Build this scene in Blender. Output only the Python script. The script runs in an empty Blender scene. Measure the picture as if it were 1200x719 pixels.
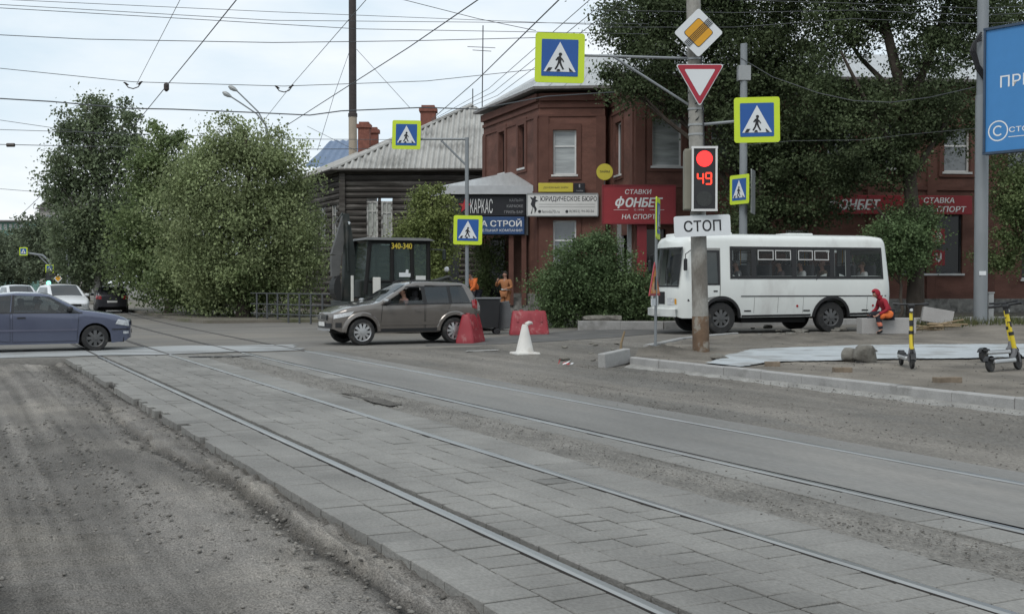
import bpy, bmesh, math, random
import numpy as np
from mathutils import Vector, Matrix

S = bpy.context.scene
COL = S.collection
R = math.radians
rnd = random.Random(7)

# ------------------------------------------------------------------ camera, sky, sun, exposure
F, HZ, CAMH = 1350.0, 331.0, 1.65           # focal length and horizon in photo pixels, eye height in metres
PITCH = math.atan((359.5 - HZ) / F)
cam_d = bpy.data.cameras.new('camera')
cam = bpy.data.objects.new('camera', cam_d); COL.objects.link(cam)
cam.location = (0, 0, CAMH)
cam.rotation_euler = (R(90) - PITCH, 0, 0)
cam_d.sensor_width = 36.0
cam_d.lens = 36.0 * F / 1200.0
cam_d.clip_start = 0.1; cam_d.clip_end = 6000
S.camera = cam

SUN_EL, SUN_AZ = 52.0, 205.0                # degrees; azimuth clockwise from +Y (behind the camera)
w = bpy.data.worlds.new('World'); S.world = w; w.use_nodes = True
nt = w.node_tree; N = nt.nodes; L = nt.links; N.clear()
out = N.new('ShaderNodeOutputWorld'); bg = N.new('ShaderNodeBackground'); bg.inputs['Strength'].default_value = 0.1
sky = N.new('ShaderNodeTexSky'); sky.sky_type = 'NISHITA'; sky.sun_disc = False
sky.sun_elevation = R(SUN_EL); sky.sun_rotation = R(SUN_AZ); sky.air_density = 1.0; sky.dust_density = 2.0
tc = N.new('ShaderNodeTexCoord'); mp = N.new('ShaderNodeMapping'); mp.inputs['Scale'].default_value = (1.0, 1.0, 3.2)
nz = N.new('ShaderNodeTexNoise'); nz.inputs['Scale'].default_value = 2.6; nz.inputs['Detail'].default_value = 6; nz.inputs['Roughness'].default_value = 0.55
rp = N.new('ShaderNodeValToRGB')
rp.color_ramp.elements[0].position = 0.32; rp.color_ramp.elements[0].color = (5.2, 6.5, 7.5, 1)
rp.color_ramp.elements[1].position = 0.66; rp.color_ramp.elements[1].color = (8.5, 8.75, 8.9, 1)
mx = N.new('ShaderNodeMix'); mx.data_type = 'RGBA'; mx.inputs[0].default_value = 0.90
L.new(tc.outputs['Generated'], mp.inputs['Vector']); L.new(mp.outputs[0], nz.inputs['Vector']); L.new(nz.outputs[0], rp.inputs[0])
L.new(sky.outputs[0], mx.inputs[6]); L.new(rp.outputs[0], mx.inputs[7]); L.new(mx.outputs[2], bg.inputs[0]); L.new(bg.outputs[0], out.inputs[0])

sl = bpy.data.lights.new('sun', 'SUN'); sl.energy = 1.2; sl.angle = R(25); sl.color = (1.0, 0.97, 0.93)
so = bpy.data.objects.new('sun', sl); COL.objects.link(so)
az, el = R(SUN_AZ), R(SUN_EL)
sd = Vector((math.sin(az) * math.cos(el), math.cos(az) * math.cos(el), math.sin(el)))
so.rotation_euler = sd.to_track_quat('Z', 'Y').to_euler()

S.render.engine = 'CYCLES'
S.view_settings.view_transform = 'Standard'; S.view_settings.look = 'None'
S.view_settings.exposure = 0.34; S.view_settings.gamma = 1.0; S.view_settings.use_curve_mapping = False
S.cycles.use_denoising = True
S.cycles.max_bounces = 6; S.cycles.diffuse_bounces = 3; S.cycles.glossy_bounces = 3; S.cycles.transmission_bounces = 4; S.cycles.transparent_max_bounces = 12
S.cycles.caustics_reflective = False; S.cycles.caustics_refractive = False

# ------------------------------------------------------------------ placing helpers
_fw = Vector((0, math.cos(PITCH), -math.sin(PITCH))); _up = Vector((0, math.sin(PITCH), math.cos(PITCH))); _rt = Vector((1, 0, 0))
CAM = Vector((0, 0, CAMH))
def ray(px, py): return _fw * F + _rt * (px - 600) - _up * (py - 359.5)
def P(px, py, Y): d = ray(px, py); return CAM + d * (Y / d.y)
def G(px, py, z=0.0): d = ray(px, py); return CAM + d * ((z - CAMH) / d.z)
TA = R(26.565)                               # the tram street runs 26.6 degrees off the view
def VU(v, u, z=0.0): return Vector((v * math.cos(TA) - u * math.sin(TA), v * math.sin(TA) + u * math.cos(TA), z))
def toVU(x, y): return (x * math.cos(TA) + y * math.sin(TA), -x * math.sin(TA) + y * math.cos(TA))
def sst(a, b, x): t = np.clip((np.asarray(x, float) - a) / (b - a), 0, 1); return t * t * (3 - 2 * t)
def terr(x, y):
    h = 0.17 * np.exp(-((np.asarray(x) + .7) ** 2 + (np.asarray(y) - 43.6) ** 2) / 5.0) + 0.15 * sst(-2, 6, x) * sst(24, 33, y) + 0.20 * sst(36, 50, y) * sst(-8, 0, x)
    return h
def terrf(x, y): return float(terr(x, y))
def bend(u): return 0.0009 * np.clip(np.asarray(u, float) - 28, 0, None) ** 2

# value noise for relief
_lat = np.random.default_rng(3).random((256, 256))
def vnoise(x, y):
    x = np.asarray(x, float); y = np.asarray(y, float)
    xi = np.floor(x).astype(int); yi = np.floor(y).astype(int); fx = x - xi; fy = y - yi
    fx = fx * fx * (3 - 2 * fx); fy = fy * fy * (3 - 2 * fy)
    a = _lat[xi % 256, yi % 256]; b = _lat[(xi + 1) % 256, yi % 256]; c = _lat[xi % 256, (yi + 1) % 256]; d = _lat[(xi + 1) % 256, (yi + 1) % 256]
    return (a * (1 - fx) + b * fx) * (1 - fy) + (c * (1 - fx) + d * fx) * fy - 0.5
def fbm(x, y, o=4):
    s = 0; a = 1.0
    for i in range(o):
        s = s + a * vnoise(x * 2 ** i + 17.3 * i, y * 2 ** i + 9.1 * i); a *= 0.5
    return s

# ------------------------------------------------------------------ materials
MATS = {}
def M(name, col, rough=0.7, metal=0.0, var=0.12, scale=3.0, col2=None, c2scale=0.8, c2lo=0.5, c2hi=0.65, bump=0.0, bscale=40.0,
      spec=0.4, coat=0.0, alpha=1.0, emit=0.0, tint=(.75, .8, .78), stretch=(1, 1, 1), fine=0.0, fscale=60.0, attr=None, transl=0.0):
    if name in MATS: return MATS[name]
    m = bpy.data.materials.new(name); m.use_nodes = True
    nt = m.node_tree; N = nt.nodes; L = nt.links
    b = N['Principled BSDF']
    b.inputs['Roughness'].default_value = rough; b.inputs['Metallic'].default_value = metal
    b.inputs['Specular IOR Level'].default_value = spec
    if coat: b.inputs['Coat Weight'].default_value = coat; b.inputs['Coat Roughness'].default_value = 0.05
    tc = N.new('ShaderNodeTexCoord'); mp = N.new('ShaderNodeMapping'); mp.inputs['Scale'].default_value = stretch
    L.new(tc.outputs['Object'], mp.inputs[0])
    def noise(sc, det=5):
        n = N.new('ShaderNodeTexNoise'); n.inputs['Scale'].default_value = sc; n.inputs['Detail'].default_value = det; n.inputs['Roughness'].default_value = 0.6
        L.new(mp.outputs[0], n.inputs['Vector']); return n.outputs[0]
    base = N.new('ShaderNodeRGB'); base.outputs[0].default_value = (*col, 1); cur = base.outputs[0]
    if col2 is not None:
        r = N.new('ShaderNodeMapRange'); r.inputs[1].default_value = c2lo; r.inputs[2].default_value = c2hi
        L.new(noise(c2scale, 7), r.inputs[0])
        x = N.new('ShaderNodeMix'); x.data_type = 'RGBA'; L.new(r.outputs[0], x.inputs[0]); L.new(cur, x.inputs[6]); x.inputs[7].default_value = (*col2, 1); cur = x.outputs[2]
    def mult(sock, lo, hi, a=0.3, c=0.7):
        nonlocal cur
        r = N.new('ShaderNodeMapRange'); r.inputs[1].default_value = a; r.inputs[2].default_value = c; r.inputs[3].default_value = lo; r.inputs[4].default_value = hi
        L.new(sock, r.inputs[0])
        x = N.new('ShaderNodeMix'); x.data_type = 'RGBA'; x.blend_type = 'MULTIPLY'; x.inputs[0].default_value = 1
        L.new(cur, x.inputs[6]); L.new(r.outputs[0], x.inputs[7]); cur = x.outputs[2]
    if var: mult(noise(scale), 1 - var, 1 + var)
    if fine: mult(noise(fscale, 3), 1 - fine, 1 + fine)
    if attr:
        a = N.new('ShaderNodeAttribute'); a.attribute_name = attr; mult(a.outputs['Fac'], 0.0, 2.0, 0.0, 2.0)
    L.new(cur, b.inputs['Base Color'])
    if emit: L.new(cur, b.inputs['Emission Color']); b.inputs['Emission Strength'].default_value = emit
    if bump:
        bn = N.new('ShaderNodeBump'); bn.inputs['Strength'].default_value = bump; bn.inputs['Distance'].default_value = 0.02
        L.new(noise(bscale, 4), bn.inputs['Height']); L.new(bn.outputs[0], b.inputs['Normal'])
    o = N['Material Output']
    if transl:
        t = N.new('ShaderNodeBsdfTranslucent'); L.new(cur, t.inputs[0]); mxs = N.new('ShaderNodeMixShader'); mxs.inputs[0].default_value = transl
        L.new(b.outputs[0], mxs.inputs[1]); L.new(t.outputs[0], mxs.inputs[2]); L.new(mxs.outputs[0], o.inputs[0])
    if alpha < 1:
        t = N.new('ShaderNodeBsdfTransparent'); t.inputs[0].default_value = (*tint, 1); mxs = N.new('ShaderNodeMixShader'); mxs.inputs[0].default_value = alpha
        L.new(t.outputs[0], mxs.inputs[1]); L.new(b.outputs[0], mxs.inputs[2]); L.new(mxs.outputs[0], o.inputs[0])
    MATS[name] = m; return m

# ------------------------------------------------------------------ objects
def tag(o, label=None, cat=None, group=None, kind=None):
    if label: o['label'] = label
    if cat: o['category'] = cat
    if group: o['group'] = group
    if kind: o['kind'] = kind
    return o
def thing(name, label, cat, loc=(0, 0, 0), rz=0.0, group=None):
    o = bpy.data.objects.new(name, None); COL.objects.link(o); o.location = loc; o.rotation_euler = (0, 0, rz); o.empty_display_size = 0.2
    return tag(o, label, cat, group)
def kids(o): return [c for c in bpy.data.objects if c.parent == o]
def copy_tree(o, parent=None):
    c = o.copy(); COL.objects.link(c)
    if parent is not None: c.parent = parent
    for ch in kids(o): copy_tree(ch, c)
    return c
def link_mesh(name, me, mats, parent=None, smooth=False, loc=None, rz=None):
    for m in (mats if isinstance(mats, (list, tuple)) else [mats]): me.materials.append(m)
    if smooth: me.polygons.foreach_set('use_smooth', [True] * len(me.polygons))
    o = bpy.data.objects.new(name, me); COL.objects.link(o)
    if parent is not None: o.parent = parent
    if loc is not None: o.location = loc
    if rz is not None: o.rotation_euler = (0, 0, rz)
    return o
class MB:
    """collects faces and links them as one mesh"""
    def __init__(s): s.v = []; s.f = []; s.m = []
    def add(s, vs, fs, mi=0):
        b = len(s.v); s.v += [tuple(p) for p in vs]; s.f += [tuple(i + b for i in f) for f in fs]; s.m += [mi] * len(fs); return s
    def box(s, c, d, mi=0, rz=0.0, mat=None):
        hx, hy, hz = d[0] / 2, d[1] / 2, d[2] / 2
        vs = [Vector((x, y, z)) for x in (-hx, hx) for y in (-hy, hy) for z in (-hz, hz)]
        if mat is not None: vs = [mat @ p for p in vs]
        elif rz: q = Matrix.Rotation(rz, 3, 'Z'); vs = [q @ p for p in vs]
        vs = [p + Vector(c) for p in vs]
        return s.add(vs, [(0, 1, 3, 2), (4, 6, 7, 5), (0, 4, 5, 1), (2, 3, 7, 6), (0, 2, 6, 4), (1, 5, 7, 3)], mi)
    def bbox(s, c, d, b=0.02, mi=0, mat=None, rz=0.0):
        """box with chamfered edges"""
        hx, hy, hz = d[0] / 2, d[1] / 2, d[2] / 2; b = min(b, hx * .9, hy * .9, hz * .9)
        bm = bmesh.new(); bmesh.ops.create_cube(bm, size=1)
        for v in bm.verts: v.co = Vector((v.co.x * d[0], v.co.y * d[1], v.co.z * d[2]))
        bmesh.ops.bevel(bm, geom=bm.edges[:], offset=b, segments=2, affect='EDGES', profile=0.5)
        q = mat if mat is not None else Matrix.Rotation(rz, 3, 'Z')
        bm.verts.index_update()
        s.add([q @ v.co + Vector(c) for v in bm.verts], [[v.index for v in f.verts] for f in bm.faces], mi); bm.free(); return s
    def tube(s, pts, r, n=8, mi=0, cap=True):
        pts = [Vector(p) for p in pts]; k = len(pts); rs = r if isinstance(r, (list, tuple)) else [r] * k
        vs = []; prev = None
        for i, p in enumerate(pts):
            d = (pts[min(i + 1, k - 1)] - pts[max(i - 1, 0)])
            d = d.normalized() if d.length > 1e-9 else Vector((0, 0, 1))
            a = prev if prev is not None and abs(prev.dot(d)) < 0.95 else (Vector((1, 0, 0)) if abs(d.x) < 0.9 else Vector((0, 1, 0)))
            a = (a - d * a.dot(d)).normalized(); b = d.cross(a); prev = a
            for j in range(n): t = 2 * math.pi * j / n; vs.append(p + (a * math.cos(t) + b * math.sin(t)) * rs[i])
        fs = [(i * n + j, i * n + (j + 1) % n, (i + 1) * n + (j + 1) % n, (i + 1) * n + j) for i in range(k - 1) for j in range(n)]
        if cap: fs += [tuple(reversed(range(n))), tuple((k - 1) * n + j for j in range(n))]
        return s.add(vs, fs, mi)
    def lathe(s, prof, c=(0, 0, 0), axis='Z', n=24, mi=0, cap=True):
        """prof: (radius, height) pairs"""
        vs = []; k = len(prof); c = Vector(c)
        for (r, h) in prof:
            for j in range(n):
                t = 2 * math.pi * j / n; a, b = r * math.cos(t), r * math.sin(t)
                vs.append(c + (Vector((a, b, h)) if axis == 'Z' else Vector((a, -h, b)) if axis == 'Y' else Vector((h, a, b))))
        fs = [(i * n + j, i * n + (j + 1) % n, (i + 1) * n + (j + 1) % n, (i + 1) * n + j) for i in range(k - 1) for j in range(n)]
        if cap: fs += [tuple(reversed(range(n))), tuple((k - 1) * n + j for j in range(n))]
        return s.add(vs, fs, mi)
    def prism(s, poly, y0, y1, mi=0, T=None):
        """poly in x,z extruded along y from y0 (front) to y1"""
        n = len(poly); vs = [Vector((p[0], y0, p[1])) for p in poly] + [Vector((p[0], y1, p[1])) for p in poly]
        if T is not None: vs = [T @ v for v in vs]
        fs = [tuple(range(n)), tuple(reversed(range(n, 2 * n)))] + [(j, n + j, n + (j + 1) % n, (j + 1) % n) for j in range(n)]
        return s.add(vs, fs, mi)
    def slab(s, poly, z0, z1, mi=0):
        """poly in x,y between two heights"""
        n = len(poly); vs = [(p[0], p[1], z0) for p in poly] + [(p[0], p[1], z1) for p in poly]
        fs = [tuple(reversed(range(n))), tuple(range(n, 2 * n))] + [(j, (j + 1) % n, n + (j + 1) % n, n + j) for j in range(n)]
        return s.add(vs, fs, mi)
    def quad(s, a, b, c, d, mi=0): return s.add([a, b, c, d], [(0, 1, 2, 3)], mi)
    def build(s, name, mats, parent=None, smooth=False, loc=None, rz=None, fix=True):
        me = bpy.data.meshes.new(name); me.from_pydata(s.v, [], s.f); me.polygons.foreach_set('material_index', s.m)
        if fix:
            bm = bmesh.new(); bm.from_mesh(me); bmesh.ops.recalc_face_normals(bm, faces=bm.faces[:]); bm.to_mesh(me); bm.free()
        o = link_mesh(name, me, mats, parent, False, loc, rz)
        if smooth:
            me.polygons.foreach_set('use_smooth', [True] * len(me.polygons))
            me.set_sharp_from_angle(angle=R(smooth if smooth is not True else 40))
        me.update(); return o
def grid_mesh(name, X, Y, Z, mat, loc=None, rz=None, keep=None, attr=None, parent=None):
    """a sheet from 2-D arrays of coordinates"""
    h, wd = X.shape
    idx = np.arange(h * wd).reshape(h, wd)
    q = np.stack([idx[:-1, :-1], idx[:-1, 1:], idx[1:, 1:], idx[1:, :-1]], -1).reshape(-1, 4)
    if keep is not None:
        kc = (keep[:-1, :-1] & keep[:-1, 1:] & keep[1:, 1:] & keep[1:, :-1]).reshape(-1); q = q[kc]
    me = bpy.data.meshes.new(name)
    me.vertices.add(h * wd); me.vertices.foreach_set('co', np.stack([X, Y, Z], -1).astype(np.float32).ravel())
    me.loops.add(len(q) * 4); me.loops.foreach_set('vertex_index', q.astype(np.int32).ravel())
    me.polygons.add(len(q)); me.polygons.foreach_set('loop_start', np.arange(0, len(q) * 4, 4, dtype=np.int32))
    me.update(calc_edges=True)
    if attr is not None:
        a = me.attributes.new('shade', 'FLOAT', 'POINT'); a.data.foreach_set('value', attr.astype(np.float32).ravel())
    return link_mesh(name, me, mat, parent, True, loc, rz)
def rrect(w_, h_, r, n=4, cx=0.0, cz=0.0):
    p = []
    for (sx, sz, a0) in ((1, 1, 0), (-1, 1, 90), (-1, -1, 180), (1, -1, 270)):
        for i in range(n + 1):
            a = R(a0 + 90 * i / n); p.append((cx + sx * (w_ / 2 - r) + r * math.cos(a), cz + sz * (h_ / 2 - r) + r * math.sin(a)))
    return p
def circ(r, n=24, cx=0, cz=0): return [(cx + r * math.cos(2 * math.pi * i / n), cz + r * math.sin(2 * math.pi * i / n)) for i in range(n)]
def lettering(body, mat, parent, x, z, y, height=None, width=None, bold=0.0, shear=0.0, align='CENTER', thick=0.004, name='lettering'):
    """a line of writing standing on a board in its x,z plane, facing -y; width and height fit the letters"""
    cu = bpy.data.curves.new('txt', 'FONT'); cu.body = body; cu.size = 1.0; cu.shear = shear; cu.resolution_u = 3
    t = bpy.data.objects.new('txt', cu); me = bpy.data.meshes.new_from_object(t)
    bpy.data.objects.remove(t); bpy.data.curves.remove(cu)
    if bold:
        bm = bmesh.new()
        for k, (dx, dy) in enumerate(((-1, -.6), (-1, .6), (1, -.6), (1, .6), (0, 0))):
            b0 = len(bm.verts); bm.from_mesh(me); bm.verts.ensure_lookup_table()
            for v in bm.verts[b0:]: v.co.x += dx * bold; v.co.y += dy * bold; v.co.z = k * .0006
        bm.to_mesh(me); bm.free()
    n = len(me.vertices); co = np.zeros(n * 3, np.float32); me.vertices.foreach_get('co', co); co = co.reshape(-1, 3)
    lo, hi = co.min(0), co.max(0); sz = hi - lo
    sy = height / sz[1] if height else None; sx = width / sz[0] if width else None
    sy = sy or sx; sx = sx or sy
    ax = {'CENTER': (lo[0] + hi[0]) / 2, 'LEFT': lo[0], 'RIGHT': hi[0]}[align]
    new = np.zeros_like(co); new[:, 0] = x + (co[:, 0] - ax) * sx; new[:, 2] = z + (co[:, 1] - (lo[1] + hi[1]) / 2) * sy; new[:, 1] = y - thick - co[:, 2]
    me.vertices.foreach_set('co', new.ravel()); me.update()
    me.name = name
    return link_mesh(name, me, mat, parent)
# ------------------------------------------------------------------ ground, roads, tracks
m_far = M('far_earth', (0.10, 0.095, 0.08), 0.95, var=0.3, scale=0.3, col2=(0.05, 0.07, 0.03), c2scale=0.1)
g = MB(); g.quad((-2500, -400, -0.32), (2500, -400, -0.32), (2500, 3500, -0.32), (-2500, 3500, -0.32))
tag(g.build('ground', m_far), kind='structure')

m_dirt = M('road_dirt', (0.152, 0.142, 0.129), 0.95, var=0.20, scale=1.3, col2=(0.235, 0.216, 0.188), c2scale=0.55, c2lo=0.48, c2hi=0.70,
           bump=1.0, bscale=80, fine=0.5, fscale=85, stretch=(1.0, 0.6, 1.0), attr='shade', spec=0.2)
m_milled = M('milled_road', (0.205, 0.190, 0.168), 0.95, var=0.22, scale=1.6, col2=(0.135, 0.128, 0.116), c2scale=0.8, c2lo=0.46, c2hi=0.62,
             bump=1.0, bscale=80, fine=0.42, fscale=80, stretch=(1.0, 0.25, 1.0), attr='shade', spec=0.2)
m_asph = M('asphalt', (0.150, 0.143, 0.131), 0.9, var=0.15, scale=0.5, col2=(0.21, 0.192, 0.165), c2scale=0.16, c2lo=0.45, c2hi=0.7,
           bump=0.3, bscale=70, fine=0.14, fscale=30, stretch=(0.5, 1.0, 1.0), spec=0.25)
m_asph2 = M('track_asphalt', (0.172, 0.168, 0.158), 0.85, var=0.16, scale=1.5, col2=(0.212, 0.203, 0.187), c2scale=0.7, bump=0.3, bscale=70, fine=0.14, fscale=60, stretch=(1, .15, 1), spec=0.3)
m_slab = M('paving_slab', (0.218, 0.212, 0.197), 0.85, var=0.15, scale=1.4, col2=(0.172, 0.167, 0.155), c2scale=0.6, c2lo=0.45, c2hi=0.65,
           bump=0.5, bscale=70, fine=0.16, fscale=55, stretch=(1, 0.5, 1), attr='shade', spec=0.25)
m_bed = M('track_bed', (0.052, 0.049, 0.044), 0.95, var=0.3, scale=6, bump=0.6, bscale=60, spec=0.2)
m_tan = M('tan_gravel', (0.200, 0.190, 0.172), 0.95, var=0.2, scale=3, col2=(0.158, 0.150, 0.136), c2scale=1.6, bump=1.0, bscale=70, fine=0.35, fscale=55, stretch=(1, .5, 1), spec=0.2)
m_rail = M('worn_rail_steel', (0.40, 0.395, 0.38), 0.36, metal=1.0, var=0.12, scale=8, stretch=(1, 0.1, 1))
m_rust = M('dark_rail_side', (0.055, 0.050, 0.046), 0.8, var=0.2)
m_pale = M('pale_concrete_patch', (0.30, 0.31, 0.31), 0.85, var=0.10, scale=1.2, col2=(0.20, 0.20, 0.195), c2scale=0.9, c2lo=0.5, c2hi=0.62, stretch=(0.5, 1.4, 1), fine=0.1)
m_kerb = M('kerb_concrete', (0.30, 0.295, 0.285), 0.85, var=0.12, scale=2.5, col2=(0.19, 0.185, 0.175), c2scale=1.5, c2lo=0.52, c2hi=0.66, bump=0.3, bscale=40, fine=0.1, fscale=50)
m_walkdirt = M('walk_gravel', (0.195, 0.175, 0.148), 0.95, var=0.2, scale=1.0, col2=(0.135, 0.122, 0.105), c2scale=0.7, bump=0.8, bscale=50, fine=0.25, fscale=45, attr='shade', spec=0.2)
m_membrane = M('pale_membrane', (0.37, 0.395, 0.405), 0.9, var=0.14, scale=2.5, col2=(0.26, 0.265, 0.26), c2scale=1.0, c2lo=0.50, c2hi=0.62, stretch=(1, 1, 1), fine=.08, bump=0.1, bscale=20)

# dug-out dirt lane
v0 = np.concatenate([np.arange(-16, -3, 0.10), np.arange(-3, 1.9, 0.03), np.arange(1.9, 2.57, .014)]); u0 = np.concatenate([np.arange(0.5, 12, 0.045), np.arange(12, 26.9, 0.10)])
V, U = np.meshgrid(v0, u0)
edge = 2.31 + 0.05 * fbm(U * 0.45, U * 0 + 3.3, 3) + 0.09 * vnoise(U * 3.1, V * 0 + 1.2) + .05 * vnoise(U * 8, V * 0 + 4) - 0.22 * sst(10, 13, U) * sst(19, 15, U)
ledge = sst(-0.022, 0.010, V - edge)
rut = 0.034 * fbm(V * 2.2, U * 0.10, 3) + 0.024 * np.sin(V * 5.1 + 2.0 * vnoise(U * .12, V * .3)) * sst(-7, -2, V)
lug = 0.030 * np.maximum(0, np.sin(U * 17 + 5 * vnoise(U * .5, V * 2))) * sst(0.2, 0.35, vnoise(V * 1.3 + 5, U * .08) + .3) * (V < 1.6)
Z = -0.112 + rut + lug + 0.030 * fbm(V * 1.2, U * .7, 3) + 0.022 * fbm(V * 8, U * 8, 3) * (0.5 + 1.4 * sst(0.8, 2.1, V))
Z = Z + ledge * (0.058 + 0.02 * fbm(V * 9, U * 5, 2) - 0.03 * sst(10, 18, U))
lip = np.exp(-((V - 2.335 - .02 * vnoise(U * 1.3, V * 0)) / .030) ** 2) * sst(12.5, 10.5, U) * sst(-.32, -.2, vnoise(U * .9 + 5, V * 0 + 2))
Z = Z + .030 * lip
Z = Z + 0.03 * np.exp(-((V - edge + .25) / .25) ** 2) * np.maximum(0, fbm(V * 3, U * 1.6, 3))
sh = .25 * lip - .35 * np.exp(-((V - 2.27) / .04) ** 2) * sst(12.5, 10.5, U) + 1.04 + 0.20 * fbm(V * 2.0, U * .22, 4) + 0.50 * fbm(V * 7.5 + 9, U * .13, 3) * sst(2.1, 1.6, V) + .22 * fbm(V * 16, U * .3, 2) + 0.06 * ledge * (1 + .8 * fbm(V * 6, U * 3, 3)) - .50 * np.exp(-((V - 2.49) / .035) ** 2) - .55 * np.exp(-((V - edge + .07) / .06) ** 2) + 0.30 * np.exp(-((V - 1.7) / .4) ** 2) * sst(-.1, .25, vnoise(V * .8, U * .45)) - 0.20 * sst(.0, .35, fbm(V * .9 + 3, U * .3, 4)) * sst(-9, -1, V)  # dark lines along slab edge and ledge foot are shade painted into the tone
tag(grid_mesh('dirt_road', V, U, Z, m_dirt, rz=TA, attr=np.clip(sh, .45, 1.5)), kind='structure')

# bed under the tracks, then slabs
b = MB(); b.slab([(2.56, -3), (8.6, -3), (8.6, 27.2), (2.56, 27.2)], -0.30, -0.045); tag(b.build('track_bed', m_bed, rz=TA), kind='structure')
RV = (3.24, 4.77, 6.43, 7.95)
def paving(name, rows, ulo, uhi, step, mat, jit=0.0018, gap=0.012, seed=1):
    rg = random.Random(seed); vs = []; fs = []; at = []
    for (a, c) in rows:
        u = ulo + rg.random() * step; k = 0
        while u < uhi:
            ln = step * rg.uniform(0.985, 1.015); e = min(u + ln, uhi) - gap * rg.uniform(.8, 1.25); z = 0.0 + rg.gauss(0, jit); tx = rg.gauss(0, jit); ty = rg.gauss(0, jit)
            o = len(vs); s_ = 1.0 + rg.gauss(0, 0.028)
            if rg.random() < .02: s_ *= .88
            ja, jc = rg.gauss(0, .002), rg.gauss(0, .002)
            A, C = a + gap / 2 + ja, c - gap / 2 + jc
            if a < 2.6 and rg.random() < .25 and u > 12: A += rg.uniform(.03, .16)
            q = [(A, u), (C, u), (C, e), (A, e)]; bv = 0.006
            inn = [(A + bv, u + bv), (C - bv, u + bv), (C - bv, e - bv), (A + bv, e - bv)]
            zz = [z - tx - ty, z + tx - ty, z + tx + ty, z - tx + ty]
            vs += [(p[0], p[1], -0.10) for p in q] + [(p[0], p[1], zz[i] - bv * .8) for i, p in enumerate(q)] + [(p[0], p[1], zz[i]) for i, p in enumerate(inn)]
            for i in range(4):
                j = (i + 1) % 4; fs += [(o + i, o + j, o + 4 + j, o + 4 + i), (o + 4 + i, o + 4 + j, o + 8 + j, o + 8 + i)]
            fs.append((o + 8, o + 9, o + 10, o + 11)); at += [s_] * 9; u += ln
    me = bpy.data.meshes.new(name); me.from_pydata(vs, [], fs)
    A_ = me.attributes.new('shade', 'FLOAT', 'FACE'); A_.data.foreach_set('value', at)
    return tag(link_mesh(name, me, mat, rz=TA), kind='structure')
def rows(a, c, n): d = (c - a) / n; return [(a + i * d, a + (i + 1) * d) for i in range(n)]
paving('paving', rows(2.50, 3.185, 2) + rows(3.36, 4.715, 5), 2.5, 27.0, 0.255, m_slab, seed=4)
paving('paving', rows(4.83, 5.32, 1) + rows(6.02, 6.375, 1), 2.5, 27.0, 0.36, m_slab, jit=.0012, seed=5)
paving('paving', rows(8.01, 8.42, 1), 0.0, 27.0, 0.9, m_asph2, jit=.002, seed=6) if False else None
for (a, c) in ((6.53, 7.90), (8.01, 8.45)):
    v0 = np.linspace(a, c, 16); u0 = np.arange(0, 27.05, 0.15); V, U = np.meshgrid(v0, u0)
    tag(grid_mesh('pavement', V, U, 0.0 + 0.006 * fbm(V * 3, U * 1.1, 3), m_asph2, rz=TA), kind='structure')
v0 = np.linspace(5.28, 6.06, 30); u0 = np.arange(1.5, 27.05, 0.05); V, U = np.meshgrid(v0, u0)
Z = -0.006 + 0.030 * fbm(V * 5, U * 1.2, 3) + 0.03 * fbm(V * 22, U * 22, 2) * .5
tag(grid_mesh('gravel_strip', V, U, Z, m_tan, rz=TA), kind='structure')

# rails
RL = ['grooved tram rail nearest the dug-out dirt lane', 'tram rail between the slab paving and the tan gravel strip', 'tram rail on the far side of the tan gravel strip', 'tram rail beside the milled road, nearest the kerb']
for rv, lab in zip(RV, RL):
    us = np.concatenate([np.arange(1.0, 27, 1.0), np.arange(27, 110, 2.0)]); pb = MB(); vs = []
    jit = 0.0
    for u in us:
        o = rv + float(bend(u)); z = 0.012 + (0.006 if u > 27 else 0)
        p = [(o - .037, -.12), (o - .037, z - .012), (o - .024, z), (o + .024, z), (o + .037, z - .012), (o + .037, -.12)]
        vs += [(a, u, c) for a, c in p]
    n = len(us)
    for i in range(n - 1):
        for j in range(5): pb.f.append((i * 6 + j, i * 6 + j + 1, (i + 1) * 6 + j + 1, (i + 1) * 6 + j)); pb.m.append(0 if j in (1, 2, 3) and us[i] < 26.5 else 1)
    pb.v = vs
    tag(pb.build('tram_rail', [m_rail, m_rust], rz=TA), lab, 'rail', 'tram rails')
m_groove = M('groove_dark', (0.03, 0.028, 0.026), 0.95, var=0.2)
gb = MB()
for rv in RV:
    us = list(np.arange(27, 112, 2.0))
    for a, c in zip(us[:-1], us[1:]):
        o1, o2 = rv + .037 + float(bend(a)), rv + .037 + float(bend(c))
        gb.quad((o1, a, .006), (o1 + .05, a, .006), (o2 + .05, c, .006), (o2, c, .006))
tag(gb.build('road_groove', m_groove, rz=TA), kind='structure')

# milled strip and corner
v0 = np.arange(8.40, 21, 0.06); u0 = np.arange(-7, 27.3, 0.06); V, U = np.meshgrid(v0, u0)
X = V * math.cos(TA) - U * math.sin(TA); Yw = V * math.sin(TA) + U * math.cos(TA)
Z = -0.012 + 0.02 * fbm(V * 2.4, U * .25, 3) + 0.016 * fbm(V * 9, U * 6, 3) + 0.045 * sst(11.1, 12.1, V) * sst(.0, .6, fbm(V * 1.5, U * .8, 3)) + terr(X, Yw)
sh = 0.98 + 0.26 * fbm(V * 2.2, U * .16, 4) + 0.12 * fbm(V * 6, U * 3, 2) - .12 * sst(10.5, 12.2, V)
tag(grid_mesh('gravel_road', V, U, Z, m_milled, rz=TA, attr=np.clip(sh, .5, 1.5)), kind='structure')

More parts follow.
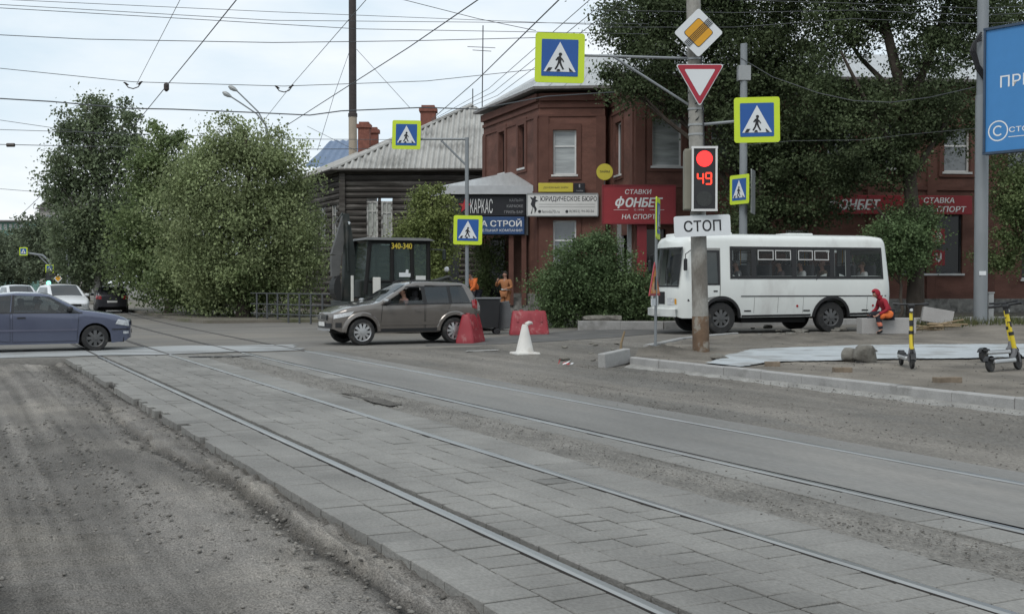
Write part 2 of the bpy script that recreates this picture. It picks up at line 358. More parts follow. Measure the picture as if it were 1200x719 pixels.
# asphalt of the crossing and the streets beyond
v0 = np.concatenate([np.arange(-70, -12, 4.0), np.arange(-12, 40, .8), np.arange(40, 101, 4.0)]); u0 = np.concatenate([np.arange(27.0, 60, 0.8), np.arange(60, 330, 6.0)])
V, U = np.meshgrid(v0, u0); X = V * math.cos(TA) - U * math.sin(TA); Yw = V * math.sin(TA) + U * math.cos(TA)
Z = terr(X, Yw) + 0.012 * fbm(V * .4, U * .4, 2)
Z[0, :] = -0.2
V2 = V.copy(); U2 = U.copy(); U2[0, :] = 26.98
Zr = Z.copy(); Zr[1] = Zr[1]
U2[1, :] = 27.0; Z2 = Z; 
tag(grid_mesh('road', V2, U2, Z2, m_asph, rz=TA), kind='structure')
pb = MB()
def patchpoly(name, pts, mat, dz, kind='structure', cuts=9):
    """an irregular sheet laid on the terrain, given world x,y points"""
    bm = bmesh.new(); vs = [bm.verts.new((p[0], p[1], 0)) for p in pts]; bm.faces.new(vs)
    bmesh.ops.triangulate(bm, faces=bm.faces[:])
    bmesh.ops.subdivide_edges(bm, edges=bm.edges[:], cuts=cuts, use_grid_fill=True)
    for v in bm.verts: a_, b_ = toVU(v.co.x, v.co.y); v.co.z = terrf(v.co.x, v.co.y) + dz + (.012 * float(fbm(a_ * .4, b_ * .4, 2)) if b_ > 27.5 else 0)
    me = bpy.data.meshes.new(name); bm.to_mesh(me); bm.free()
    o = link_mesh(name, me, mat, None, True); o['kind'] = kind; return o
jag = random.Random(5)
ptsA = [(-1 + .9 * i, 27.1 + jag.uniform(-.05, .35)) for i in range(11)] + [(8.4 + jag.uniform(-.5, .3), 27.6 + .5 * i) for i in range(5)] + [(8.6 - .9 * i, 30.2 + .25 * i * .1 + jag.uniform(-.35, .45)) for i in range(12)]
patchpoly('pavement', [tuple(VU(a, c)[:2]) for a, c in ptsA], m_pale, 0.012)
# repaired asphalt and worn paint
m_tar = M('tar_patch', (0.045, 0.045, 0.045), 0.8, var=0.2)
m_line = M('worn_road_paint', (0.55, 0.55, 0.53), 0.8, var=0.2, scale=5, col2=(0.2, .195, .18), c2scale=5, c2lo=.5, c2hi=.6)
c0 = G(258, 418); pl = [(c0.x + dx, c0.y + dy) for dx, dy in ((-.62, -.25), (.2, -.1), (.75, .25), (.5, .32), (-.2, .12), (-.7, -.08))]
patchpoly('road_patch', pl, m_tar, 0.013)
pl = [(G(x, y, .05).x, G(x, y, .05).y) for x, y in ((500, 399), (590, 393), (690, 387.5), (800, 388.5), (812, 392), (760, 401), (725, 407), (690, 409.5), (640, 407), (560, 409), (520, 406))]
pl = [(lambda q: tuple(VU(q[0], max(q[1], 27.45 + jag.uniform(0, .35)))[:2]))(toVU(*p)) for p in pl]
patchpoly('pavement', pl, M('fresh_asphalt', (.098, .096, .092), .88, var=.14, scale=1.2, col2=(.125, .12, .11), c2scale=.6, fine=.12, fscale=40, bump=.3, bscale=60), 0.006)
c0 = G(440, 468); du = Vector((-math.sin(TA), math.cos(TA), 0)); dv = Vector((math.cos(TA), math.sin(TA), 0))
pl = [tuple((c0 + du * a + dv * b).xy) for a, b in ((-.9, -.12), (-.3, -.16), (.4, -.10), (1.2, -.14), (1.0, .06), (.3, .16), (-.4, .10), (-.8, .12))]
patchpoly('road_patch', pl, M('dark_dirt', (.085, .078, .068), .9, var=.3, scale=6, bump=.6, bscale=40), 0.003)  # irregular darker patch on the gravel strip
for (x0, y0, x1, y1, wd) in ((545, 412, 583, 411, .18),):
    a, c = G(x0, y0), G(x1, y1); patchpoly('road_marking', [(a.x, a.y), (c.x, c.y), (c.x + .05, c.y + wd), (a.x + .05, a.y + wd)], m_line, 0.016)

# pavement corner with its kerb
KP = [(12.3, -12.0), (12.3, 19.2), (12.55, 19.75), (14.6, 22.4), (17.4, 24.75), (20.2, 26.15), (26.0, 25.6), (40.0, 21.0)]
def kedge(vv): return np.interp(vv, [p[0] for p in KP[1:]], [p[1] for p in KP[1:]])
v0 = np.concatenate([np.arange(12.42, 24, 0.09), np.arange(24, 40, .4)]); t0 = np.linspace(0, 1, 260) ** 0.85
V, TT = np.meshgrid(v0, t0); U = -12 + (kedge(V) - .10 + 12) * TT
X = V * math.cos(TA) - U * math.sin(TA); Yw = V * math.sin(TA) + U * math.cos(TA)
def walk_h(x, y):
    v, u = toVU(x, y)
    return 0.150 + 0.8 * terr(x, y) * 0.6 + 0.30 * sst(10.5, 14, x) * sst(29, 33, y) * 0.7
def walkf(x, y): return float(walk_h(x, y))
heap = np.zeros_like(X)
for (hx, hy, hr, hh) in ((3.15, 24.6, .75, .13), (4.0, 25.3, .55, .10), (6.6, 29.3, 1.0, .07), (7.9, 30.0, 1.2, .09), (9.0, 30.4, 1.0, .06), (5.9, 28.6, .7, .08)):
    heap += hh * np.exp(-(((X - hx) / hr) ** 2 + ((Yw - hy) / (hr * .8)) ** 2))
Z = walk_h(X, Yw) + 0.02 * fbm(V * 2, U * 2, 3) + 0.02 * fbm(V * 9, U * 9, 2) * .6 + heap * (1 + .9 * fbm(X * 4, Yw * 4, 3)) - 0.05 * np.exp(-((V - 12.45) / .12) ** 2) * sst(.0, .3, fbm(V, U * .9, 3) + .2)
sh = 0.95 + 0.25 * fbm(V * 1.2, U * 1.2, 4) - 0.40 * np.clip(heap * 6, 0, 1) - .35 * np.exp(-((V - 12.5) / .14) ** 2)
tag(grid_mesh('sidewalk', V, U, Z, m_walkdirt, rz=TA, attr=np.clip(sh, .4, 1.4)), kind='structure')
kb = MB(); kr = random.Random(2)
def kerbline(pts, hfun, wd=0.15, seg=1.0, down=-.25):
    pts = [Vector((p[0], p[1])) for p in pts]
    for a, c in zip(pts[:-1], pts[1:]):
        d = c - a; n = max(1, round(d.length / seg)); dn = d.normalized(); nn = Vector((-dn.y, dn.x))
        for i in range(n):
            p = a + d * (i / n) + dn * .004; q = a + d * ((i + 1) / n) - dn * .004; off = nn * kr.gauss(0, .004); p = p + off; q = q + off; dz = kr.gauss(0, .004)
            zs = [hfun(p) + dz, hfun(q) + dz]; bv = .02
            prof = [(-wd / 2, down, 0), (-wd / 2, -bv, 1), (-wd / 2 + bv, 0, 1), (wd / 2 - bv, 0, 1), (wd / 2, -bv, 1), (wd / 2, down, 0)]
            vs = []
            for pt, z in ((p, zs[0]), (q, zs[1])):
                for (o, h, up) in prof: r_ = pt + nn * o; vs.append((r_.x, r_.y, z + h if up else down))
            kb.add(vs, [(j, j + 1, 7 + j, 6 + j) for j in range(5)] + [(0, 5, 4, 3, 2, 1), (6, 7, 8, 9, 10, 11)])
kerbline([VU(a, c)[:2] for a, c in ((12.36, -12), (12.36, 19.35))], lambda p: walkf(p.x, p.y) + .035)
kerbline([VU(a, c)[:2] for a, c in ((14.9, 22.75), (17.4, 24.85), (20.2, 26.25))], lambda p: walkf(p.x, p.y) + .03, seg=.9)
tag(kb.build('kerb', m_kerb), kind='structure')
m_milled2 = M('mortar', (.24, .235, .22), .95, var=.25, scale=3, fine=.2, fscale=60, bump=.5, bscale=40)
us = np.arange(-10, 19.3, .12); V, U = np.meshgrid(np.array([12.29, 12.24, 12.16, 12.05]), us)
hh = np.array([.045, .035, .008, -.04])[None, :] + .030 * fbm(U * 1.3, V * 6, 3)
tag(grid_mesh('kerb_mortar', V, U, hh, m_milled2, rz=TA), kind='structure')
# pale membrane rolled out on the pavement
mem = [(812, 427), (832, 421), (850, 414), (878, 407), (950, 405), (1013, 403), (1100, 402.5), (1230, 402), (1300, 402), (1300, 415), (1200, 416), (1110, 418), (1040, 418.5), (960, 420.5), (905, 421.5), (872, 427), (840, 429)]
mp3 = []
for i, (x, y) in enumerate(mem):
    a = G(x, y, .21); c = G(*mem[(i + 1) % len(mem)], .21)
    for k in range(6):
        q = a.lerp(c, k / 6); vv, uu = toVU(q.x, q.y); vv += .10 * float(fbm(q.x * 1.7, q.y * 1.7, 3)); uu += .10 * float(fbm(q.x * 1.7 + 9, q.y * 1.7, 3)); mp3.append(VU(max(vv, 12.62), uu))
poly = np.array([toVU(p.x, p.y) for p in mp3]); vg = np.arange(12.6, poly[:, 0].max(), .06); ug = np.arange(poly[:, 1].min(), poly[:, 1].max(), .06); V, U = np.meshgrid(vg, ug)
ins_ = np.zeros(V.shape, bool)
for a, b in zip(poly, np.roll(poly, -1, 0)):
    den = (b[1] - a[1]) if abs(b[1] - a[1]) > 1e-9 else 1e-9; ins_ ^= ((a[1] > U) != (b[1] > U)) & (V < (b[0] - a[0]) * (U - a[1]) / den + a[0])
X = V * math.cos(TA) - U * math.sin(TA); Yw = V * math.sin(TA) + U * math.cos(TA)
tag(grid_mesh('pavement', V, U, walk_h(X, Yw) + .030 + .004 * fbm(V * 1.1, U * 1.1, 2), m_membrane, rz=TA, keep=ins_), kind='structure')
# far side of the crossing street: planter kerb and forecourt
fk = [(2.15, 37.6), (4.9, 37.3), (9, 39.3), (18, 42.3), (34, 47.5)]
pv = MB(); zf = 0.36
pv.slab([(2.15, 37.6), (4.9, 37.3), (9, 39.3), (18, 42.3), (34, 47.5), (34, 70), (-3.0, 70), (1.0, 50), (2.6, 44)], -.2, zf)
m_fore = M('forecourt', (0.115, 0.105, 0.09), 0.95, var=0.25, scale=.8, col2=(.06, .065, .035), c2scale=.5, bump=.5, bscale=30)
tag(pv.build('pavement', m_fore), kind='structure')
kb = MB(); kerbline(fk, lambda p: .40, wd=.18, seg=1.5); tag(kb.build('kerb', m_kerb), kind='structure')
pv = MB(); pv.slab([(-3.2, 70), (1.0, 49.5), (2.6, 43.6), (-.6, 46), (-6, 48.2), (-12.5, 46.6), (-14.2, 49), (-40, 105), (-30, 105)], -.2, .13)
tag(pv.build('pavement', M('left_verge', (0.15, .135, .11), .95, var=.25, scale=.7, col2=(.09, .095, .05), c2scale=.4, bump=.5, bscale=30)), kind='structure')

# loose stones, stuff
def stones(name, pts, smin, smax, mat, seed, label=None):
    rg = np.random.default_rng(seed); n = len(pts)
    base = np.array([(0, 0, .9), (.95, 0, .1), (.3, .9, 0), (-.8, .55, .1), (-.75, -.6, 0), (.35, -.95, .1), (0, 0, -.6)])
    fc = np.array([(0, 1, 2), (0, 2, 3), (0, 3, 4), (0, 4, 5), (0, 5, 1), (6, 2, 1), (6, 3, 2), (6, 4, 3), (6, 5, 4), (6, 1, 5)])
    sz = smin + (smax - smin) * rg.random(n) ** 3.5; a = rg.random(n) * 6.283; ca, sa = np.cos(a), np.sin(a)
    sc = sz[:, None] * (0.6 + .7 * rg.random((n, 3))) * np.array([1, 1, .7])
    v = base[None] * sc[:, None, :] * (0.8 + .4 * rg.random((n, 7, 1)))
    x = v[..., 0] * ca[:, None] - v[..., 1] * sa[:, None]; y = v[..., 0] * sa[:, None] + v[..., 1] * ca[:, None]
    v = np.stack([x, y, v[..., 2]], -1) + pts[:, None, :]
    f = (fc[None] + 7 * np.arange(n)[:, None, None]).reshape(-1, 3)
    me = bpy.data.meshes.new(name); me.vertices.add(n * 7); me.vertices.foreach_set('co', v.astype(np.float32).ravel())
    me.loops.add(len(f) * 3); me.loops.foreach_set('vertex_index', f.astype(np.int32).ravel()); me.polygons.add(len(f)); me.polygons.foreach_set('loop_start', np.arange(0, len(f) * 3, 3, dtype=np.int32))
    me.update(calc_edges=True)
    at = me.attributes.new('shade', 'FLOAT', 'FACE'); at.data.foreach_set('value', np.repeat(.55 + .8 * rg.random(n), 10).astype(np.float32))
    o = link_mesh(name, me, mat); return tag(o, label, 'gravel', kind='stuff')
m_stone = M('loose_stone', (0.165, 0.155, 0.14), 0.95, var=.2, scale=20, attr='shade', spec=.2)
rg = np.random.default_rng(11)
def scatter(n, vlo, vhi, ulo, uhi, zf, dens=None, near=True):
    v = rg.uniform(vlo, vhi, n); t = rg.random(n); u = ulo + (uhi - ulo) * (t ** 1.7 if near else t)
    if dens is not None: k = rg.random(n) < dens(v, u); v, u = v[k], u[k]
    return np.stack([v * math.cos(TA) - u * math.sin(TA), v * math.sin(TA) + u * math.cos(TA), zf(v, u)], -1)
p1 = scatter(70000, -9, 2.3, 3, 26, lambda v, u: -0.112 + 0.03 * fbm(v * 1.2, u * .7, 3) + .014, lambda v, u: np.clip(fbm(v * 1.1, u * .3, 3) * 1.6 + .25 + .5 * (v > 1.2), 0.02, 1))
stones('gravel', p1, .005, .024, m_stone, 1, 'loose dark stones strewn over the dug-out dirt lane')
ev_ = rg.uniform(3, 26, 1500); vv_ = 2.30 + rg.normal(size=1500) * .13 - .04; vv_ = np.minimum(vv_, 2.44); pe = np.stack([vv_ * math.cos(TA) - ev_ * math.sin(TA), vv_ * math.sin(TA) + ev_ * math.cos(TA), np.where(vv_ > 2.3, -.050, -.105)], -1)
stones('gravel', pe, .004, .028, m_stone, 9, 'crumbled lumps along the broken edge of the tram paving')
p2 = scatter(16000, 5.10, 6.30, 4, 26, lambda v, u: 0 * v + 0.006, lambda v, u: np.exp(-((v - 5.68) / .26) ** 2))
stones('gravel', p2, .003, .012, m_stone, 2, 'small stones along the tan strip between the tram tracks')
p3 = scatter(26000, 8.2, 12.25, 2, 26, lambda v, u: -0.004 + .03 * sst(11.4, 12.2, v), lambda v, u: np.clip(.25 + fbm(v * 1.4, u * .3, 3) * 1.3 + .5 * sst(11.2, 12.1, v), .03, 1))
stones('gravel', p3, .004, .018, m_stone, 3, 'loose stones on the milled strip beside the kerb')
p4 = scatter(9000, 12.5, 19, 6, 26, lambda v, u: walk_h(*(VU(0, 0)[:2])) + 0 * v + .03, lambda v, u: np.clip(.3 + fbm(v * .9, u * .9, 3), 0, 1), near=False)
p4[:, 2] = walk_h(p4[:, 0], p4[:, 1]) + .012; v4, u4 = toVU(p4[:, 0], p4[:, 1]); p4 = p4[u4 < kedge(v4) - .2]
stones('gravel', p4, .004, .022, m_stone, 4, 'loose stones on the unpaved footway behind the kerb')
# ------------------------------------------------------------------ buildings
m_brick = M('painted_brick', (0.152, 0.075, 0.058), 0.85, var=0.26, scale=0.9, col2=(0.108, 0.056, 0.045), c2scale=0.35, c2lo=.45, c2hi=.65, bump=0.35, bscale=22, fine=0.10, fscale=14, stretch=(1, 1, 2.4), spec=.2)
m_brickd = M('painted_brick_trim', (0.122, 0.060, 0.047), 0.85, var=0.15, scale=2, spec=.2)
m_roofmetal = M('roof_metal', (0.42, 0.43, 0.43), 0.5, metal=0.3, var=0.12, scale=1.5, stretch=(4, .5, 1))
m_fascia = M('eave_board', (0.16, 0.15, 0.145), 0.7, var=0.2)
m_white = M('white_plastic', (0.62, 0.63, 0.62), 0.5, var=0.06)
m_sill = M('white_sill', (0.55, 0.55, 0.54), 0.6, var=0.1)
m_pane = M('window_pane', (0.10, 0.11, 0.115), 0.05, var=0.2, scale=2.5, spec=1.0)
m_blind = M('blind_pane', (0.30, 0.32, 0.32), 0.12, var=0.35, scale=1.6, spec=.8, stretch=(.4, .4, 3))
m_darkgl = M('dark_pane', (.012, .012, .012), .08, var=0.2, spec=.35)
m_grey = M('grey_paint', (0.28, 0.29, 0.29), 0.6, var=0.1)
m_dgrey = M('dark_grey_paint', (0.05, 0.052, 0.056), 0.6, var=0.15)
m_redpaint = M('red_panel', (0.20, 0.018, 0.024), 0.5, var=0.08)
m_stone = M('foundation_stone', (0.20, 0.195, 0.18), 0.9, var=.35, scale=4, col2=(.09, .085, .08), c2scale=3, bump=.6, bscale=8)

def facade(mb, p0, p1, z0, z1, openings, depth=0.22):
    """wall cells between openings (s0,s1,z0,z1), with reveals; returns the frame (origin, along, outward)"""
    p0 = Vector((p0[0], p0[1], 0)); p1 = Vector((p1[0], p1[1], 0)); d = (p1 - p0); Ln = d.length; d = d / Ln; n = Vector((d.y, -d.x, 0))
    ss = sorted({0, Ln, *[o[0] for o in openings], *[o[1] for o in openings]}); zs = sorted({z0, z1, *[o[2] for o in openings], *[o[3] for o in openings]})
    pt = lambda s, z, off=0: p0 + d * s + n * off + Vector((0, 0, z))
    for a, b in zip(ss[:-1], ss[1:]):
        for c, e in zip(zs[:-1], zs[1:]):
            ms, mz = (a + b) / 2, (c + e) / 2
            if any(o[0] < ms < o[1] and o[2] < mz < o[3] for o in openings): continue
            mb.quad(pt(a, c), pt(b, c), pt(b, e), pt(a, e))
    for (a, b, c, e) in openings:
        for (q, w_) in (((a, c), (b, c)), ((b, c), (b, e)), ((b, e), (a, e)), ((a, e), (a, c))):
            mb.quad(pt(*q), pt(*w_), pt(*w_, -depth), pt(*q, -depth))
    return p0, d, n, pt
def frame_box(mb, fr, s0, s1, z0, z1, o0, o1, mi=0):
    pt = fr[3]; vs = [pt(s, z, o) for s in (s0, s1) for z in (z0, z1) for o in (o0, o1)]
    mb.add(vs, [(0, 1, 3, 2), (4, 6, 7, 5), (0, 4, 5, 1), (2, 3, 7, 6), (0, 2, 6, 4), (1, 5, 7, 3)], mi)
def add_window(fr, o, parent, pane, transom=.62, mullion=None, depth=.2, fw=.07, sill=True, frame=m_white, name='window'):
    s0, s1, z0, z1 = o; mb = MB()
    for (a, b, c, e) in ((s0, s0 + fw, z0, z1), (s1 - fw, s1, z0, z1), (s0 + fw, s1 - fw, z0, z0 + fw), (s0 + fw, s1 - fw, z1 - fw, z1)): frame_box(mb, fr, a, b, c, e, -depth + .01, -depth + .08)
    if transom: zt = z0 + (z1 - z0) * transom; frame_box(mb, fr, s0 + fw, s1 - fw, zt - .035, zt + .035, -depth + .012, -depth + .075)
    if mullion:
        for q in mullion: sm = s0 + (s1 - s0) * q; frame_box(mb, fr, sm - .03, sm + .03, z0 + fw, z1 - fw, -depth + .014, -depth + .07)
    w_ = mb.build(name, frame, parent)
    pb = MB(); frame_box(pb, fr, s0 + .01, s1 - .01, z0 + .01, z1 - .01, -depth - .01, -depth + .03); pb.build('pane', pane, w_)
    if sill: sb = MB(); frame_box(sb, fr, s0 - .08, s1 + .08, z0 - .09, z0 - .003, -depth + .02, .09); sb.build('sill', m_sill, w_)
    return w_

GB = 0.30                                        # ground at the brick house
EZ = 10.25
pA, pB, pC, pD, pE, pL = (1.23, 52.0), (4.16, 51.75), (4.40, 52.5), (5.15, 48.5), (30.0, 51.4), (-1.45, 58.9)
bh = thing('brick_house', 'two-storey red painted brick house with grey metal roof at the street corner', 'house', (0, 0, 0))
wb = MB(); tb = MB(); openings = {}
# street-side wall with narrow windows
f1 = facade(wb, pL, pA, GB - .6, EZ - .45, [(2.3, 3.1, 7.0, 9.0), (4.9, 5.7, 7.0, 9.0)])
b0 = (648 - 632) / 1350 * 52; b1 = (676 - 632) / 1350 * 52
f2 = facade(wb, pA, pB, GB - .6, EZ - .45, [(.62, 1.66, 6.50, 8.50), (.62, 1.66, 2.45, 4.45)])
f3 = facade(wb, pB, pC, GB - .6, EZ - .45, [])
f4 = facade(wb, pC, pD, GB - .6, EZ - .45, [(1.2, 2.2, 6.4, 8.7), (1.0, 3.4, GB, 3.7)])
o5 = [(.75, 2.02, 6.55, 8.55), (3.3, 4.5, 6.55, 8.55), (5.9, 7.1, 6.55, 8.55), (8.4, 9.6, 6.55, 8.55), (11.0, 12.2, 6.55, 8.55), (13.66, 14.86, 6.45, 8.35), (16.6, 17.8, 6.45, 8.35), (19.6, 20.8, 6.45, 8.35),
      (.25, 1.35, GB, 3.9), (3.4, 4.8, 1.7, 3.9), (6.6, 8.0, 1.7, 3.9), (11.85, 14.55, 2.05, 4.6), (17.3, 18.7, 1.8, 4.0)]
f5 = facade(wb, pD, pE, GB - .6, EZ - .45, o5)
f6 = facade(wb, pE, (31, 60), GB - .6, EZ - .45, []); f7 = facade(wb, (31, 60), pL, GB - .6, EZ - .45, [])
wb.build('wall', m_brick, bh, fix=False)
# bands, pilasters, window surrounds
for fr, Ln in ((f1, 7.4), (f2, 2.94), (f4, 4.07), (f5, 25.0)):
    e0, e1 = (.0, Ln)
    for (z0, z1, o) in ((EZ - .45, EZ - .12, .16), (EZ - .75, EZ - .60, .07), (EZ - 1.15, EZ - 1.06, .05), (5.65, 5.80, .06)):
        frame_box(tb, fr, e0, e1, z0, z1, -.02, o)
for fr, ss in ((f1, (.0, 6.9)), (f2, (.0, 2.55)), (f4, (.15, 3.55)), (f5, (0.02, 2.5, 5.1, 7.6, 10.2, 12.9, 15.6, 18.5, 24.3))):
    for s in ss: frame_box(tb, fr, s, s + .42, GB - .5, EZ - 1.16, -.02, .075)
def surround(fr, o):
    s0, s1, z0, z1 = o
    for (a, b, c, e) in ((s0 - .22, s0 - .003, z0 - .22, z1 + .28), (s1 + .003, s1 + .22, z0 - .22, z1 + .28), (s0 - .003, s1 + .003, z1 + .003, z1 + .28), (s0 - .003, s1 + .003, z0 - .22, z0 - .10)): frame_box(tb, fr, a, b, c, e, -.02, .06)
for fr, os_ in ((f1, [(2.3, 3.1, 7.0, 9.0), (4.9, 5.7, 7.0, 9.0)]), (f2, [(.62, 1.66, 6.50, 8.50), (.62, 1.66, 2.45, 4.45)]), (f4, [(1.2, 2.2, 6.4, 8.7)]), (f5, o5[:8])):
    for o in os_: surround(fr, o)
tb.build('wall_trim', m_brickd, bh)
for o in ((2.3, 3.1, 7.0, 9.0), (4.9, 5.7, 7.0, 9.0)): add_window(f1, o, bh, m_darkgl, transom=None, frame=m_brickd)
add_window(f2, (.62, 1.66, 6.50, 8.50), bh, m_blind, .64); add_window(f2, (.62, 1.66, 2.45, 4.45), bh, m_pane, .55)
add_window(f4, (1.2, 2.2, 6.4, 8.7), bh, m_darkgl, None)
for k, o in enumerate(o5[:8]): add_window(f5, o, bh, m_blind if k in (0, 2) else m_pane, None if k == 0 else .6)
for o in o5[9:]: add_window(f5, o, bh, m_darkgl, None if o[1] - o[0] > 2 else .6, frame=m_dgrey if o[1] - o[0] > 2 else m_white)
# entrance between the two street fronts
dm = MB(); frame_box(dm, f4, 1.0, 3.4, GB, 3.7, -.9, -.8); frame_box(dm, f5, .25, 1.35, GB, 3.9, -.26, -.2); dr = dm.build('door', m_darkgl, bh)
hb = MB(); frame_box(hb, f5, 1.15, 1.2, 1.2, 1.7, -.19, -.12); hb.build('handle', m_grey, dr)
cb = MB(); 
for px, Y in ((727, 50.6), (739, 48.8)): p = P(px, 300, Y); cb.box((p.x, p.y, (GB + 4.2) / 2), (.28, .28, 4.2 - GB))
cb.build('column', m_grey, bh)
cb = MB(); p = P(752, 300, 48.2); cb.box((p.x, p.y, 2.2), (.40, .12, 3.8)); cb.build('door_panel', m_redpaint, bh)
sb = MB(); frame_box(sb, f2, .0, 2.94, GB - .6, 1.15, .0, .10); frame_box(sb, f5, 0, 25, GB - .6, .95, .0, .08); frame_box(sb, f1, 0, 7.4, GB - .6, 1.15, 0, .10); sb.build('foundation', m_stone, bh)
# roof
cx, cy = 14.5, 55.0
ev = [pL, pA, pB, (4.9, 51.6), pD, pE, (31, 60)]
def grow(p, k): v = Vector((p[0] - cx, p[1] - cy)); return (p[0] + v.normalized().x * k, p[1] + v.normalized().y * k)
e1 = [(-2.0, 59.2), (.95, 51.4), (4.4, 51.1), (4.6, 47.95), (30.6, 50.9), (31.6, 60.5)]
e2 = [(2.5, 57.2), (3.0, 55.5), (5.0, 55.2), (7.0, 54.6), (26, 56), (26, 57.5)]
rb = MB(); n = len(e1)
vs = [(p[0], p[1], EZ) for p in e1] + [(p[0], p[1], EZ + .12) for p in e1] + [(p[0], p[1], EZ + 2.3) for p in e2]
rb.add(vs, [(i, (i + 1) % n, n + (i + 1) % n, n + i) for i in range(n)] , 1)
rb.add(vs, [(n + i, n + (i + 1) % n, 2 * n + (i + 1) % n, 2 * n + i) for i in range(n)] + [tuple(2 * n + i for i in range(n))], 0)
rb.add(vs, [tuple(reversed(range(n)))], 1)
# standing seams
for i in range(n):
    a, b = Vector(vs[n + i]), Vector(vs[n + (i + 1) % n]); c, d = Vector(vs[2 * n + i]), Vector(vs[2 * n + (i + 1) % n]); k = max(2, int((b - a).length / .6))
    for j in range(1, k): t = j / k; rb.tube([a.lerp(b, t) + Vector((0, 0, .01)), c.lerp(d, t) + Vector((0, 0, .01))], .018, 4, 0)
rb.build('roof', [m_roofmetal, m_fascia], bh)

# porch with grey metal roof at the house's street side
pq = thing('entrance_porch', 'grey-roofed porch with dark sign band built against the red brick house', 'porch', (0, 0, 0))
Yp = 52.9; xl, xr = P(527, 0, Yp).x, P(619, 0, Yp).x
pr = MB(); a0, a1 = P(517, 0, Yp - .3).x, P(625, 0, Yp - .3).x
zf0, zf1 = 5.68, 6.06
pr.add([(a0, Yp - .3, zf0), (a1, Yp - .3, zf0), (a1, Yp - .3, zf1), (a0, Yp - .3, zf1), (a0 - 1.2, Yp + 4, zf0), (a0 - 1.2, Yp + 4, zf1), (a1 - .2, Yp + 4, zf0), (a1 - .2, Yp + 4, zf1)],
       [(0, 1, 2, 3), (0, 3, 5, 4), (0, 4, 6, 1), (1, 6, 7, 2)], 1)
ap = (P(600, 0, Yp + 2.4).x, Yp + 2.4, 6.95); ap2 = (P(585, 0, Yp + 4.2).x, Yp + 4.2, 6.95)
pr.add([(a0, Yp - .3, zf1), (a1, Yp - .3, zf1), ap, ap2, (a0 - 1.2, Yp + 4, zf1), (a1 - .2, Yp + 4, zf1)], [(0, 1, 2), (0, 2, 3, 4), (1, 5, 3, 2)], 0)
pr.build('roof', [m_roofmetal, M('pale_fascia', (.45, .46, .47), .5, var=.08)], pq)
pw = MB(); pw.box(((xl + xr) / 2, Yp + .12, 4.75), (xr - xl, .2, 1.85)); pw.box((xl + .1, Yp + 1.9, 4.75), (.18, 3.4, 1.85)); pw.build('wall', m_dgrey, pq)
for px, wd in ((532, .42), (599, .22), (614, .22)):
    cb = MB(); x = P(px, 0, Yp + .1).x; cb.box((x, Yp + .14, 2.05), (wd, .2, 3.6)); cb.build('column', m_brickd if px != 532 else m_dgrey, pq)
bk = MB(); bk.box(((xl + xr) / 2 + 1.0, Yp + 3.3, 2.0), (2.0, .15, 3.6)); bk.build('door', m_darkgl, pq)
st = MB()
for k in range(4): st.box(((xl + xr) / 2, Yp - .1 + .3 * k, .25 + .09 * (k + 1)), (xr - xl, .3 * (4 - k) * 0 + .32, .18 * (k + 1)))
st.box(((xl + xr) / 2, Yp + 2.3, .6), (xr - xl, 2.6, .7)); st.build('steps', m_stone, pq)

# old dark log house behind
m_log = M('weathered_logs', (0.070, 0.063, 0.057), 0.9, var=0.32, scale=1.2, col2=(0.130, 0.122, 0.112), c2scale=1.2, c2lo=.5, c2hi=.65, stretch=(.35, .35, 3), bump=.5, bscale=18, spec=.15)
m_slate = M('grey_corrugated_sheet', (0.37, 0.365, 0.345), 0.85, var=0.15, scale=1.2, col2=(0.25, 0.245, 0.23), c2scale=0.7, c2lo=.5, c2hi=.65, spec=.2)
m_old = M('peeling_white_paint', (.46, .455, .43), 0.8, var=.2, scale=4, col2=(.14, .13, .12), c2scale=3, c2lo=.5, c2hi=.6)
m_chim = M('chimney_brick', (0.19, 0.075, 0.055), .9, var=.25, scale=5, bump=.5, bscale=20)
lh = thing('log_house', 'two-storey blackened log house with grey corrugated hip roof', 'house')
hx0, hx1, hy0, hy1 = -8.95, 4.2, 61.0, 75.0; hz = 7.55; hyl = 74.0
lw = MB()
def logwall(p0, p1, z0, z1, holes, step=.31):
    p0 = Vector((p0[0], p0[1], 0)); p1 = Vector((p1[0], p1[1], 0)); d = (p1 - p0); Ln = d.length; d /= Ln; n = Vector((d.y, -d.x, 0)); z = z0
    pt = lambda s, z, off=0: p0 + d * s + n * off + Vector((0, 0, z))
    while z < z1 - .01:
        e = min(z + step, z1); segs = [(0, Ln)]
        for (a, b, c, f) in holes:
            if c < (z + e) / 2 < f:
                ns = []
                for (q, w_) in segs:
                    if a > q: ns.append((q, min(a, w_)))
                    if b < w_: ns.append((max(b, q), w_))
                segs = [x for x in ns if x[1] - x[0] > .01]
        prof = [(-.02, z), (.07, z + .03), (.12, (z + e) / 2), (.07, e - .03), (-.02, e)]
        for (q, w_) in segs:
            vs = [pt(q, zz, o) for (o, zz) in prof] + [pt(w_, zz, o) for (o, zz) in prof]
            lw.add(vs, [(j, 5 + j, 6 + j, j + 1) for j in range(4)] + [(0, 1, 2, 3, 4), (9, 8, 7, 6, 5)])
        z = e
    return p0, d, n, pt
wx = lambda px: P(px, 0, hy0).x - hx0
wins = [(wx(429), wx(442.5), 4.05, 5.95), (wx(446), wx(459.5), 3.75, 5.95)]
lf = logwall((hx0, hy0), (hx1, hy0), -.1, hz, wins)
dl = Vector((-.447, .894)); pl2 = (hx0 + dl.x * 14.5, hy0 + dl.y * 14.5)
lwins = [(10.5, 11.6, 3.9, 5.9), (7.2, 8.3, 3.9, 5.9), (12.8, 13.7, 3.9, 5.9)]
lf2 = logwall(pl2, (hx0, hy0), -.1, hz, lwins)
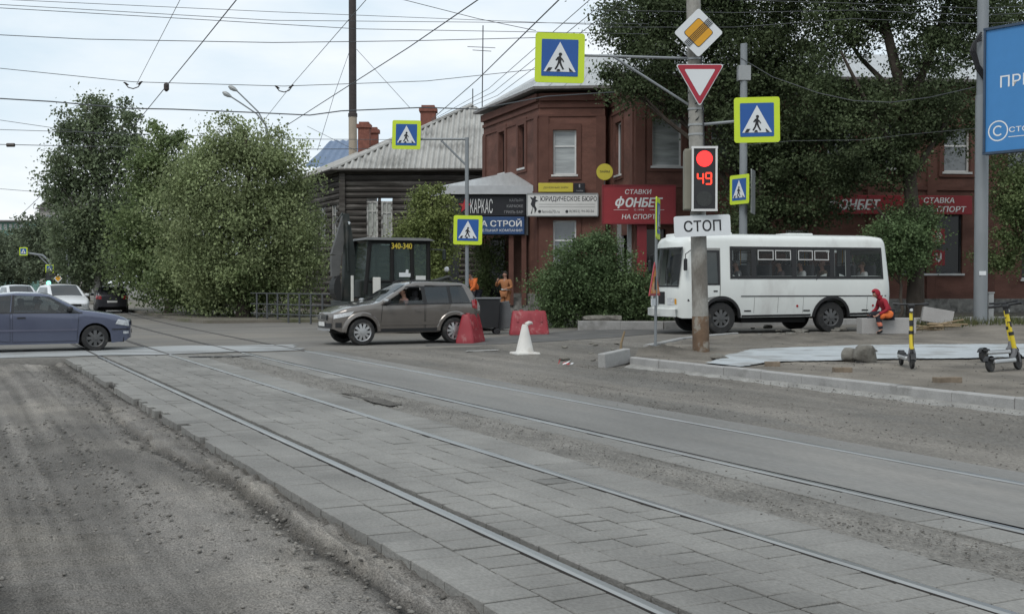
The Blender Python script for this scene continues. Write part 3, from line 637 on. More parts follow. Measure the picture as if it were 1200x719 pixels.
for q in (0, 1): lw.box((hx0 + q * (hx1 - hx0), hy0 - .05, hz / 2), (.3, .34, hz + .2))
lw.build('wall', m_log, lh)
for k, o in enumerate(wins): add_window(lf, o, lh, M('curtained_pane', (.34, .35, .32), .25, var=.4, scale=3), .72, (.5,), depth=.05, frame=m_old, fw=.09)
for o in lwins: add_window(lf2, o, lh, m_pane, .7, (.5,), depth=.05, frame=m_old, fw=.1)
def corrugated(mb, poly, eave_a, eave_b, wl=.30, amp=.085):
    """a roof plane whose waves run up the slope"""
    a = Vector(eave_a); ex = (Vector(eave_b) - a).normalized(); pts = [Vector(p) for p in poly]
    nn = (pts[1] - pts[0]).cross(pts[2] - pts[0]).normalized(); nn = nn if nn.z > 0 else -nn; ey = nn.cross(ex).normalized()
    loc = [((p - a).dot(ex), (p - a).dot(ey)) for p in pts]
    x0, x1 = min(l[0] for l in loc), max(l[0] for l in loc); step = wl / 6; x = x0; rows_ = []
    def span(x):
        ys = []
        for (q, w_) in zip(loc, loc[1:] + loc[:1]):
            if (q[0] - x) * (w_[0] - x) <= 0 and abs(q[0] - w_[0]) > 1e-6: t = (x - q[0]) / (w_[0] - q[0]); ys.append(q[1] + t * (w_[1] - q[1]))
        return (min(ys), max(ys)) if len(ys) >= 2 else None
    while x < x1:
        sp = span(x + 1e-4)
        if sp: rows_.append((x, sp[0], sp[1]))
        x += step
    vs = []
    for (x, y0, y1) in rows_:
        h = amp * math.sin(2 * math.pi * x / wl); nseg = 8
        for k in range(nseg + 1): y = y0 + (y1 - y0) * k / nseg; vs.append(a + ex * x + ey * y + nn * (h + .03 * ((k % 2) * 0)))
    k9 = 9; fs = [(i * k9 + j, (i + 1) * k9 + j, (i + 1) * k9 + j + 1, i * k9 + j + 1) for i in range(len(rows_) - 1) for j in range(8)]
    mb.add(vs, fs)
rf = MB()
apx = P(553, 124, 68); ov = .5
c1 = Vector((hx0 - .5, hy0 - ov, hz)); c2 = Vector((hx1 + .5, hy0 - ov, hz)); c3 = Vector((hx1 + .5, hy1 + ov, hz)); c4 = Vector((pl2[0] - .5, pl2[1] + ov, hz))
rid = P(500, 149, 70.5); rid2 = Vector((rid.x - 3, 76, rid.z - .4))
corrugated(rf, [c1, c2, apx], c1, c2); corrugated(rf, [c4, c1, apx], c4, c1); corrugated(rf, [c2, c3, apx], c2, c3); rf.quad(c3, c4, apx, apx + Vector((.01, 0, 0)))
rf.tube([c1 + Vector((0, 0, .06)), apx + Vector((0, 0, .06))], .10, 6)
rof = rf.build('roof', m_slate, lh, smooth=60)
fb = MB(); fb.tube([c4, c1, c2], .09, 4); fb.add([c1 - Vector((0, -.1, .08)), c2 - Vector((0, -.1, .08)), Vector((hx1, hy0 + .1, hz - .1)), Vector((hx0, hy0 + .1, hz - .1))], [(0, 1, 2, 3)]); fb.build('eave_board', m_log, lh)
for (px, yt, yb, wd, Y) in ((427, 146, 172, .68, 69), (438.5, 152, 170, .5, 70.5), (502, 127, 170, .85, 66.5)):
    t = P(px, yt, Y); q = P(px, yb, Y); cm = MB(); cm.box((t.x, Y, (t.z + q.z) / 2 - .6), (wd, wd, t.z - q.z + 1.2)); cm.box((t.x, Y, t.z - .12), (wd + .16, wd + .16, .22)); cm.box((t.x, Y, t.z + .06), (wd - .1, wd - .1, .14)); cm.build('chimney', m_chim, lh)

# blue-roofed house, tall stack, far blocks
bb = thing('blue_roofed_house', 'house behind the log house of which only a blue metal roof shows', 'house')
m_blue = M('blue_roof_sheet', (0.12, 0.17, 0.26), .5, metal=.2, var=.12)
q = [P(356, 196, 82), P(425, 196, 82), P(425, 164, 90), P(388, 172, 90)]
rb = MB(); corrugated(rb, [Vector(p) for p in q], q[0], q[1], wl=.5, amp=.04); rb.build('roof', m_blue, bb)
wl_ = MB(); wl_.box(((q[0].x + q[1].x) / 2 + .3, 86.5, q[0].z / 2 - .1), (q[1].x - q[0].x - .6, 8.5, q[0].z)); wl_.build('wall', m_log, bb)
stk = thing('chimney_stack', 'tall thin steel chimney stack, dark above and beige below, behind the log house', 'chimney stack', (P(413, 0, 72).x, 72, 0))
s_ = MB(); s_.lathe([(.26, 0), (.26, P(0, 137, 72).z)]); s_.build('lower_pipe', M('beige_pipe', (.33, .28, .22), .7, var=.2, scale=2, stretch=(1, 1, .3)), stk, smooth=True)
zz = P(0, 137, 72).z; s_ = MB(); s_.lathe([(.29, zz), (.29, zz + .2), (.24, zz + .25), (.23, zz + 12)]); s_.build('upper_pipe', M('sooty_pipe', (.045, .036, .034), .7, var=.2, scale=2), stk, smooth=True)
an = thing('roof_antenna', 'thin lattice-less aerial mast standing on the log house roof', 'antenna', (0, 0, 0)); an['label'] = 'thin aerial mast with short crossbars on the log house roof'
t = P(566, 30, 68); b_ = P(565, 128, 68); am = MB(); am.tube([b_, t], .035, 5); am.build('mast', m_dgrey, an)
for yy, l in ((56, .9), (60, .6)): am = MB(); p = P(566, yy, 68); am.tube([p - Vector((l, .3, 0)), p + Vector((l * .8, .3, .05))], .018, 4); am.build('crossbar', m_dgrey, an)
am = MB(); p = P(554, 104, 68); am.tube([p, P(554, 129, 68)], .03, 4); an2 = thing('roof_antenna', 'short aerial rod beside the tall mast on the log house roof', 'antenna'); am.build('mast', m_dgrey, an2)

m_green = M('green_cladding', (.20, .36, .30), .7, var=.2, scale=.15, stretch=(1, 1, 2)); m_beige = M('beige_render', (.36, .34, .31), .8, var=.12, scale=.2)
gb_ = thing('apartment_block', 'far green and white apartment block showing above the trees', 'building'); p = P(30, 262, 240); mb = MB(); mb.box((p.x, 240, p.z / 2), (6.5, 12, p.z)); mb.build('wall', m_green, gb_)
mb = MB(); mb.box((p.x, 239, p.z + .15), (7.0, 14.4, .3)); mb.build('roof', m_fascia, gb_)
for k in range(6):
    for r_ in range(2): mb = MB(); mb.box((p.x - 2.6 + k * 1.05, 233.96, p.z - 1.0 - r_ * 2.8), (.6, .1, 1.3)); mb.build('window', m_white, gb_)
gt = thing('corner_tower', 'grey gable-roofed building half hidden behind the tall birch', 'building'); p = P(62, 246, 150); mb = MB(); mb.box((p.x + 2, 152, p.z / 2), (6.0, 8, p.z)); mb.build('wall', m_beige, gt)
t = P(62, 240, 150); mb = MB(); mb.prism([(-3.4, 0), (3.4, 0), (0, 2.6)], -4.4, 4.4, T=Matrix.Translation((p.x + 2, 152, p.z))); mb.build('roof', m_fascia, gt)
mb = MB(); mb.box((p.x + 3.4, 147.95, p.z - 1.6), (1.2, .12, 1.8)); mb.build('window', m_white, gt)

# ------------------------------------------------------------------ boards and shop signs
m_black = M('black_board', (.014, .014, .018), .45, var=.1)
m_navy = M('blue_board', (.030, .075, .19), .45, var=.08)
m_wboard = M('white_board', (.66, .66, .64), .5, var=.05)
m_wtext = M('white_letter', (.72, .72, .71), .5, var=.03)
m_dtext = M('dark_letter', (.03, .03, .035), .5, var=.03)
m_gtext = M('grey_letter', (.30, .30, .31), .5, var=.03)
m_yel = M('yellow_board', (.55, .47, .055), .5, var=.05)
m_red = M('red_board', (.27, .022, .028), .45, var=.06)
m_redtx = M('red_letter', (.42, .02, .03), .5)
def board(name, label, px0, py0, px1, py1, Y, mat, th=.10, group=None, edge=None, cat='sign', rz=0.0):
    a, c = P(px0, py0, Y), P(px1, py1, Y); t = thing(name, label, cat, ((a.x + c.x) / 2, Y, (a.z + c.z) / 2), rz, group)
    W, H = c.x - a.x, a.z - c.z; mb = MB(); mb.bbox((0, 0, 0), (W, th, H), .015); mb.build('panel', mat, t)
    if edge is not None:
        eb = MB(); e = .05
        for (cx_, cz_, w_, h_) in ((0, H / 2, W + .02, e), (0, -H / 2, W + .02, e), (-W / 2, 0, e, H - e), (W / 2, 0, e, H - e)): eb.box((cx_, -.01, cz_), (w_, th + .03, h_))
        eb.build('frame', edge, t)
    return t, W, H, -th / 2
def brandtext(t, x, z, y, h, w_):
    q = w_ / 6.35
    lettering('О', m_wtext, t, x - w_ / 2 + q * .62, z, y, height=h * .80, width=q * 1.22, bold=.035, shear=.25)
    MB().prism([(x - w_ / 2 + q * .62 + a - .5 * .25 * h * 0 + s_ * .25 * h * .6, z + s_ * h * .62) for a, s_ in ((-q * .11, -1), (q * .11, -1), (q * .11, 1), (-q * .11, 1))], y - .008, y - .004).build('lettering', m_wtext, t)
    lettering('ОНБЕТ', m_wtext, t, x + w_ / 2, z, y, height=h, width=w_ - q * 1.38, bold=.035, shear=.25, align='RIGHT')
t, W, H, y = board('shop_sign', 'black sign band with narrow white lettering and a red star under the porch roof', 534, 230, 616, 253, Yp - .05, m_black)
lettering('КАРКАС', m_wtext, t, -.42, .0, y, height=.66, width=1.02)
for k, s_ in enumerate(('КАЛЬЯН', 'КАРАОКЕ', 'ГРИЛЬ БАР')): lettering(s_, m_gtext, t, W / 2 - .12, .27 - .27 * k, y, height=.13, width=.62 + .12 * k, align='RIGHT')
mb = MB(); mb.prism([(.30 * math.cos(R(90 + 36 * k)) * (1 if k % 2 == 0 else .42) - W / 2 + .42, .34 * math.sin(R(90 + 36 * k)) * (1 if k % 2 == 0 else .42)) for k in range(10)], y - .01, y - .002); mb.build('star', m_redtx, t)
t, W, H, y = board('shop_sign', 'blue sign board with white building-firm lettering below the black porch sign', 545, 254, 614.5, 274.5, Yp - .08, m_navy)
lettering('А СТРОЙ', m_wtext, t, W / 2 - .12, .13, y, height=.36, width=1.86, bold=.02, align='RIGHT')
lettering('ТЕЛЬНАЯ КОМПАНИЯ', m_wtext, t, W / 2 - .10, -.22, y, height=.12, width=1.95, align='RIGHT')
t, W, H, y = board('shop_sign', 'white law-office sign with dark lettering and a small figure on brick wall', 617.5, 227, 700.5, 253, 51.6, m_wboard, edge=m_grey)
lettering('ЮРИДИЧЕСКОЕ БЮРО', m_dtext, t, .28, .25, y, height=.26, width=2.52, bold=.012)
lettering('femida70.ru', m_dtext, t, -.52, -.30, y, height=.13, width=.8); lettering('8(3822) 94-00-56', m_dtext, t, .86, -.30, y, height=.14, width=1.1)
MB().box((.2, y - .004, .02), (2.5, .004, .012)).build('line', m_dtext, t); mb = MB(); mb.box((.2, y - .004, -.10), (2.5, .004, .012)); mb.build('line', m_dtext, t)
for q in (-1.02, .20): MB().prism(circ(.07, 14, q, -.30), y - .006, y - .002).build('emblem', m_dtext, t)
mb = MB()
mb.prism([(-1.42, -.40), (-1.33, -.12), (-1.42, .02), (-1.36, .2), (-1.46, .36), (-1.30, .30), (-1.24, .40), (-1.16, .34), (-1.2, .24), (-1.08, .18), (-1.2, .12), (-1.22, -.02), (-1.14, -.2), (-1.24, -.40), (-1.25, -.2), (-1.31, -.1), (-1.36, -.40)], y - .006, y - .002)
mb.build('lettering', m_dtext, t)
t, W, H, y = board('wall_sign', 'narrow yellow sign above the white law-office board', 631, 214.5, 671.5, 225, 51.6, m_yel); lettering('ДЕНЕЖНЫЙ ЗАЙМ', m_dtext, t, 0, 0, y, height=.12, width=1.1)
t, W, H, y = board('wall_sign', 'small black plate beside the narrow yellow sign', 672.5, 214.5, 685.5, 226, 51.6, m_black); lettering('ЗАЙМ', m_gtext, t, 0, -.12, y, height=.08, width=.3); mb = MB(); mb.prism([(-.03, .02), (.03, .02), (.03, .16), (-.03, .16)], y - .005, y - .002); mb.build('mark', m_gtext, t)
p = P(708.5, 201.5, 50.6); t = thing('round_sign', 'round yellow projecting sign between the two brick bays', 'sign', p); mb = MB(); mb.prism(circ(.36, 28), -.06, .06); mb.build('disc', m_yel, t); lettering('ЗАЙМ', m_dtext, t, 0, .02, -.06, height=.12, width=.44, bold=.01); mb = MB(); mb.tube([(0.1, 0, -.05), (.12, .9, -.05)], .03, 6); mb.tube([(0, -.02, -.34), (0, -.02, -.62)], .02, 6); mb.build('bracket', m_dgrey, t)
t, W, H, y = board('shop_sign', 'large red betting-shop sign with white slanted lettering above the corner entrance', 706, 217.5, 791, 262, 48.0, m_red, th=.16, edge=m_redpaint)
lettering('СТАВКИ', m_wtext, t, -.03, .53, y, height=.20, width=1.1, bold=.01, shear=.15); brandtext(t, 0.0, .09, y, .40, 1.98); lettering('НА СПОРТ', m_wtext, t, 0, -.50, y, height=.20, width=1.42, bold=.01, shear=.15)
[MB().box((q, y - .004, -.22), (.6, .006, .014)).build('line', m_wtext, t) for q in (-.75, .75)]; lettering('С 1994', m_wtext, t, 0, -.22, y, height=.07, width=.4)
t, W, H, y = board('shop_sign', 'long dark red betting-shop sign band half covered by tree leaves', 972, 229, 1141, 251, 49.4, m_red, th=.14, rz=R(4))
brandtext(t, -2.1, 0.0, y, .46, 2.3); lettering('СТАВКА', m_wtext, t, 1.62, .2, y, height=.24, width=1.35, bold=.02, shear=.15); lettering('НА СПОРТ', m_wtext, t, 1.85, -.18, y, height=.25, width=1.95, bold=.02, shear=.15)
for yy, nm, body in ((277, 'red poster with a round white emblem in the dark shop window', 'Ф'), (302, 'red poster with a white mark, lower one in the dark shop window', 'U')):
    t, W, H, y = board('window_poster', nm, 1092, yy - 9, 1107.5, yy + 9, 49.3, m_red, th=.03, cat='poster', rz=R(6)); 
    if body == 'Ф':
        mb = MB(); mb.prism(circ(.15, 20, 0, .04), y - .006, y - .002); mb.build('emblem', m_wtext, t); lettering('О', m_redtx, t, 0, .04, y - .006, height=.12, width=.2); lettering('І', m_redtx, t, 0, .04, y - .006, height=.22, bold=.02); mb = MB(); mb.box((0, y - .004, -.2), (.34, .004, .05)); mb.build('line', m_wtext, t)
    else:
        mb = MB(); mb.prism([(-.13, .2), (-.06, .2), (-.06, 0), (.06, 0), (.06, .2), (.13, .2), (.13, -.06), (0, -.2), (-.13, -.06)], y - .006, y - .002); mb.build('emblem', m_wtext, t)

# fence in front of the log house
m_fence = M('fence_grey', (.070, .074, .078), .6, var=.12)
fa, fb_ = P(338, 370, 47.0), P(392, 370, 44.5)
fn = thing('pedestrian_railing', 'grey steel pedestrian railing beside the log house', 'railing')
d = Vector((fb_.x - fa.x, fb_.y - fa.y, 0))
rl = MB()
for z in (.35, .75, 1.2): rl.tube([Vector((fa.x, fa.y, z)) - d * .9, Vector((fa.x, fa.y, z)) + d * 1.6], .028, 6)
rl.build('rail', m_fence, fn)
for k in range(-3, 9):
    q = Vector((fa.x, fa.y, 0)) + d * (k / 4); pb_ = MB(); pb_.tube([q + Vector((0, 0, -.1)), q + Vector((0, 0, 1.22))], .04, 6); pb_.build('post', m_fence, fn)
# paling fence behind the street trees
m_pal = M('old_paling', (.07, .062, .055), .9, var=.3, scale=2)
pf = thing('paling_fence', 'dark wooden paling fence behind the street trees', 'fence'); mb = MB()
a, c = VU(19, 48), VU(24, 106)
nn = 170
for k in range(nn): q = a.lerp(c, k / nn); mb.box((q.x, q.y, .95), (.16, .16, 1.9 + .1 * math.sin(k * 2.3)))
mb.build('palings', m_pal, pf)
for i, px in enumerate((352, 361, 371)):
    pass
# ------------------------------------------------------------------ trees and shrubs
m_bark = M('bark', (.070, .058, .048), .95, var=.3, scale=5, stretch=(1, 1, .3), bump=.7, bscale=12, spec=.1)
m_birch = M('pale_bark', (.28, .27, .25), .9, var=.2, scale=4, col2=(.05, .045, .04), c2scale=5, c2lo=.55, c2hi=.62, stretch=(1, 1, 2), spec=.1)
def leafmat(name, c, c2): return M(name, c, .6, var=.18, scale=.5, col2=c2, c2scale=.6, c2lo=.45, c2hi=.65, attr='shade', transl=.30, spec=.25)
m_lf_dark = leafmat('leaf_dark', (0.075, 0.101, 0.048), (0.097, 0.127, 0.060))
m_lf_mid = leafmat('leaf_mid', (0.141, 0.189, 0.080), (0.189, 0.236, 0.103))
m_lf_pale = leafmat('leaf_pale', (0.211, 0.254, 0.121), (0.261, 0.304, 0.151))
m_lf_bush = leafmat('leaf_bush', (0.105, 0.156, 0.068), (0.136, 0.190, 0.084))
m_lf_haze = leafmat('leaf_far_haze', (0.115, 0.142, 0.089), (0.142, 0.169, 0.105))  # paler leaves: distance haze painted into their colour
def crown(name, blobs, n, size, mat, parent, seed, sub=44, spread=.30, droop=0.0, inner=.45, loc=(0, 0, 0), aspect=1.5):
    """small folded leaves gathered in sprays through the volume of some ellipsoids (x,y,z,rx,ry,rz)"""
    n = int(n * 3.7); size = size * .47
    rg = np.random.default_rng(seed); bl = np.array(blobs, float); vol = (bl[:, 3] * bl[:, 4] * bl[:, 5]) ** .75; share = vol / vol.sum()
    C = []; Sh = []
    for b, s in zip(bl, share):
        k = max(5, int(sub * s * len(bl))); m = int(n * s / k) + 1
        d = rg.normal(size=(k, 3)); d /= np.linalg.norm(d, axis=1)[:, None]; rr = inner + (1.03 - inner) * rg.random(k) ** .6
        cc = b[:3] + d * rr[:, None] * b[3:6] * (1 + .20 * rg.normal(size=(k, 1)))
        sg = spread * (.6 + .9 * rg.random(k)) * (b[3:6].mean()) ** .55
        cs = .72 + .56 * rg.random(k)
        q = rg.normal(size=(k, m, 3)) * sg[:, None, None] * np.array([1, 1, .62]) + cc[:, None, :]
        q[..., 2] -= droop * np.abs(rg.normal(size=(k, m))) * sg[:, None]
        keep = rg.random((k, m)) < rg.uniform(.35, 1.0, (k, 1))
        C.append(q[keep]); Sh.append(((cs[:, None] * (.8 + .4 * rg.random((k, m))))[keep]))
    C = np.concatenate(C); Sh = np.concatenate(Sh); n = len(C)
    C[:, 2] = np.maximum(C[:, 2], .05)
    a = rg.normal(size=(n, 3)); a[:, 2] -= .25 + droop; a /= np.linalg.norm(a, axis=1)[:, None]
    nn = rg.normal(size=(n, 3)) * .8 + np.array([0, 0, .7]); b = np.cross(nn, a); b /= np.linalg.norm(b, axis=1)[:, None] + 1e-6
    sz = size * (.55 + .9 * rg.random(n)); l = (a * sz[:, None]) * aspect * .5; w_ = b * sz[:, None] * .5
    v = np.stack([C - l, C + w_, C + l, C - w_], 1)
    me = bpy.data.meshes.new(name); me.vertices.add(n * 4); me.vertices.foreach_set('co', v.astype(np.float32).ravel())
    me.loops.add(n * 4); me.loops.foreach_set('vertex_index', np.arange(n * 4, dtype=np.int32)); me.polygons.add(n); me.polygons.foreach_set('loop_start', np.arange(0, n * 4, 4, dtype=np.int32))
    me.update(calc_edges=True); at = me.attributes.new('shade', 'FLOAT', 'FACE'); at.data.foreach_set('value', Sh.astype(np.float32))
    return link_mesh('crown' if name is None else name, me, mat, parent)
def trunk(parent, base, top, r0, blobs, mat, seed, fork=.45, limbs=None):
    rr = random.Random(seed); mb = MB(); base = Vector(base); top = Vector(top); pts = []
    for i in range(9): t = i / 8; pts.append(base.lerp(top, t) + Vector((rr.gauss(0, .10), rr.gauss(0, .10), 0)) * (1 if 0 < i else 0))
    mb.tube(pts, [r0 * (1.25 if i == 0 else 1 - .8 * i / 8) for i in range(9)], 9)
    for b in (limbs or blobs):
        c = Vector(b[:3]); t = min(.85, max(fork * .7, (c.z - base.z) / max(1e-3, top.z - base.z) - .25 + rr.uniform(-.1, .05))); s = pts[int(t * 8)]; m = s.lerp(c, .5) + Vector((rr.gauss(0, .3), rr.gauss(0, .3), .25)); rb_ = r0 * (1 - .8 * t) * .6
        mb.tube([s, s.lerp(m, .5) + Vector((0, 0, .1)), m, c], [rb_, rb_ * .8, rb_ * .6, rb_ * .22], 6)
        for k in range(3): e = c + Vector((rr.uniform(-.7, .7) * b[3], rr.uniform(-.7, .7) * b[4], rr.uniform(-.2, .8) * b[5])); mb.tube([m, m.lerp(e, .55) + Vector((0, 0, .1)), e], [rb_ * .45, rb_ * .3, .015], 5)
    return mb.build('trunk', mat, parent, smooth=True)
def PB(px, py, Y, rpx, rpy, ry=None):
    """an ellipsoid of crown seen at a pixel, rpx by rpy photo pixels in radius at depth Y"""
    p = P(px, py, Y); k = Y / F; return (p.x, Y, p.z, rpx * k, (ry if ry else (rpx * k + rpy * k) / 2), rpy * k)
def tree(name, label, cat, base, blobs, n, size, mat, bark, seed, r0=.22, top=None, group=None, **kw):
    t = thing(name, label, cat, (0, 0, 0), 0, group)
    b = np.array(blobs); top = top or (float(b[:, 0].mean()), float(b[:, 1].mean()), float((b[:, 2] + b[:, 5] * .4).max()))
    trunk(t, base, top, r0, blobs, bark, seed); crown('crown', blobs, n, size, mat, t, seed, **kw); return t
# the corner of the tram street, tallest first
Y = 63
tree('birch_tree', 'tall dark birch with ragged double top at the far end of the tree row', 'tree', tuple(P(118, 366, Y).xy) + (0,),
     [PB(110, 150, Y, 22, 40), PB(112, 128, Y, 11, 24), PB(84, 150, Y, 14, 22), PB(95, 195, Y, 30, 34), PB(74, 210, Y, 19, 26), PB(58, 220, Y, 9, 18), PB(154, 140, Y, 11, 22), PB(150, 175, Y, 24, 34), PB(125, 230, Y, 44, 44), PB(105, 275, Y, 42, 40), PB(150, 290, Y, 40, 50), PB(96, 305, Y, 28, 28)],
     17000, .24, leafmat('leaf_birch', (0.134, 0.170, 0.098), (0.173, 0.213, 0.117)), m_birch, 21, .24, spread=.34)
Y = 58
tree('poplar_tree', 'bushy mid-green tree between the tall birch and the pale willow', 'tree', tuple(P(196, 366, Y).xy) + (0,),
     [PB(190, 175, Y, 22, 28), PB(176, 205, Y, 26, 34), PB(205, 215, Y, 30, 40), PB(188, 260, Y, 44, 46), PB(180, 310, Y, 46, 40), PB(212, 305, Y, 40, 44)],
     15000, .22, m_lf_mid, m_bark, 22, .2)
Y = 51
tree('willow_tree', 'broad pale-green willow hanging almost to the kerb of the tram street', 'tree', tuple(P(285, 366, Y).xy) + (0,),
     [PB(262, 165, Y, 30, 26), PB(300, 170, Y, 38, 30), PB(330, 195, Y, 34, 34), PB(225, 205, Y, 34, 36), PB(278, 215, Y, 56, 50), PB(345, 245, Y, 32, 44), PB(238, 262, Y, 48, 50), PB(300, 275, Y, 60, 50), PB(352, 292, Y, 28, 36), PB(255, 322, Y, 44, 34), PB(322, 325, Y, 46, 30)],
     34000, .17, m_lf_pale, m_bark, 23, .3, droop=.8, spread=.28)
Y = 54
tree('elm_tree', 'dark low tree filling the gap under the willow beside the street', 'tree', tuple(P(235, 368, Y + 2).xy) + (0,),
     [PB(215, 325, Y, 36, 30), PB(265, 330, Y, 34, 28), PB(292, 345, Y - 2, 26, 20), PB(240, 345, Y, 26, 16), PB(300, 330, Y - 3, 36, 26)],
     12000, .18, m_lf_mid, m_bark, 24, .16)
for k, (px, py, Y, rx, ry_, lab) in enumerate(((18, 300, 150, 32, 40, 'far hazy tree at the picture edge beyond the white cars'), (60, 290, 120, 34, 46, 'far tree behind the overhanging crossing sign'), (100, 300, 95, 30, 44, 'tree behind the pale lamp post on the tram street'),
                                             (-30, 300, 140, 36, 44, 'far tree mostly beyond the picture edge by the white cars'))):
    p = P(px, 0, Y)
    tree('roadside_tree', lab, 'tree', (p.x, Y, 0), [PB(px, py - ry_ * .35, Y, rx * .6, ry_ * .6), PB(px - rx * .5, py, Y, rx * .55, ry_ * .6), PB(px + rx * .5, py + 4, Y, rx * .55, ry_ * .6), PB(px, py + ry_ * .4, Y, rx * .9, ry_ * .5)], 6000, .30 * Y / 100 + .05, m_lf_haze, m_bark, 40 + k, .2, group='trees along the far street')
# big dark trees before the brick house
Y = 44.5
tree('poplar_tree', 'big dark poplar with its trunk behind the bus and its crown over the brick house', 'tree', tuple(P(884, 360, Y + .8).xy) + (.2,),
     [PB(735, 25, Y, 34, 34), PB(775, 60, Y, 44, 34), PB(745, 100, Y, 30, 22), PB(785, 115, Y, 24, 22), PB(715, 85, Y, 14, 16), PB(800, 10, Y, 60, 44), PB(870, 40, Y, 50, 50), PB(860, 110, Y, 40, 50), PB(905, 130, Y, 50, 50), PB(890, 200, Y, 46, 46), PB(960, 190, Y, 44, 42), PB(940, 243, Y, 40, 24), PB(890, 255, Y, 34, 24), PB(830, -40, Y, 90, 50), PB(930, -30, Y, 60, 50), PB(915, 65, Y, 36, 40)],
     62000, .155, m_lf_dark, m_bark, 31, .34, top=tuple(P(870, -40, Y)), spread=.30)
Y = 42.0
t2 = thing('poplar_tree', 'big forked poplar standing behind the seated man, trunk showing through its crown', 'tree')
bl2 = [PB(985, 30, Y, 40, 40), PB(985, 122, Y, 30, 24), PB(1080, 155, Y, 28, 22), PB(958, 95, Y, 28, 34), PB(1040, 15, Y, 34, 26), PB(1095, 60, Y, 44, 30), PB(1135, 20, Y, 40, 34), PB(1010, 140, Y, 50, 40), PB(1090, 125, Y, 44, 36), PB(1045, 190, Y, 38, 30), PB(1000, 196, Y, 40, 26), PB(1064, 256, Y, 24, 26), PB(1058, 292, Y, 34, 22), PB(1142, 150, Y, 14, 30), PB(1020, -40, Y, 80, 44), PB(1120, -45, Y, 70, 44)]
crown('crown', bl2, 46000, .15, m_lf_dark, t2, 32, spread=.28, inner=.4)
tb = MB(); g0 = P(1072, 372, Y)
pts = [Vector((g0.x, Y, .1)), P(1074, 300, Y), P(1066, 210, Y), P(1060, 120, Y), P(1040, 40, Y), P(1020, -40, Y)]
tb.tube(pts, [.36, .27, .25, .23, .17, .08], 10)
for path, rr_ in (([pts[3] + Vector((0, 0, -.6)), P(1092, 60, Y), P(1110, 5, Y + .5), P(1125, -50, Y)], (.17, .13, .10, .05)), ([pts[2], P(1020, 130, Y - .6), P(985, 60, Y - .8)], (.14, .10, .04)), ([pts[2], P(1105, 150, Y - .5), P(1135, 90, Y)], (.12, .08, .03)), ([pts[1], P(1045, 265, Y - .8), P(1020, 235, Y - 1)], (.09, .06, .03)), ([pts[4], P(985, 10, Y)], (.1, .04)), ([pts[3], P(1010, 70, Y + .8), P(975, 20, Y + 1)], (.12, .08, .03))): tb.tube(path, list(rr_), 7)
tb.build('trunk', m_bark, t2, smooth=True)
Y = 43.5
tree('maple_tree', 'leafy tree behind the billboard pole at the picture edge', 'tree', tuple(P(1235, 372, Y).xy) + (.2,),
     [PB(1190, 10, Y, 44, 40), PB(1185, 210, Y, 24, 40), PB(1188, 255, Y, 26, 34), PB(1178, 295, Y, 20, 22), PB(1235, 120, Y, 60, 80), PB(1230, 260, Y, 40, 50)], 22000, .15, m_lf_mid, m_bark, 33, .26)
Y = 41.2
tree('young_maple', 'low light-green sapling between the bus and the forked poplar trunk', 'tree', tuple(P(1052, 372, Y).xy) + (.2,), [PB(1040, 275, Y, 24, 22), PB(1062, 300, Y, 28, 20), PB(1035, 305, Y, 22, 18), PB(1076, 270, Y, 20, 26)], 5000, .13, m_lf_bush, m_bark, 34, .07)
# shrubs
Y = 39.8
tree('lilac_bush', 'large spreading lilac bush before the brick house corner', 'bush', (P(690, 0, Y).x, Y, .3),
     [PB(690, 305, Y, 34, 26), PB(655, 330, Y, 30, 26), PB(715, 330, Y, 42, 32), PB(668, 358, Y, 36, 24), PB(722, 360, Y, 46, 24), PB(645, 352, Y, 14, 22), PB(756, 345, Y, 26, 26), PB(704, 288, Y, 20, 12), PB(770, 365, Y, 26, 16), PB(690, 340, Y, 40, 30)],
     26000, .115, m_lf_bush, m_bark, 35, .06, inner=.5, spread=.22)
Y = 50
tree('young_maple', 'small yellow-green maple between the log house and the porch', 'tree', (P(500, 0, Y).x, Y, .1),
     [PB(500, 240, Y, 16, 18), PB(512, 265, Y, 22, 20), PB(486, 270, Y, 20, 18), PB(505, 295, Y, 26, 18), PB(522, 245, Y, 10, 16), PB(497, 322, Y, 24, 16), PB(508, 222, Y, 7, 9)], 9000, .15, leafmat('leaf_yellow', (0.176, 0.216, 0.074), (0.216, 0.250, 0.092)), m_bark, 36, .08)
Y = 56.5
tree('hedge_bush', 'green bush seen through the open porch beside the steps', 'bush', (P(572, 0, Y).x, Y, .3), [PB(575, 300, Y, 20, 26), PB(570, 335, Y, 22, 18), PB(585, 320, Y, 16, 22)], 4000, .15, m_lf_mid, m_bark, 37, .05)
# grass and weeds
def tufts(name, label, pts, h, mat, seed):
    rg = np.random.default_rng(seed); n = len(pts); a = rg.random(n) * 6.28; hh = h * (.4 + .9 * rg.random(n)); w_ = .008 + .01 * rg.random(n); lean = rg.normal(size=(n, 2)) * .35
    d = np.stack([np.cos(a) * w_, np.sin(a) * w_, 0 * a], -1); tip = pts + np.stack([lean[:, 0] * hh, lean[:, 1] * hh, hh], -1)
    v = np.stack([pts - d, pts + d, tip], 1); me = bpy.data.meshes.new(name); me.vertices.add(n * 3); me.vertices.foreach_set('co', v.astype(np.float32).ravel())
    me.loops.add(n * 3); me.loops.foreach_set('vertex_index', np.arange(n * 3, dtype=np.int32)); me.polygons.add(n); me.polygons.foreach_set('loop_start', np.arange(0, n * 3, 3, dtype=np.int32)); me.update(calc_edges=True)
    at = me.attributes.new('shade', 'FLOAT', 'FACE'); at.data.foreach_set('value', (.6 + .7 * rg.random(n)).astype(np.float32))
    return tag(link_mesh(name, me, mat), label, 'grass', kind='stuff')
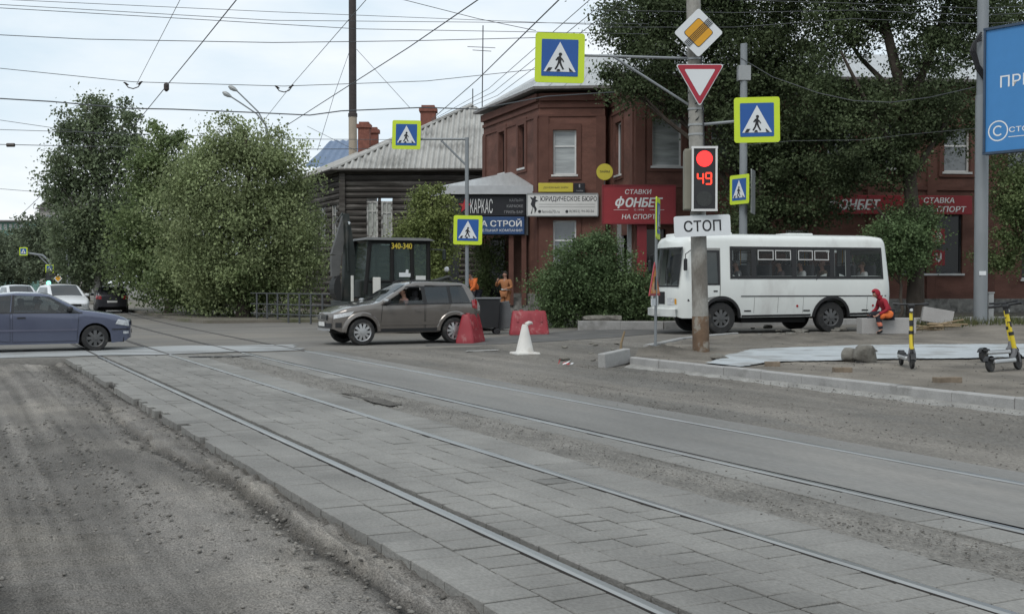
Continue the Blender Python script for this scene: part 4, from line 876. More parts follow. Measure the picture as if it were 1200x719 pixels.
m_grass = leafmat('grass_blade', (.085, .100, .040), (.12, .12, .055))
rg = np.random.default_rng(5); n = 9000
x = rg.uniform(10.8, 19, n); y = rg.uniform(32.4, 36.5, n); k = rg.random(n) < np.clip(.5 + fbm(x * .7, y * .7, 3) * 1.2, 0, 1) * np.exp(-((y - 34.2) / 1.3) ** 2); x, y = x[k], y[k]
tufts('grass', 'rough grass round the foot of the grey tram pole', np.stack([x, y, walk_h(x, y) + .02], -1), .22, m_grass, 1)
x = rg.uniform(-16, -4, 7000); y = rg.uniform(46, 56, 7000); k = rg.random(7000) < np.clip(.2 + fbm(x * .5, y * .5, 3), 0, 1); x, y = x[k], y[k]; v_, u_ = toVU(x, y); k = (v_ > 14.2) & (v_ < 20); x, y = x[k], y[k]
tufts('grass', 'thin verge grass under the willow', np.stack([x, y, 0 * x + .12], -1), .25, m_grass, 2)
# ------------------------------------------------------------------ poles, road signs, signal, billboard
m_conc = M('pole_concrete', (.27, .26, .235), .9, var=.16, scale=1.2, col2=(.16, .145, .125), c2scale=1.8, c2lo=.5, c2hi=.62, bump=.4, bscale=30, fine=.12, fscale=25, stretch=(1, 1, .5))
m_conc_rust = M('rust_stain', (.13, .085, .055), .95, var=.3, scale=4, col2=(.22, .20, .17), c2scale=3, c2lo=.52, c2hi=.6)
m_galv = M('galvanised_pole', (.22, .235, .245), .5, metal=.25, var=.1, scale=1.5, stretch=(1, 1, .4))
m_lime = M('lime_border', (.52, .66, .03), .45, var=.03)
m_blue = M('sign_blue', (.016, .085, .30), .4, var=.04)
m_signw = M('sign_white', (.62, .64, .65), .4, var=.03)
m_ink = M('sign_black', (.014, .014, .016), .5, var=.02)
m_signred = M('sign_red', (.33, .018, .035), .4, var=.04)
m_amber = M('sign_amber', (.62, .30, .015), .4, var=.05)
m_back = M('sign_back', (.30, .31, .31), .5, metal=.3, var=.08)
m_cable = M('black_cable', (.018, .018, .02), .6, var=.1)
MAN = [[(-.02, .26), (.05, .25), (.09, .12), (.06, -.02), (.12, -.20), (.21, -.36), (.14, -.40), (.03, -.20), (-.02, -.08), (-.08, -.24), (-.18, -.40), (-.25, -.36), (-.14, -.18), (-.09, .0), (-.09, .10), (-.15, .03), (-.21, .06), (-.12, .20)],
       [(.09, .18), (.16, .08), (.21, -.01), (.17, -.04), (.11, .05), (.085, .10)]]
def crossing_sign(label, loc, rz, size, tilt=0.0, group='pedestrian crossing signs', flip=False):
    """yellow-green bordered blue square with a white triangle and a walking figure"""
    t = thing('crossing_sign', label, 'road sign', loc, rz, group)
    Q = Matrix.Rotation(tilt, 4, 'Y')
    def pr(name, polys, y0, y1, m):
        mb = MB()
        for p in polys: mb.prism(p, y0, y1, T=Q)
        return mb.build(name, m, t)
    h = size / 2
    pr('border_plate', [rrect(size, size, size * .06)], -.012, .012, m_lime)
    pr('blue_panel', [rrect(size * .74, size * .74, size * .02)], -.019, -.013, m_blue)
    s = size * .74; fx = -1 if flip else 1
    pr('white_triangle', [[(-s * .44, -s * .38), (s * .44, -s * .38), (0, s * .43)]], -.026, -.020, m_signw)
    k = s * .62; oy = -s * .10
    man = [[(fx * x * k * .92, z * k * .92 + oy) for x, z in p] for p in MAN]
    pr('pictogram', man + [circ(k * .075, 14, fx * .02 * k, k * .31 + oy)] + [[(a * s, -s * .37), (a * s + s * .10, -s * .37), (a * s + s * .13 * c, -s * .27), (a * s + s * .05 * c, -s * .27)] for a, c in ((-.37, 1.3), (.27, -.2))] + [[(-.09 * s, -s * .37), (.02 * s, -s * .37), (.0 * s, -s * .31), (-.06 * s, -s * .31)]], -.033, -.027, m_ink)
    mb = MB(); mb.box((0, .03, 0), (size * .7, .03, .05), mat=Q.to_3x3()); mb.build('back_rail', m_back, t); return t
YP = 24.6
pbz = walkf(4.04, YP)
pb0 = P(822, 416, YP); pb0.z = pbz - .25; pt0 = P(811, -70, YP)
cp = thing('concrete_pole', 'mottled concrete pole with rusty foot carrying the road signs and the signal', 'pole', (0, 0, 0))
mb = MB(); mb.tube([pb0.lerp(pt0, k / 14) for k in range(15)], [.178 - .030 * k / 14 for k in range(15)], 16); mb.build('shaft', m_conc, cp, smooth=True)
mb = MB(); mb.tube([pb0.lerp(pt0, .02), pb0.lerp(pt0, .075), pb0.lerp(pt0, .115)], [.182, .181, .179], 16, cap=False); mb.build('rust_stain', m_conc_rust, cp, smooth=True)
for yy in (66, 123, 141, 152, 245, 262):
    t_ = (416 - yy) / 486; q = pb0.lerp(pt0, t_); mb = MB(); mb.lathe([(.165, -.025), (.172, -.02), (.172, .02), (.165, .025)], c=q, n=16); mb.build('clamp', m_back, cp, smooth=True)
mb = MB(); rr = random.Random(3)
for k in range(5): t0_, t1_ = .56 + .02 * k, .60 + .018 * k; q = pb0.lerp(pt0, t0_); w_ = pb0.lerp(pt0, t1_); mb.tube([q + Vector((-.17, -.03, 0)), q.lerp(w_, .5) + Vector((0, -.175, -.02)), w_ + Vector((.165, -.05, 0))], .012, 5)
mb.tube([pb0.lerp(pt0, .50) + Vector((.14, -.12, 0)), pb0.lerp(pt0, .62) + Vector((.13, -.13, 0)), pb0.lerp(pt0, .78) + Vector((.12, -.12, 0))], .012, 5)
mb.build('strapped_cable', m_cable, cp)
def poleat(py): return pb0.lerp(pt0, (416 - py) / 486.0)
q = poleat(65); e = P(682, 65, YP - .05); mb = MB(); mb.tube([q, e], .028, 8); mb.tube([P(718, 66, YP - .04), poleat(123)], .026, 8); mb.build('sign_arm', m_galv, cp)
mb = MB(); mb.tube([poleat(141), P(866, 142, YP - .05)], .032, 8); mb.build('sign_arm', m_galv, cp)
s = YP / F
c = P(656, 68, YP - .12); crossing_sign('large crossing sign hung out on a long arm before the brick house roof', c, R(2), 57.5 * s, R(1.2))
c = P(887, 140.5, YP - .12); crossing_sign('large crossing sign on a short arm beside the signal pole', c, R(-4), 52.5 * s, R(-.8))
c = P(818.5, 38.5, YP - .32); t = thing('road_sign', 'white diamond sign with amber centre struck by black bars, top of the concrete pole', 'road sign', c)
def dia(r): return [(r, 0), (0, r), (-r, 0), (0, -r)]
d1 = 29 * s; D45 = Matrix.Rotation(R(45), 4, 'Y'); a_ = d1 * 1.38
mb = MB(); mb.prism(rrect(a_, a_, .05), -.012, .012, T=D45); mb.build('plate', m_signw, t)
mb = MB(); mb.prism(rrect(a_ * .62, a_ * .62, .05), -.018, -.013, T=D45); mb.build('black_edge', m_ink, t)
mb = MB(); mb.prism(rrect(a_ * .59, a_ * .59, .045), -.022, -.019, T=D45); mb.build('amber_panel', m_amber, t)
for k in (-2, -1, 0, 1, 2): mb = MB(); mb.box((k * .032, -.0255, 0), (.013, .004, a_ * .98), mat=None); o = mb.build('bar', m_ink, t); o.rotation_euler = (0, R(45), 0)
mb = MB(); mb.box((0, .12, 0), (.06, .22, .3)); mb.build('bracket', m_back, t)
c = P(820, 92, YP - .32); t = thing('road_sign', 'give way triangle with red rim pointing down, under the white diamond', 'road sign', c)
def tri(r, rd): 
    p = []
    for k in range(3):
        a0 = R(270 + 120 * k); cx_, cz_ = (r - 2 * rd) * math.cos(a0), (r - 2 * rd) * math.sin(a0)
        for j in range(-2, 3): a1 = a0 + R(30 * j); p.append((cx_ + rd * math.cos(a1), cz_ + rd * math.sin(a1)))
    return p
r0 = 31.5 * s
mb = MB(); mb.prism(tri(r0 * 1.03, .035), -.010, .012); mb.build('white_edge', m_signw, t)
mb = MB(); mb.prism(tri(r0 * .98, .033), -.016, -.011); mb.build('red_rim', m_signred, t)
mb = MB(); mb.prism(tri(r0 * .66, .018), -.022, -.017); mb.build('white_field', m_signw, t)
mb = MB(); mb.box((0, .12, .05), (.06, .2, .25)); mb.build('bracket', m_back, t)
# signal head
m_lamp_red = M('lit_red', (1.0, .032, .030), .4, var=0, emit=1.1); m_seg = M('lit_segment', (1.0, .05, .025), .4, var=0, emit=1.1); m_off = M('unlit_lens', (.030, .032, .030), .3, var=.2, scale=30)
m_house = M('signal_housing', (.020, .020, .022), .5, var=.05); m_rimw = M('signal_white_rim', (.62, .62, .61), .5, var=.05); m_beige2 = M('signal_side', (.20, .19, .15), .6, var=.1)
c = P(825.5, 209.5, YP - .42); t = thing('traffic_light', 'lit traffic light with red lamp above a red countdown of 49', 'traffic light', c, R(-3))
W, H = 29 * s, 74 * s
mb = MB(); mb.bbox((0, .05, 0), (W, .12, H), .02); mb.build('housing', m_house, t)
for (cx_, cz_, w_, h_) in ((0, H / 2 - .02, W + .02, .045), (0, -H / 2 + .02, W + .02, .045), (-W / 2 + .018, 0, .042, H - .08), (W / 2 - .018, 0, .042, H - .08)): mb = MB(); mb.box((cx_, -.015, cz_), (w_, .05, h_)); mb.build('rim', m_rimw, t)
R0 = .165
def lamp_grid(mb, cx_, cz_, r, y):
    k = r / 6.2
    for i in range(-6, 7):
        for j in range(-6, 7):
            if i * i + j * j <= 38: mb.prism(rrect(k * .92, k * .92, k * .3, 1, cx_ + i * k, cz_ + j * k), y - .008, y)
mb = MB(); mb.prism(circ(R0 * 1.02, 32, 0, H * .31), -.016, -.011); o = mb.build('lamp', m_lamp_red, t)
mb = MB(); mb.prism(circ(R0, 32, 0, -H * .31), -.02, -.011); mb.build('lamp', m_off, t)
def digit(segs, ox):
    k = MB(); w_, h_, th = .115, .115, .030
    S_ = {'a': (0, h_, w_, th), 'g': (0, 0, w_, th), 'd': (0, -h_, w_, th), 'f': (-w_ / 2, h_ / 2, th, h_ - .012), 'b': (w_ / 2, h_ / 2, th, h_ - .012), 'e': (-w_ / 2, -h_ / 2, th, h_ - .012), 'c': (w_ / 2, -h_ / 2, th, h_ - .012)}
    for n_ in segs: x_, z_, a_, b_ = S_[n_]; k.prism(rrect(a_, b_, .010, 2, ox + x_, z_ + .005), -.017, -.011)
    k.build('digit', m_seg, t)
digit('fgbc', -.085); digit('afgbcd', .085)
mb = MB(); mb.tube([(0, .1, .3), (-.05, .42, .3)], .03, 6); mb.tube([(0, .1, -.3), (-.05, .42, -.3)], .03, 6); mb.build('bracket', m_back, t)
c = P(806.5, 211, YP - .05); t = thing('traffic_light', 'second signal housing turned edge-on behind the red countdown signal', 'traffic light', c, R(86)); mb = MB(); mb.bbox((0, 0, 0), (.45, .19, 70 * s), .02); mb.build('housing', m_beige2, t); mb = MB(); mb.box((0, -.10, 0), (.5, .02, 73 * s)); mb.build('back_board', m_house, t)
c = P(823, 264.5, YP - .33); t = thing('stop_plate', 'white stop line plate lettered in black below the traffic light', 'road sign', c, R(6)); Q = Matrix.Rotation(R(-2.6), 4, 'Y')
mb = MB(); mb.prism(rrect(66.5 * s, 24 * s, .05), -.012, .012, T=Q); mb.build('plate', m_signw, t); o = lettering('СТОП', m_ink, t, 0, 0, -.012, height=.235, width=.80, bold=.012); o.rotation_euler = (0, R(-2.6), 0); mb = MB(); mb.box((0, .10, 0), (.3, .16, .05)); mb.build('bracket', m_back, t)
# thin post with two signs seen almost edge-on
Y2 = 25.9; gz = walkf(P(769, 0, Y2).x, Y2)
t = thing('sign_post', 'thin grey post at the kerb corner carrying two signs turned edge-on', 'post', (P(769, 0, Y2).x, Y2, gz)); mb = MB(); mb.tube([(0, 0, -.2), (.02, 0, P(0, 236, Y2).z - gz)], .032, 8); mb.build('pole', m_galv, t)
crossing_sign('crossing sign turned edge-on at the top of the thin kerbside post', P(771, 256, Y2 - .1), R(78), .92)
t = thing('warning_sign', 'orange temporary warning triangle turned edge-on, low on the thin post', 'road sign', P(767, 329, Y2 - .08), R(66)); s2 = Y2 / F; m_orange = M('faded_orange', (.55, .21, .04), .6, var=.25, scale=6, col2=(.55, .42, .3), c2scale=4)
mb = MB(); mb.prism([(-.42, -.33), (.42, -.33), (0, .42)], -.01, .01); mb.build('rim', m_signred, t); mb = MB(); mb.prism([(-.33, -.28), (.33, -.28), (0, .30)], -.016, -.011); mb.build('field', m_orange, t); mb = MB(); mb.prism([(-.06, -.2), (.06, -.2), (.04, .1), (-.04, .1)], -.021, -.017); mb.build('pictogram', m_ink, t)
mb = MB(); mb.box((0, -.002, -.47), (.5, .015, .16)); mb.build('plate', m_signw, t)
# gallows post by the porch
Y3 = 37.0; x3 = P(547, 0, Y3).x
t = thing('sign_gantry_post', 'slim grey post with a braced arm in front of the porch', 'post', (x3, Y3, terrf(x3, Y3))); z1 = P(0, 163, Y3).z - t.location.z
mb = MB(); mb.tube([(0, 0, 0), (0, 0, z1 + .05)], .062, 8); mb.build('pole', m_galv, t); mb = MB(); k = Y3 / F; mb.tube([(0, 0, z1), (-62 * k, 0, z1)], .04, 6); mb.tube([(0, 0, z1 - .86), (-30 * k, 0, z1 - .04)], .032, 6); mb.build('sign_arm', m_galv, t)
crossing_sign('crossing sign hung from the braced arm before the corrugated roof', P(476.3, 158, Y3 - .1), R(-4), 33.5 * k, R(1.5)); crossing_sign('crossing sign on the slim post just above the grey estate car', P(548.3, 269.5, Y3 - .12), R(-8), 34 * k, R(1.5))
# grey post behind the bus
Y4 = 39.3; x4 = P(872, 0, Y4).x; t = thing('steel_post', 'grey steel post behind the bus roof with a narrow crossing sign', 'post', (x4, Y4, .3)); mb = MB(); mb.tube([(0, 0, 0), (0, 0, P(0, 62, Y4).z)], [.15, .12], 12); mb.build('pole', m_galv, t, smooth=True)
mb = MB(); mb.box((.0, 0, P(0, 86, Y4).z - .3), (.42, .3, .5)); mb.build('junction_box', m_back, t)
crossing_sign('crossing sign turned aside on the grey post behind the bus', P(866.5, 222, Y4 - .25), R(-62), 34 * Y4 / F)
t = thing('road_sign', 'grey back of a sign plate on the post behind the bus', 'road sign', P(882.5, 225, Y4), R(70)); mb = MB(); mb.prism(rrect(.9, 1.5, .05), -.012, .012); mb.build('plate', m_back, t)
# tram pole and billboard at the picture edge
Y5 = 34.2; x5 = P(1152, 0, Y5).x; g5 = walkf(x5, Y5)
t = thing('tram_pole', 'thick grey steel tram pole standing in grass beside the blue billboard', 'pole', (x5, Y5, g5)); zc = P(0, 112, Y5).z - g5
mb = MB(); mb.lathe([(.195, -.2), (.19, zc - .05), (.18, zc)], n=20); mb.build('lower_shaft', m_galv, t, smooth=True); mb = MB(); mb.lathe([(.165, zc - .02), (.155, zc + 5.5)], n=20); mb.build('upper_shaft', m_galv, t, smooth=True)
mb = MB(); mb.lathe([(.194, -.1), (.193, .35), (.1925, .42)], n=20); mb.build('rusty_foot', M('dark_rust', (.06, .045, .038), .9, var=.4, scale=5), t, smooth=True)
mb = MB(); mb.box((-.02, -.19, P(0, 320, Y5).z - g5), (.2, .012, .12)); mb.build('paper_notice', m_signw, t)
mb = MB()
for k in range(4): a = P(1150, 38 + 3 * k, Y5 - .2) - t.location; b = P(1143 - 2 * k, 60, Y5 - .25) - t.location; c = P(1153, 84 + 3 * k, Y5 - .2) - t.location; mb.tube([a, a.lerp(b, .6) + Vector((-.05, 0, .1)), b, b.lerp(c, .6) + Vector((-.04, 0, -.06)), c], .03, 6)
mb.build('cable_loop', m_cable, t)
t = thing('utility_box', 'small grey utility post beside the foot of the tram pole', 'box', (P(1163.5, 0, Y5 + .2).x, Y5 + .2, g5)); mb = MB(); mb.bbox((0, 0, .4), (.17, .15, 1.0), .02); mb.build('cabinet', m_grey, t)
mb = MB(); mb.box((0, 0, .92), (.20, .18, .04)); mb.build('cap', m_back, t)
m_bill = M('billboard_blue', (.050, .205, .46), .5, var=.03)
a = P(1154, 107.5, 33.2); rzb = math.atan2(-.85, .73)
t = thing('billboard', 'large sky-blue advertising billboard on the tram pole, cut by the picture edge', 'billboard', a, rzb); Hb = 144 * 33.2 / F
mb = MB(); mb.bbox((3.0, .12, 0), (6.0, .22, Hb), .02); mb.build('panel', m_bill, t)
for (cx_, cz_, w_, h_) in ((3, Hb / 2, 6.08, .07), (3, -Hb / 2, 6.08, .07), (0, 0, .06, Hb)): mb = MB(); mb.box((cx_, .1, cz_), (w_, .28, h_)); mb.build('frame', M('billboard_edge', (.035, .06, .10), .5), t)
lettering('ПРИЖИ', m_wtext, t, .45, .22, .012, height=.33, width=1.75, align='LEFT', bold=.004)
lettering('СТОМАТОЛОГИЯ', m_wtext, t, .72, -1.16, .012, height=.15, width=2.3, align='LEFT', bold=.01)
mb = MB()
for k in range(28):
    if k in (0, 1, 27, 26) : continue
mb = MB()
ring = lambda r, w_: [(.40 + (r + w_) * .62 * math.cos(2 * math.pi * k / 28), -1.18 + (r + w_) * math.sin(2 * math.pi * k / 28)) for k in range(28)]
def annulus(mb, cx_, cz_, r, w_, sx, a0, a1, y):
    n_ = 24
    for i in range(n_):
        p = []
        for (aa, rr_) in ((i, r), (i + 1, r), (i + 1, r + w_), (i, r + w_)): g_ = R(a0 + (a1 - a0) * aa / n_); p.append((cx_ + sx * rr_ * math.cos(g_), y, cz_ + rr_ * math.sin(g_)))
        mb.quad(*p)
annulus(mb, .40, -1.16, .26, .035, 1, 0, 360, .006); mb.build('emblem', m_wtext, t); mb = MB(); annulus(mb, .40, -1.16, .11, .04, 1, 45, 315, .006); mb.build('emblem', m_wtext, t)
mb = MB(); mb.box((1.9, .008, -1.36), (2.4, .004, .02)); mb.build('line', m_wtext, t)
mb = MB(); mb.box((.3, .4, .6), (.12, .6, .12)); mb.box((.3, .4, -.9), (.12, .6, .12)); mb.build('mounting_bracket', m_back, t)
# double street lamp out of the willow
Y6 = 57.0; b = P(313, 0, Y6); t = thing('street_lamp', 'double-headed street lamp rising out of the pale willow', 'street lamp', (b.x, Y6, 0)); L0 = Vector((b.x, Y6, 0))
mb = MB(); mb.tube([(0, 0, 0), (0, 0, P(0, 165, Y6).z), P(312, 148, Y6) - L0], [.12, .08, .06], 8); mb.build('pole', m_galv, t, smooth=True)
for hx_, hy_ in ((268, 101), (261, 108)):
    e = P(hx_ + 9, hy_ + 5, Y6) - L0; s0 = P(312, 148, Y6) - L0; mb = MB(); mb.tube([s0, s0.lerp(e, .3) + Vector((.05, 0, .18)), s0.lerp(e, .7) + Vector((0, 0, .1)), e], .035, 6); ar = mb.build('lamp_arm', m_galv, t)
    h0 = P(hx_, hy_, Y6) - L0; mb = MB(); d_ = (e - h0); mb.tube([e + d_ * .1, e.lerp(h0, .3), e.lerp(h0, .7), h0], [.05, .11, .12, .05], 8); mb.build('lamp_head', M('lamp_grey', (.34, .35, .35), .5), ar, smooth=True)
# far signals on the tram street
Y7 = 88.0; b = P(58, 0, Y7); L0 = Vector((b.x, Y7, 0)); k = Y7 / F
t = thing('signal_gantry', 'curved far signal post with overhanging arm beyond the white cars', 'post', L0); mb = MB(); mb.tube([(0, 0, 0), (0, 0, P(0, 315, Y7).z), P(57, 305, Y7) - L0, P(50, 299, Y7) - L0, P(30, 296, Y7) - L0], .08, 6); mb.tube([P(57, 311, Y7) - L0, P(44, 298, Y7) - L0], .05, 5); mb.build('pole', m_galv, t)
t = thing('traffic_light', 'small far traffic light showing green below a crossing sign', 'traffic light', P(58, 326.5, Y7 - .2)); mb = MB(); mb.bbox((0, 0, 0), (.42, .3, 1.2), .03); mb.build('housing', m_house, t); mb = MB(); mb.prism(circ(.17, 20, 0, -.32), -.17, -.155); mb.build('lamp', M('lit_green', (.25, 1.0, .65), .4, var=0, emit=1.6), t)
mb = MB(); mb.prism(circ(.16, 20, 0, .32), -.165, -.155); mb.build('lamp', m_off, t); mb = MB(); mb.prism(circ(.16, 20, 0, 0), -.165, -.155); mb.build('lamp', m_off, t)
crossing_sign('small far crossing sign at the end of the curved arm', P(27.5, 294.5, Y7 - .2), 0, 9.4 * k); crossing_sign('small far crossing sign above the green signal', P(58.2, 314.8, Y7 - .2), 0, 9.6 * k)
t = thing('road_sign', 'far amber and white diamond beside the green signal', 'road sign', P(68, 326, Y7 - .1)); mb = MB(); mb.prism(dia(5.2 * k), -.01, .01); mb.build('plate', m_signw, t); mb = MB(); mb.prism(dia(3.6 * k), -.016, -.011); mb.build('amber_panel', m_amber, t); mb = MB(); mb.tube([(0, .06, 0), (0, .06, -2.2)], .04, 6); mb.build('pole', m_galv, t)
Y8 = 84.0; b = P(79, 0, Y8); t = thing('lamp_post', 'pale far lamp post before the dark trees of the tram street', 'post', (b.x, Y8, 0)); mb = MB(); mb.tube([(0, 0, 0), P(77, 262, Y8) - Vector((b.x, Y8, 0))], [.16, .10], 8); mb.build('pole', m_galv, t)
e = P(77, 262, Y8) - Vector((b.x, Y8, 0)); mb = MB(); mb.tube([e, e + Vector((-.5, 0, .4)), e + Vector((-1.4, 0, .6))], .06, 6); mb.build('lamp_arm', m_galv, t)

# ------------------------------------------------------------------ overhead wires
m_wire = M('overhead_wire', (.075, .080, .086), .6, var=0)
m_ins = M('insulator', (.05, .04, .035), .5, var=.1)
def wire(label, pts, r=.012, sag=0.0, nm='overhead_wire', group='overhead wires'):
    ps = [P(*p) for p in pts]; out = []
    if len(ps) == 2:
        out = [ps[0].lerp(ps[1], k / 16) - Vector((0, 0, sag * 4 * (k / 16) * (1 - k / 16))) for k in range(17)]
    else:
        for a, b in zip(ps[:-1], ps[1:]): out += [a.lerp(b, k / 4) for k in range(4)]
        out.append(ps[-1])
    mb = MB(); mb.tube(out, r * .78, 5); o = mb.build(nm, m_wire); tag(o, label, 'wire', group); return o
wire('topmost thin span wire entering at the upper picture edge', [(-60, -10, 30), (14, 0, 30), (320, 14, 32), (720, 30, 36)], .010)
wire('second of the thin span wires running under the upper picture edge', [(-60, 2, 30), (320, 24, 32), (760, 28, 36)], .011)
wire('third of the thin span wires, passing just over the aerial mast', [(-60, 6, 30), (200, 21, 31), (420, 34, 33), (760, 40, 36)], .012)
wire('sagging span wire that crosses the stack below the upper three', [(-60, 38, 28), (100, 46, 28.5), (320, 50, 29.5), (480, 48, 30.5), (640, 44, 32)], .013)
wire('thin span wire that carries the two V-shaped tram wire hangers', [(-60, 74, 26), (156, 96, 26), (333, 101, 26), (500, 95, 27), (640, 80, 28)], .010)
wire('thick wavy cable crossing low over the tops of the street trees', [(-60, 112, 30), (60, 119, 30), (150, 127, 30.5), (203, 128, 31), (300, 132, 31.5), (363, 135, 32), (400, 130, 32), (496, 126, 33), (560, 128, 34), (640, 113, 36), (720, 108, 39)], .022)
wire('thin wire passing behind the birch at the height of the sign arm', [(-60, 150, 60), (100, 155, 60), (360, 163, 62), (500, 164, 64), (580, 166, 66)], .02)
wire('thin wire with a small knot passing behind the birch', [(-60, 168, 60), (80, 171, 60), (300, 175, 61), (580, 174, 66)], .025)
wire('faint high wire descending towards the birch at the picture edge', [(-60, 132, 60), (70, 151, 60), (140, 160, 62)], .018)
wire('tram contact wire rising to the upper edge between birch and willow', [(155, 150, 33), (195, 101, 25.5), (236, 51, 21), (290, -16, 17.3)], .013)
wire('thin tram wire ending at the first V-shaped hanger', [(160, 99, 26), (211, 0, 19), (222, -20, 18)], .007)
wire('tram wire from the second V-shaped hanger to the upper edge', [(310, 140, 31), (341, 101, 25.5), (429, 0, 18), (450, -24, 17)], .008)
wire('tram contact wire crossing the stack diagonally', [(336, 147, 31.9), (400, 106, 27), (480, 55, 22), (560, 0, 17.7), (590, -20, 17)], .013)
wire('wire slanting down from the upper edge to the large hanging sign', [(450, -6, 24), (560, 22, 24.2), (628, 36, 24.4)], .009)
wire('black twisted cable slanting to the house with the corrugated roof', [(690, -40, 24), (655, 0, 26), (612, 42, 32), (560, 93, 44), (506, 140, 60)], .022)
for k, (dx, dy) in enumerate(((36, 0), (52, 4), (66, 8))):
    wire(('service wire to the log house, nearest the black twisted cable', 'middle one of the three thin service wires to the log house', 'service wire to the log house, farthest from the twisted cable')[k], [(655 + dx + 18, -16, 26), (655 + dx, 0 + dy, 28), (560 + dx * .35, 104 + dy, 44), (506, 141 + k, 60)], .013)
wire('drooping wire from the post behind the bus across the dark poplars', [(868, 68, 39.2), (905, 90, 39), (959, 109, 38.5), (1000, 118, 38), (1044, 120, 37), (1090, 114, 36), (1143, 102, 34.3)], .018)
wire('slack wire under the drooping one among the dark poplars', [(872, 170, 39.2), (930, 165, 38), (1010, 164, 37), (1060, 158, 36.5), (1148, 150, 34.3)], .010)
for k, yy in enumerate((6, 14, 24)):
    wire(('highest wire ending at the top of the grey tram pole', 'middle wire ending at the top of the grey tram pole', 'lowest wire ending at the top of the grey tram pole')[k], [(700, yy - 12 + 10 * k, 36), (860, yy - 6 + 7 * k, 36), (1000, yy - 2, 35), (1148, yy + 4, 34.3), (1230, yy, 33)], .012)
wire('guy wire from the stack down towards the corrugated roof', [(418, 58, 72), (480, 126, 68)], .02); wire('guy wire from the stack down behind the willow', [(409, 62, 72), (392, 110, 69), (372, 176, 65)], .02)
wire('faint wire over the blue roof behind the willow', [(360, 148, 66), (420, 178, 66)], .016)
wire('faint slanting wire near the far green block', [(20, 256, 110), (45, 232, 80), (62, 210, 60)], .025); wire('faint level wire above the far green block', [(-40, 218, 80), (60, 226, 80)], .022)
for px, py, Y, lab in ((156, 99, 25.9, 'V-shaped insulated hanger over the birch'), (333, 103, 25.9, 'V-shaped insulated hanger over the willow')):
    t = thing('tram_wire_hanger', lab, 'insulator'); c = P(px, py + 5, Y)
    for sg in (-1, 1):
        e = P(px + sg * 10.5, py - 3 + sg * -.5, Y); mid = c.lerp(e, .55) + Vector((0, 0, -.05)); mb = MB()
        mb.tube([c, mid, e], .013, 5)
        for k in range(4): q = c.lerp(e, .62 + .11 * k); mb.lathe([(.015, -.012), (.035, 0), (.015, .012)], c=q, n=8)
        mb.build('insulator_arm', m_ins, t)
t = tag(MB().lathe([(.02, -.10), (.06, -.06), (.06, .06), (.02, .10)], c=P(195, 102, 25.5), n=8).build('wire_clamp', m_ins), 'small dark clamp on the tram contact wire beside the birch', 'clamp')
t = tag(MB().tube([P(8, 170, 59.8), P(17, 170, 59.8)], .10, 8).build('line_splice', m_ins), 'dark splice on the thin wire near the picture edge', 'splice')

# ------------------------------------------------------------------ roadworks objects
m_plred = M('red_plastic', (.27, .030, .040), .5, var=.12, scale=3, col2=(.33, .11, .11), c2scale=5, c2lo=.56, c2hi=.66)
def barrier(label, px, py, rz, wd=1.15, h=.78, dep=.5):
    g_ = G(px, py, .03); t = thing('water_barrier', label, 'barrier', (g_.x, g_.y, terrf(g_.x, g_.y)), rz, 'red roadworks barriers'); mb = MB()
    prof = [(0, 1.0, 1.0), (.10, 1.0, 1.0), (.16, .97, .92), (.45, .92, .72), (h - .05, .86, .46), (h, .82, .38)]
    vs = []
    for (z, fx, fy) in prof:
        for (x, y) in rrect(wd * fx, dep * fy, .07, 3): vs.append((x, y, z))
    n_ = len(rrect(1, 1, .1, 3)); fs = [(i * n_ + j, i * n_ + (j + 1) % n_, (i + 1) * n_ + (j + 1) % n_, (i + 1) * n_ + j) for i in range(len(prof) - 1) for j in range(n_)]
    fs += [tuple(reversed(range(n_))), tuple((len(prof) - 1) * n_ + j for j in range(n_))]; mb.add(vs, fs); mb.build('shell', m_plred, t, smooth=35)
    for q in (-.30, 0, .30):
        rb_ = MB(); y0_, y1_ = -dep * .5 * .74, -dep * .5 * .44
        rb_.add([(q * wd - .035, y0_, .40), (q * wd + .035, y0_, .40), (q * wd + .03, y1_ - .012, h - .08), (q * wd - .03, y1_ - .012, h - .08), (q * wd - .035, y0_ - .03, .40), (q * wd + .035, y0_ - .03, .40), (q * wd + .03, y1_ - .035, h - .08), (q * wd - .03, y1_ - .035, h - .08)], [(4, 5, 6, 7), (0, 4, 7, 3), (1, 2, 6, 5), (3, 7, 6, 2), (0, 1, 5, 4)]); rb_.build('rib', m_plred, t)
    for q in (-.2, .2): mb = MB(); mb.lathe([(.06, h - .01), (.06, h + .03), (.04, h + .035)], c=(q * wd, 0, 0), n=12); mb.build('filler_cap', m_plred, t, smooth=True)
    return t
barrier('red plastic barrier standing end-on behind the grey estate car', 551.5, 400, R(74), 1.1, .78, .52)
barrier('red plastic barrier lying broadside in front of the two workers', 620, 392, R(4), 1.22, .74, .52)
g_ = G(615, 416); t = thing('traffic_cone', 'plain white traffic cone alone on the asphalt', 'cone', (g_.x, g_.y, terrf(g_.x, g_.y)), R(20)); m_cone = M('dusty_white_plastic', (.60, .585, .55), .6, var=.12, scale=3, col2=(.45, .42, .38), c2scale=3)
mb = MB(); mb.bbox((0, 0, .035), (.56, .56, .07), .03); mb.build('base', m_cone, t); mb = MB(); mb.lathe([(.22, .07), (.20, .10), (.07, .66), (.055, .70), (.045, .70)], n=20); mb.build('cone_body', m_cone, t, smooth=True); mb = MB(); mb.tube([(.03, 0, .69), (.10, 0, .73), (.17, .02, .73), (.20, .02, .70)], [.05, .045, .03, .01], 8); mb.build('torn_flap', m_cone, t, smooth=True)
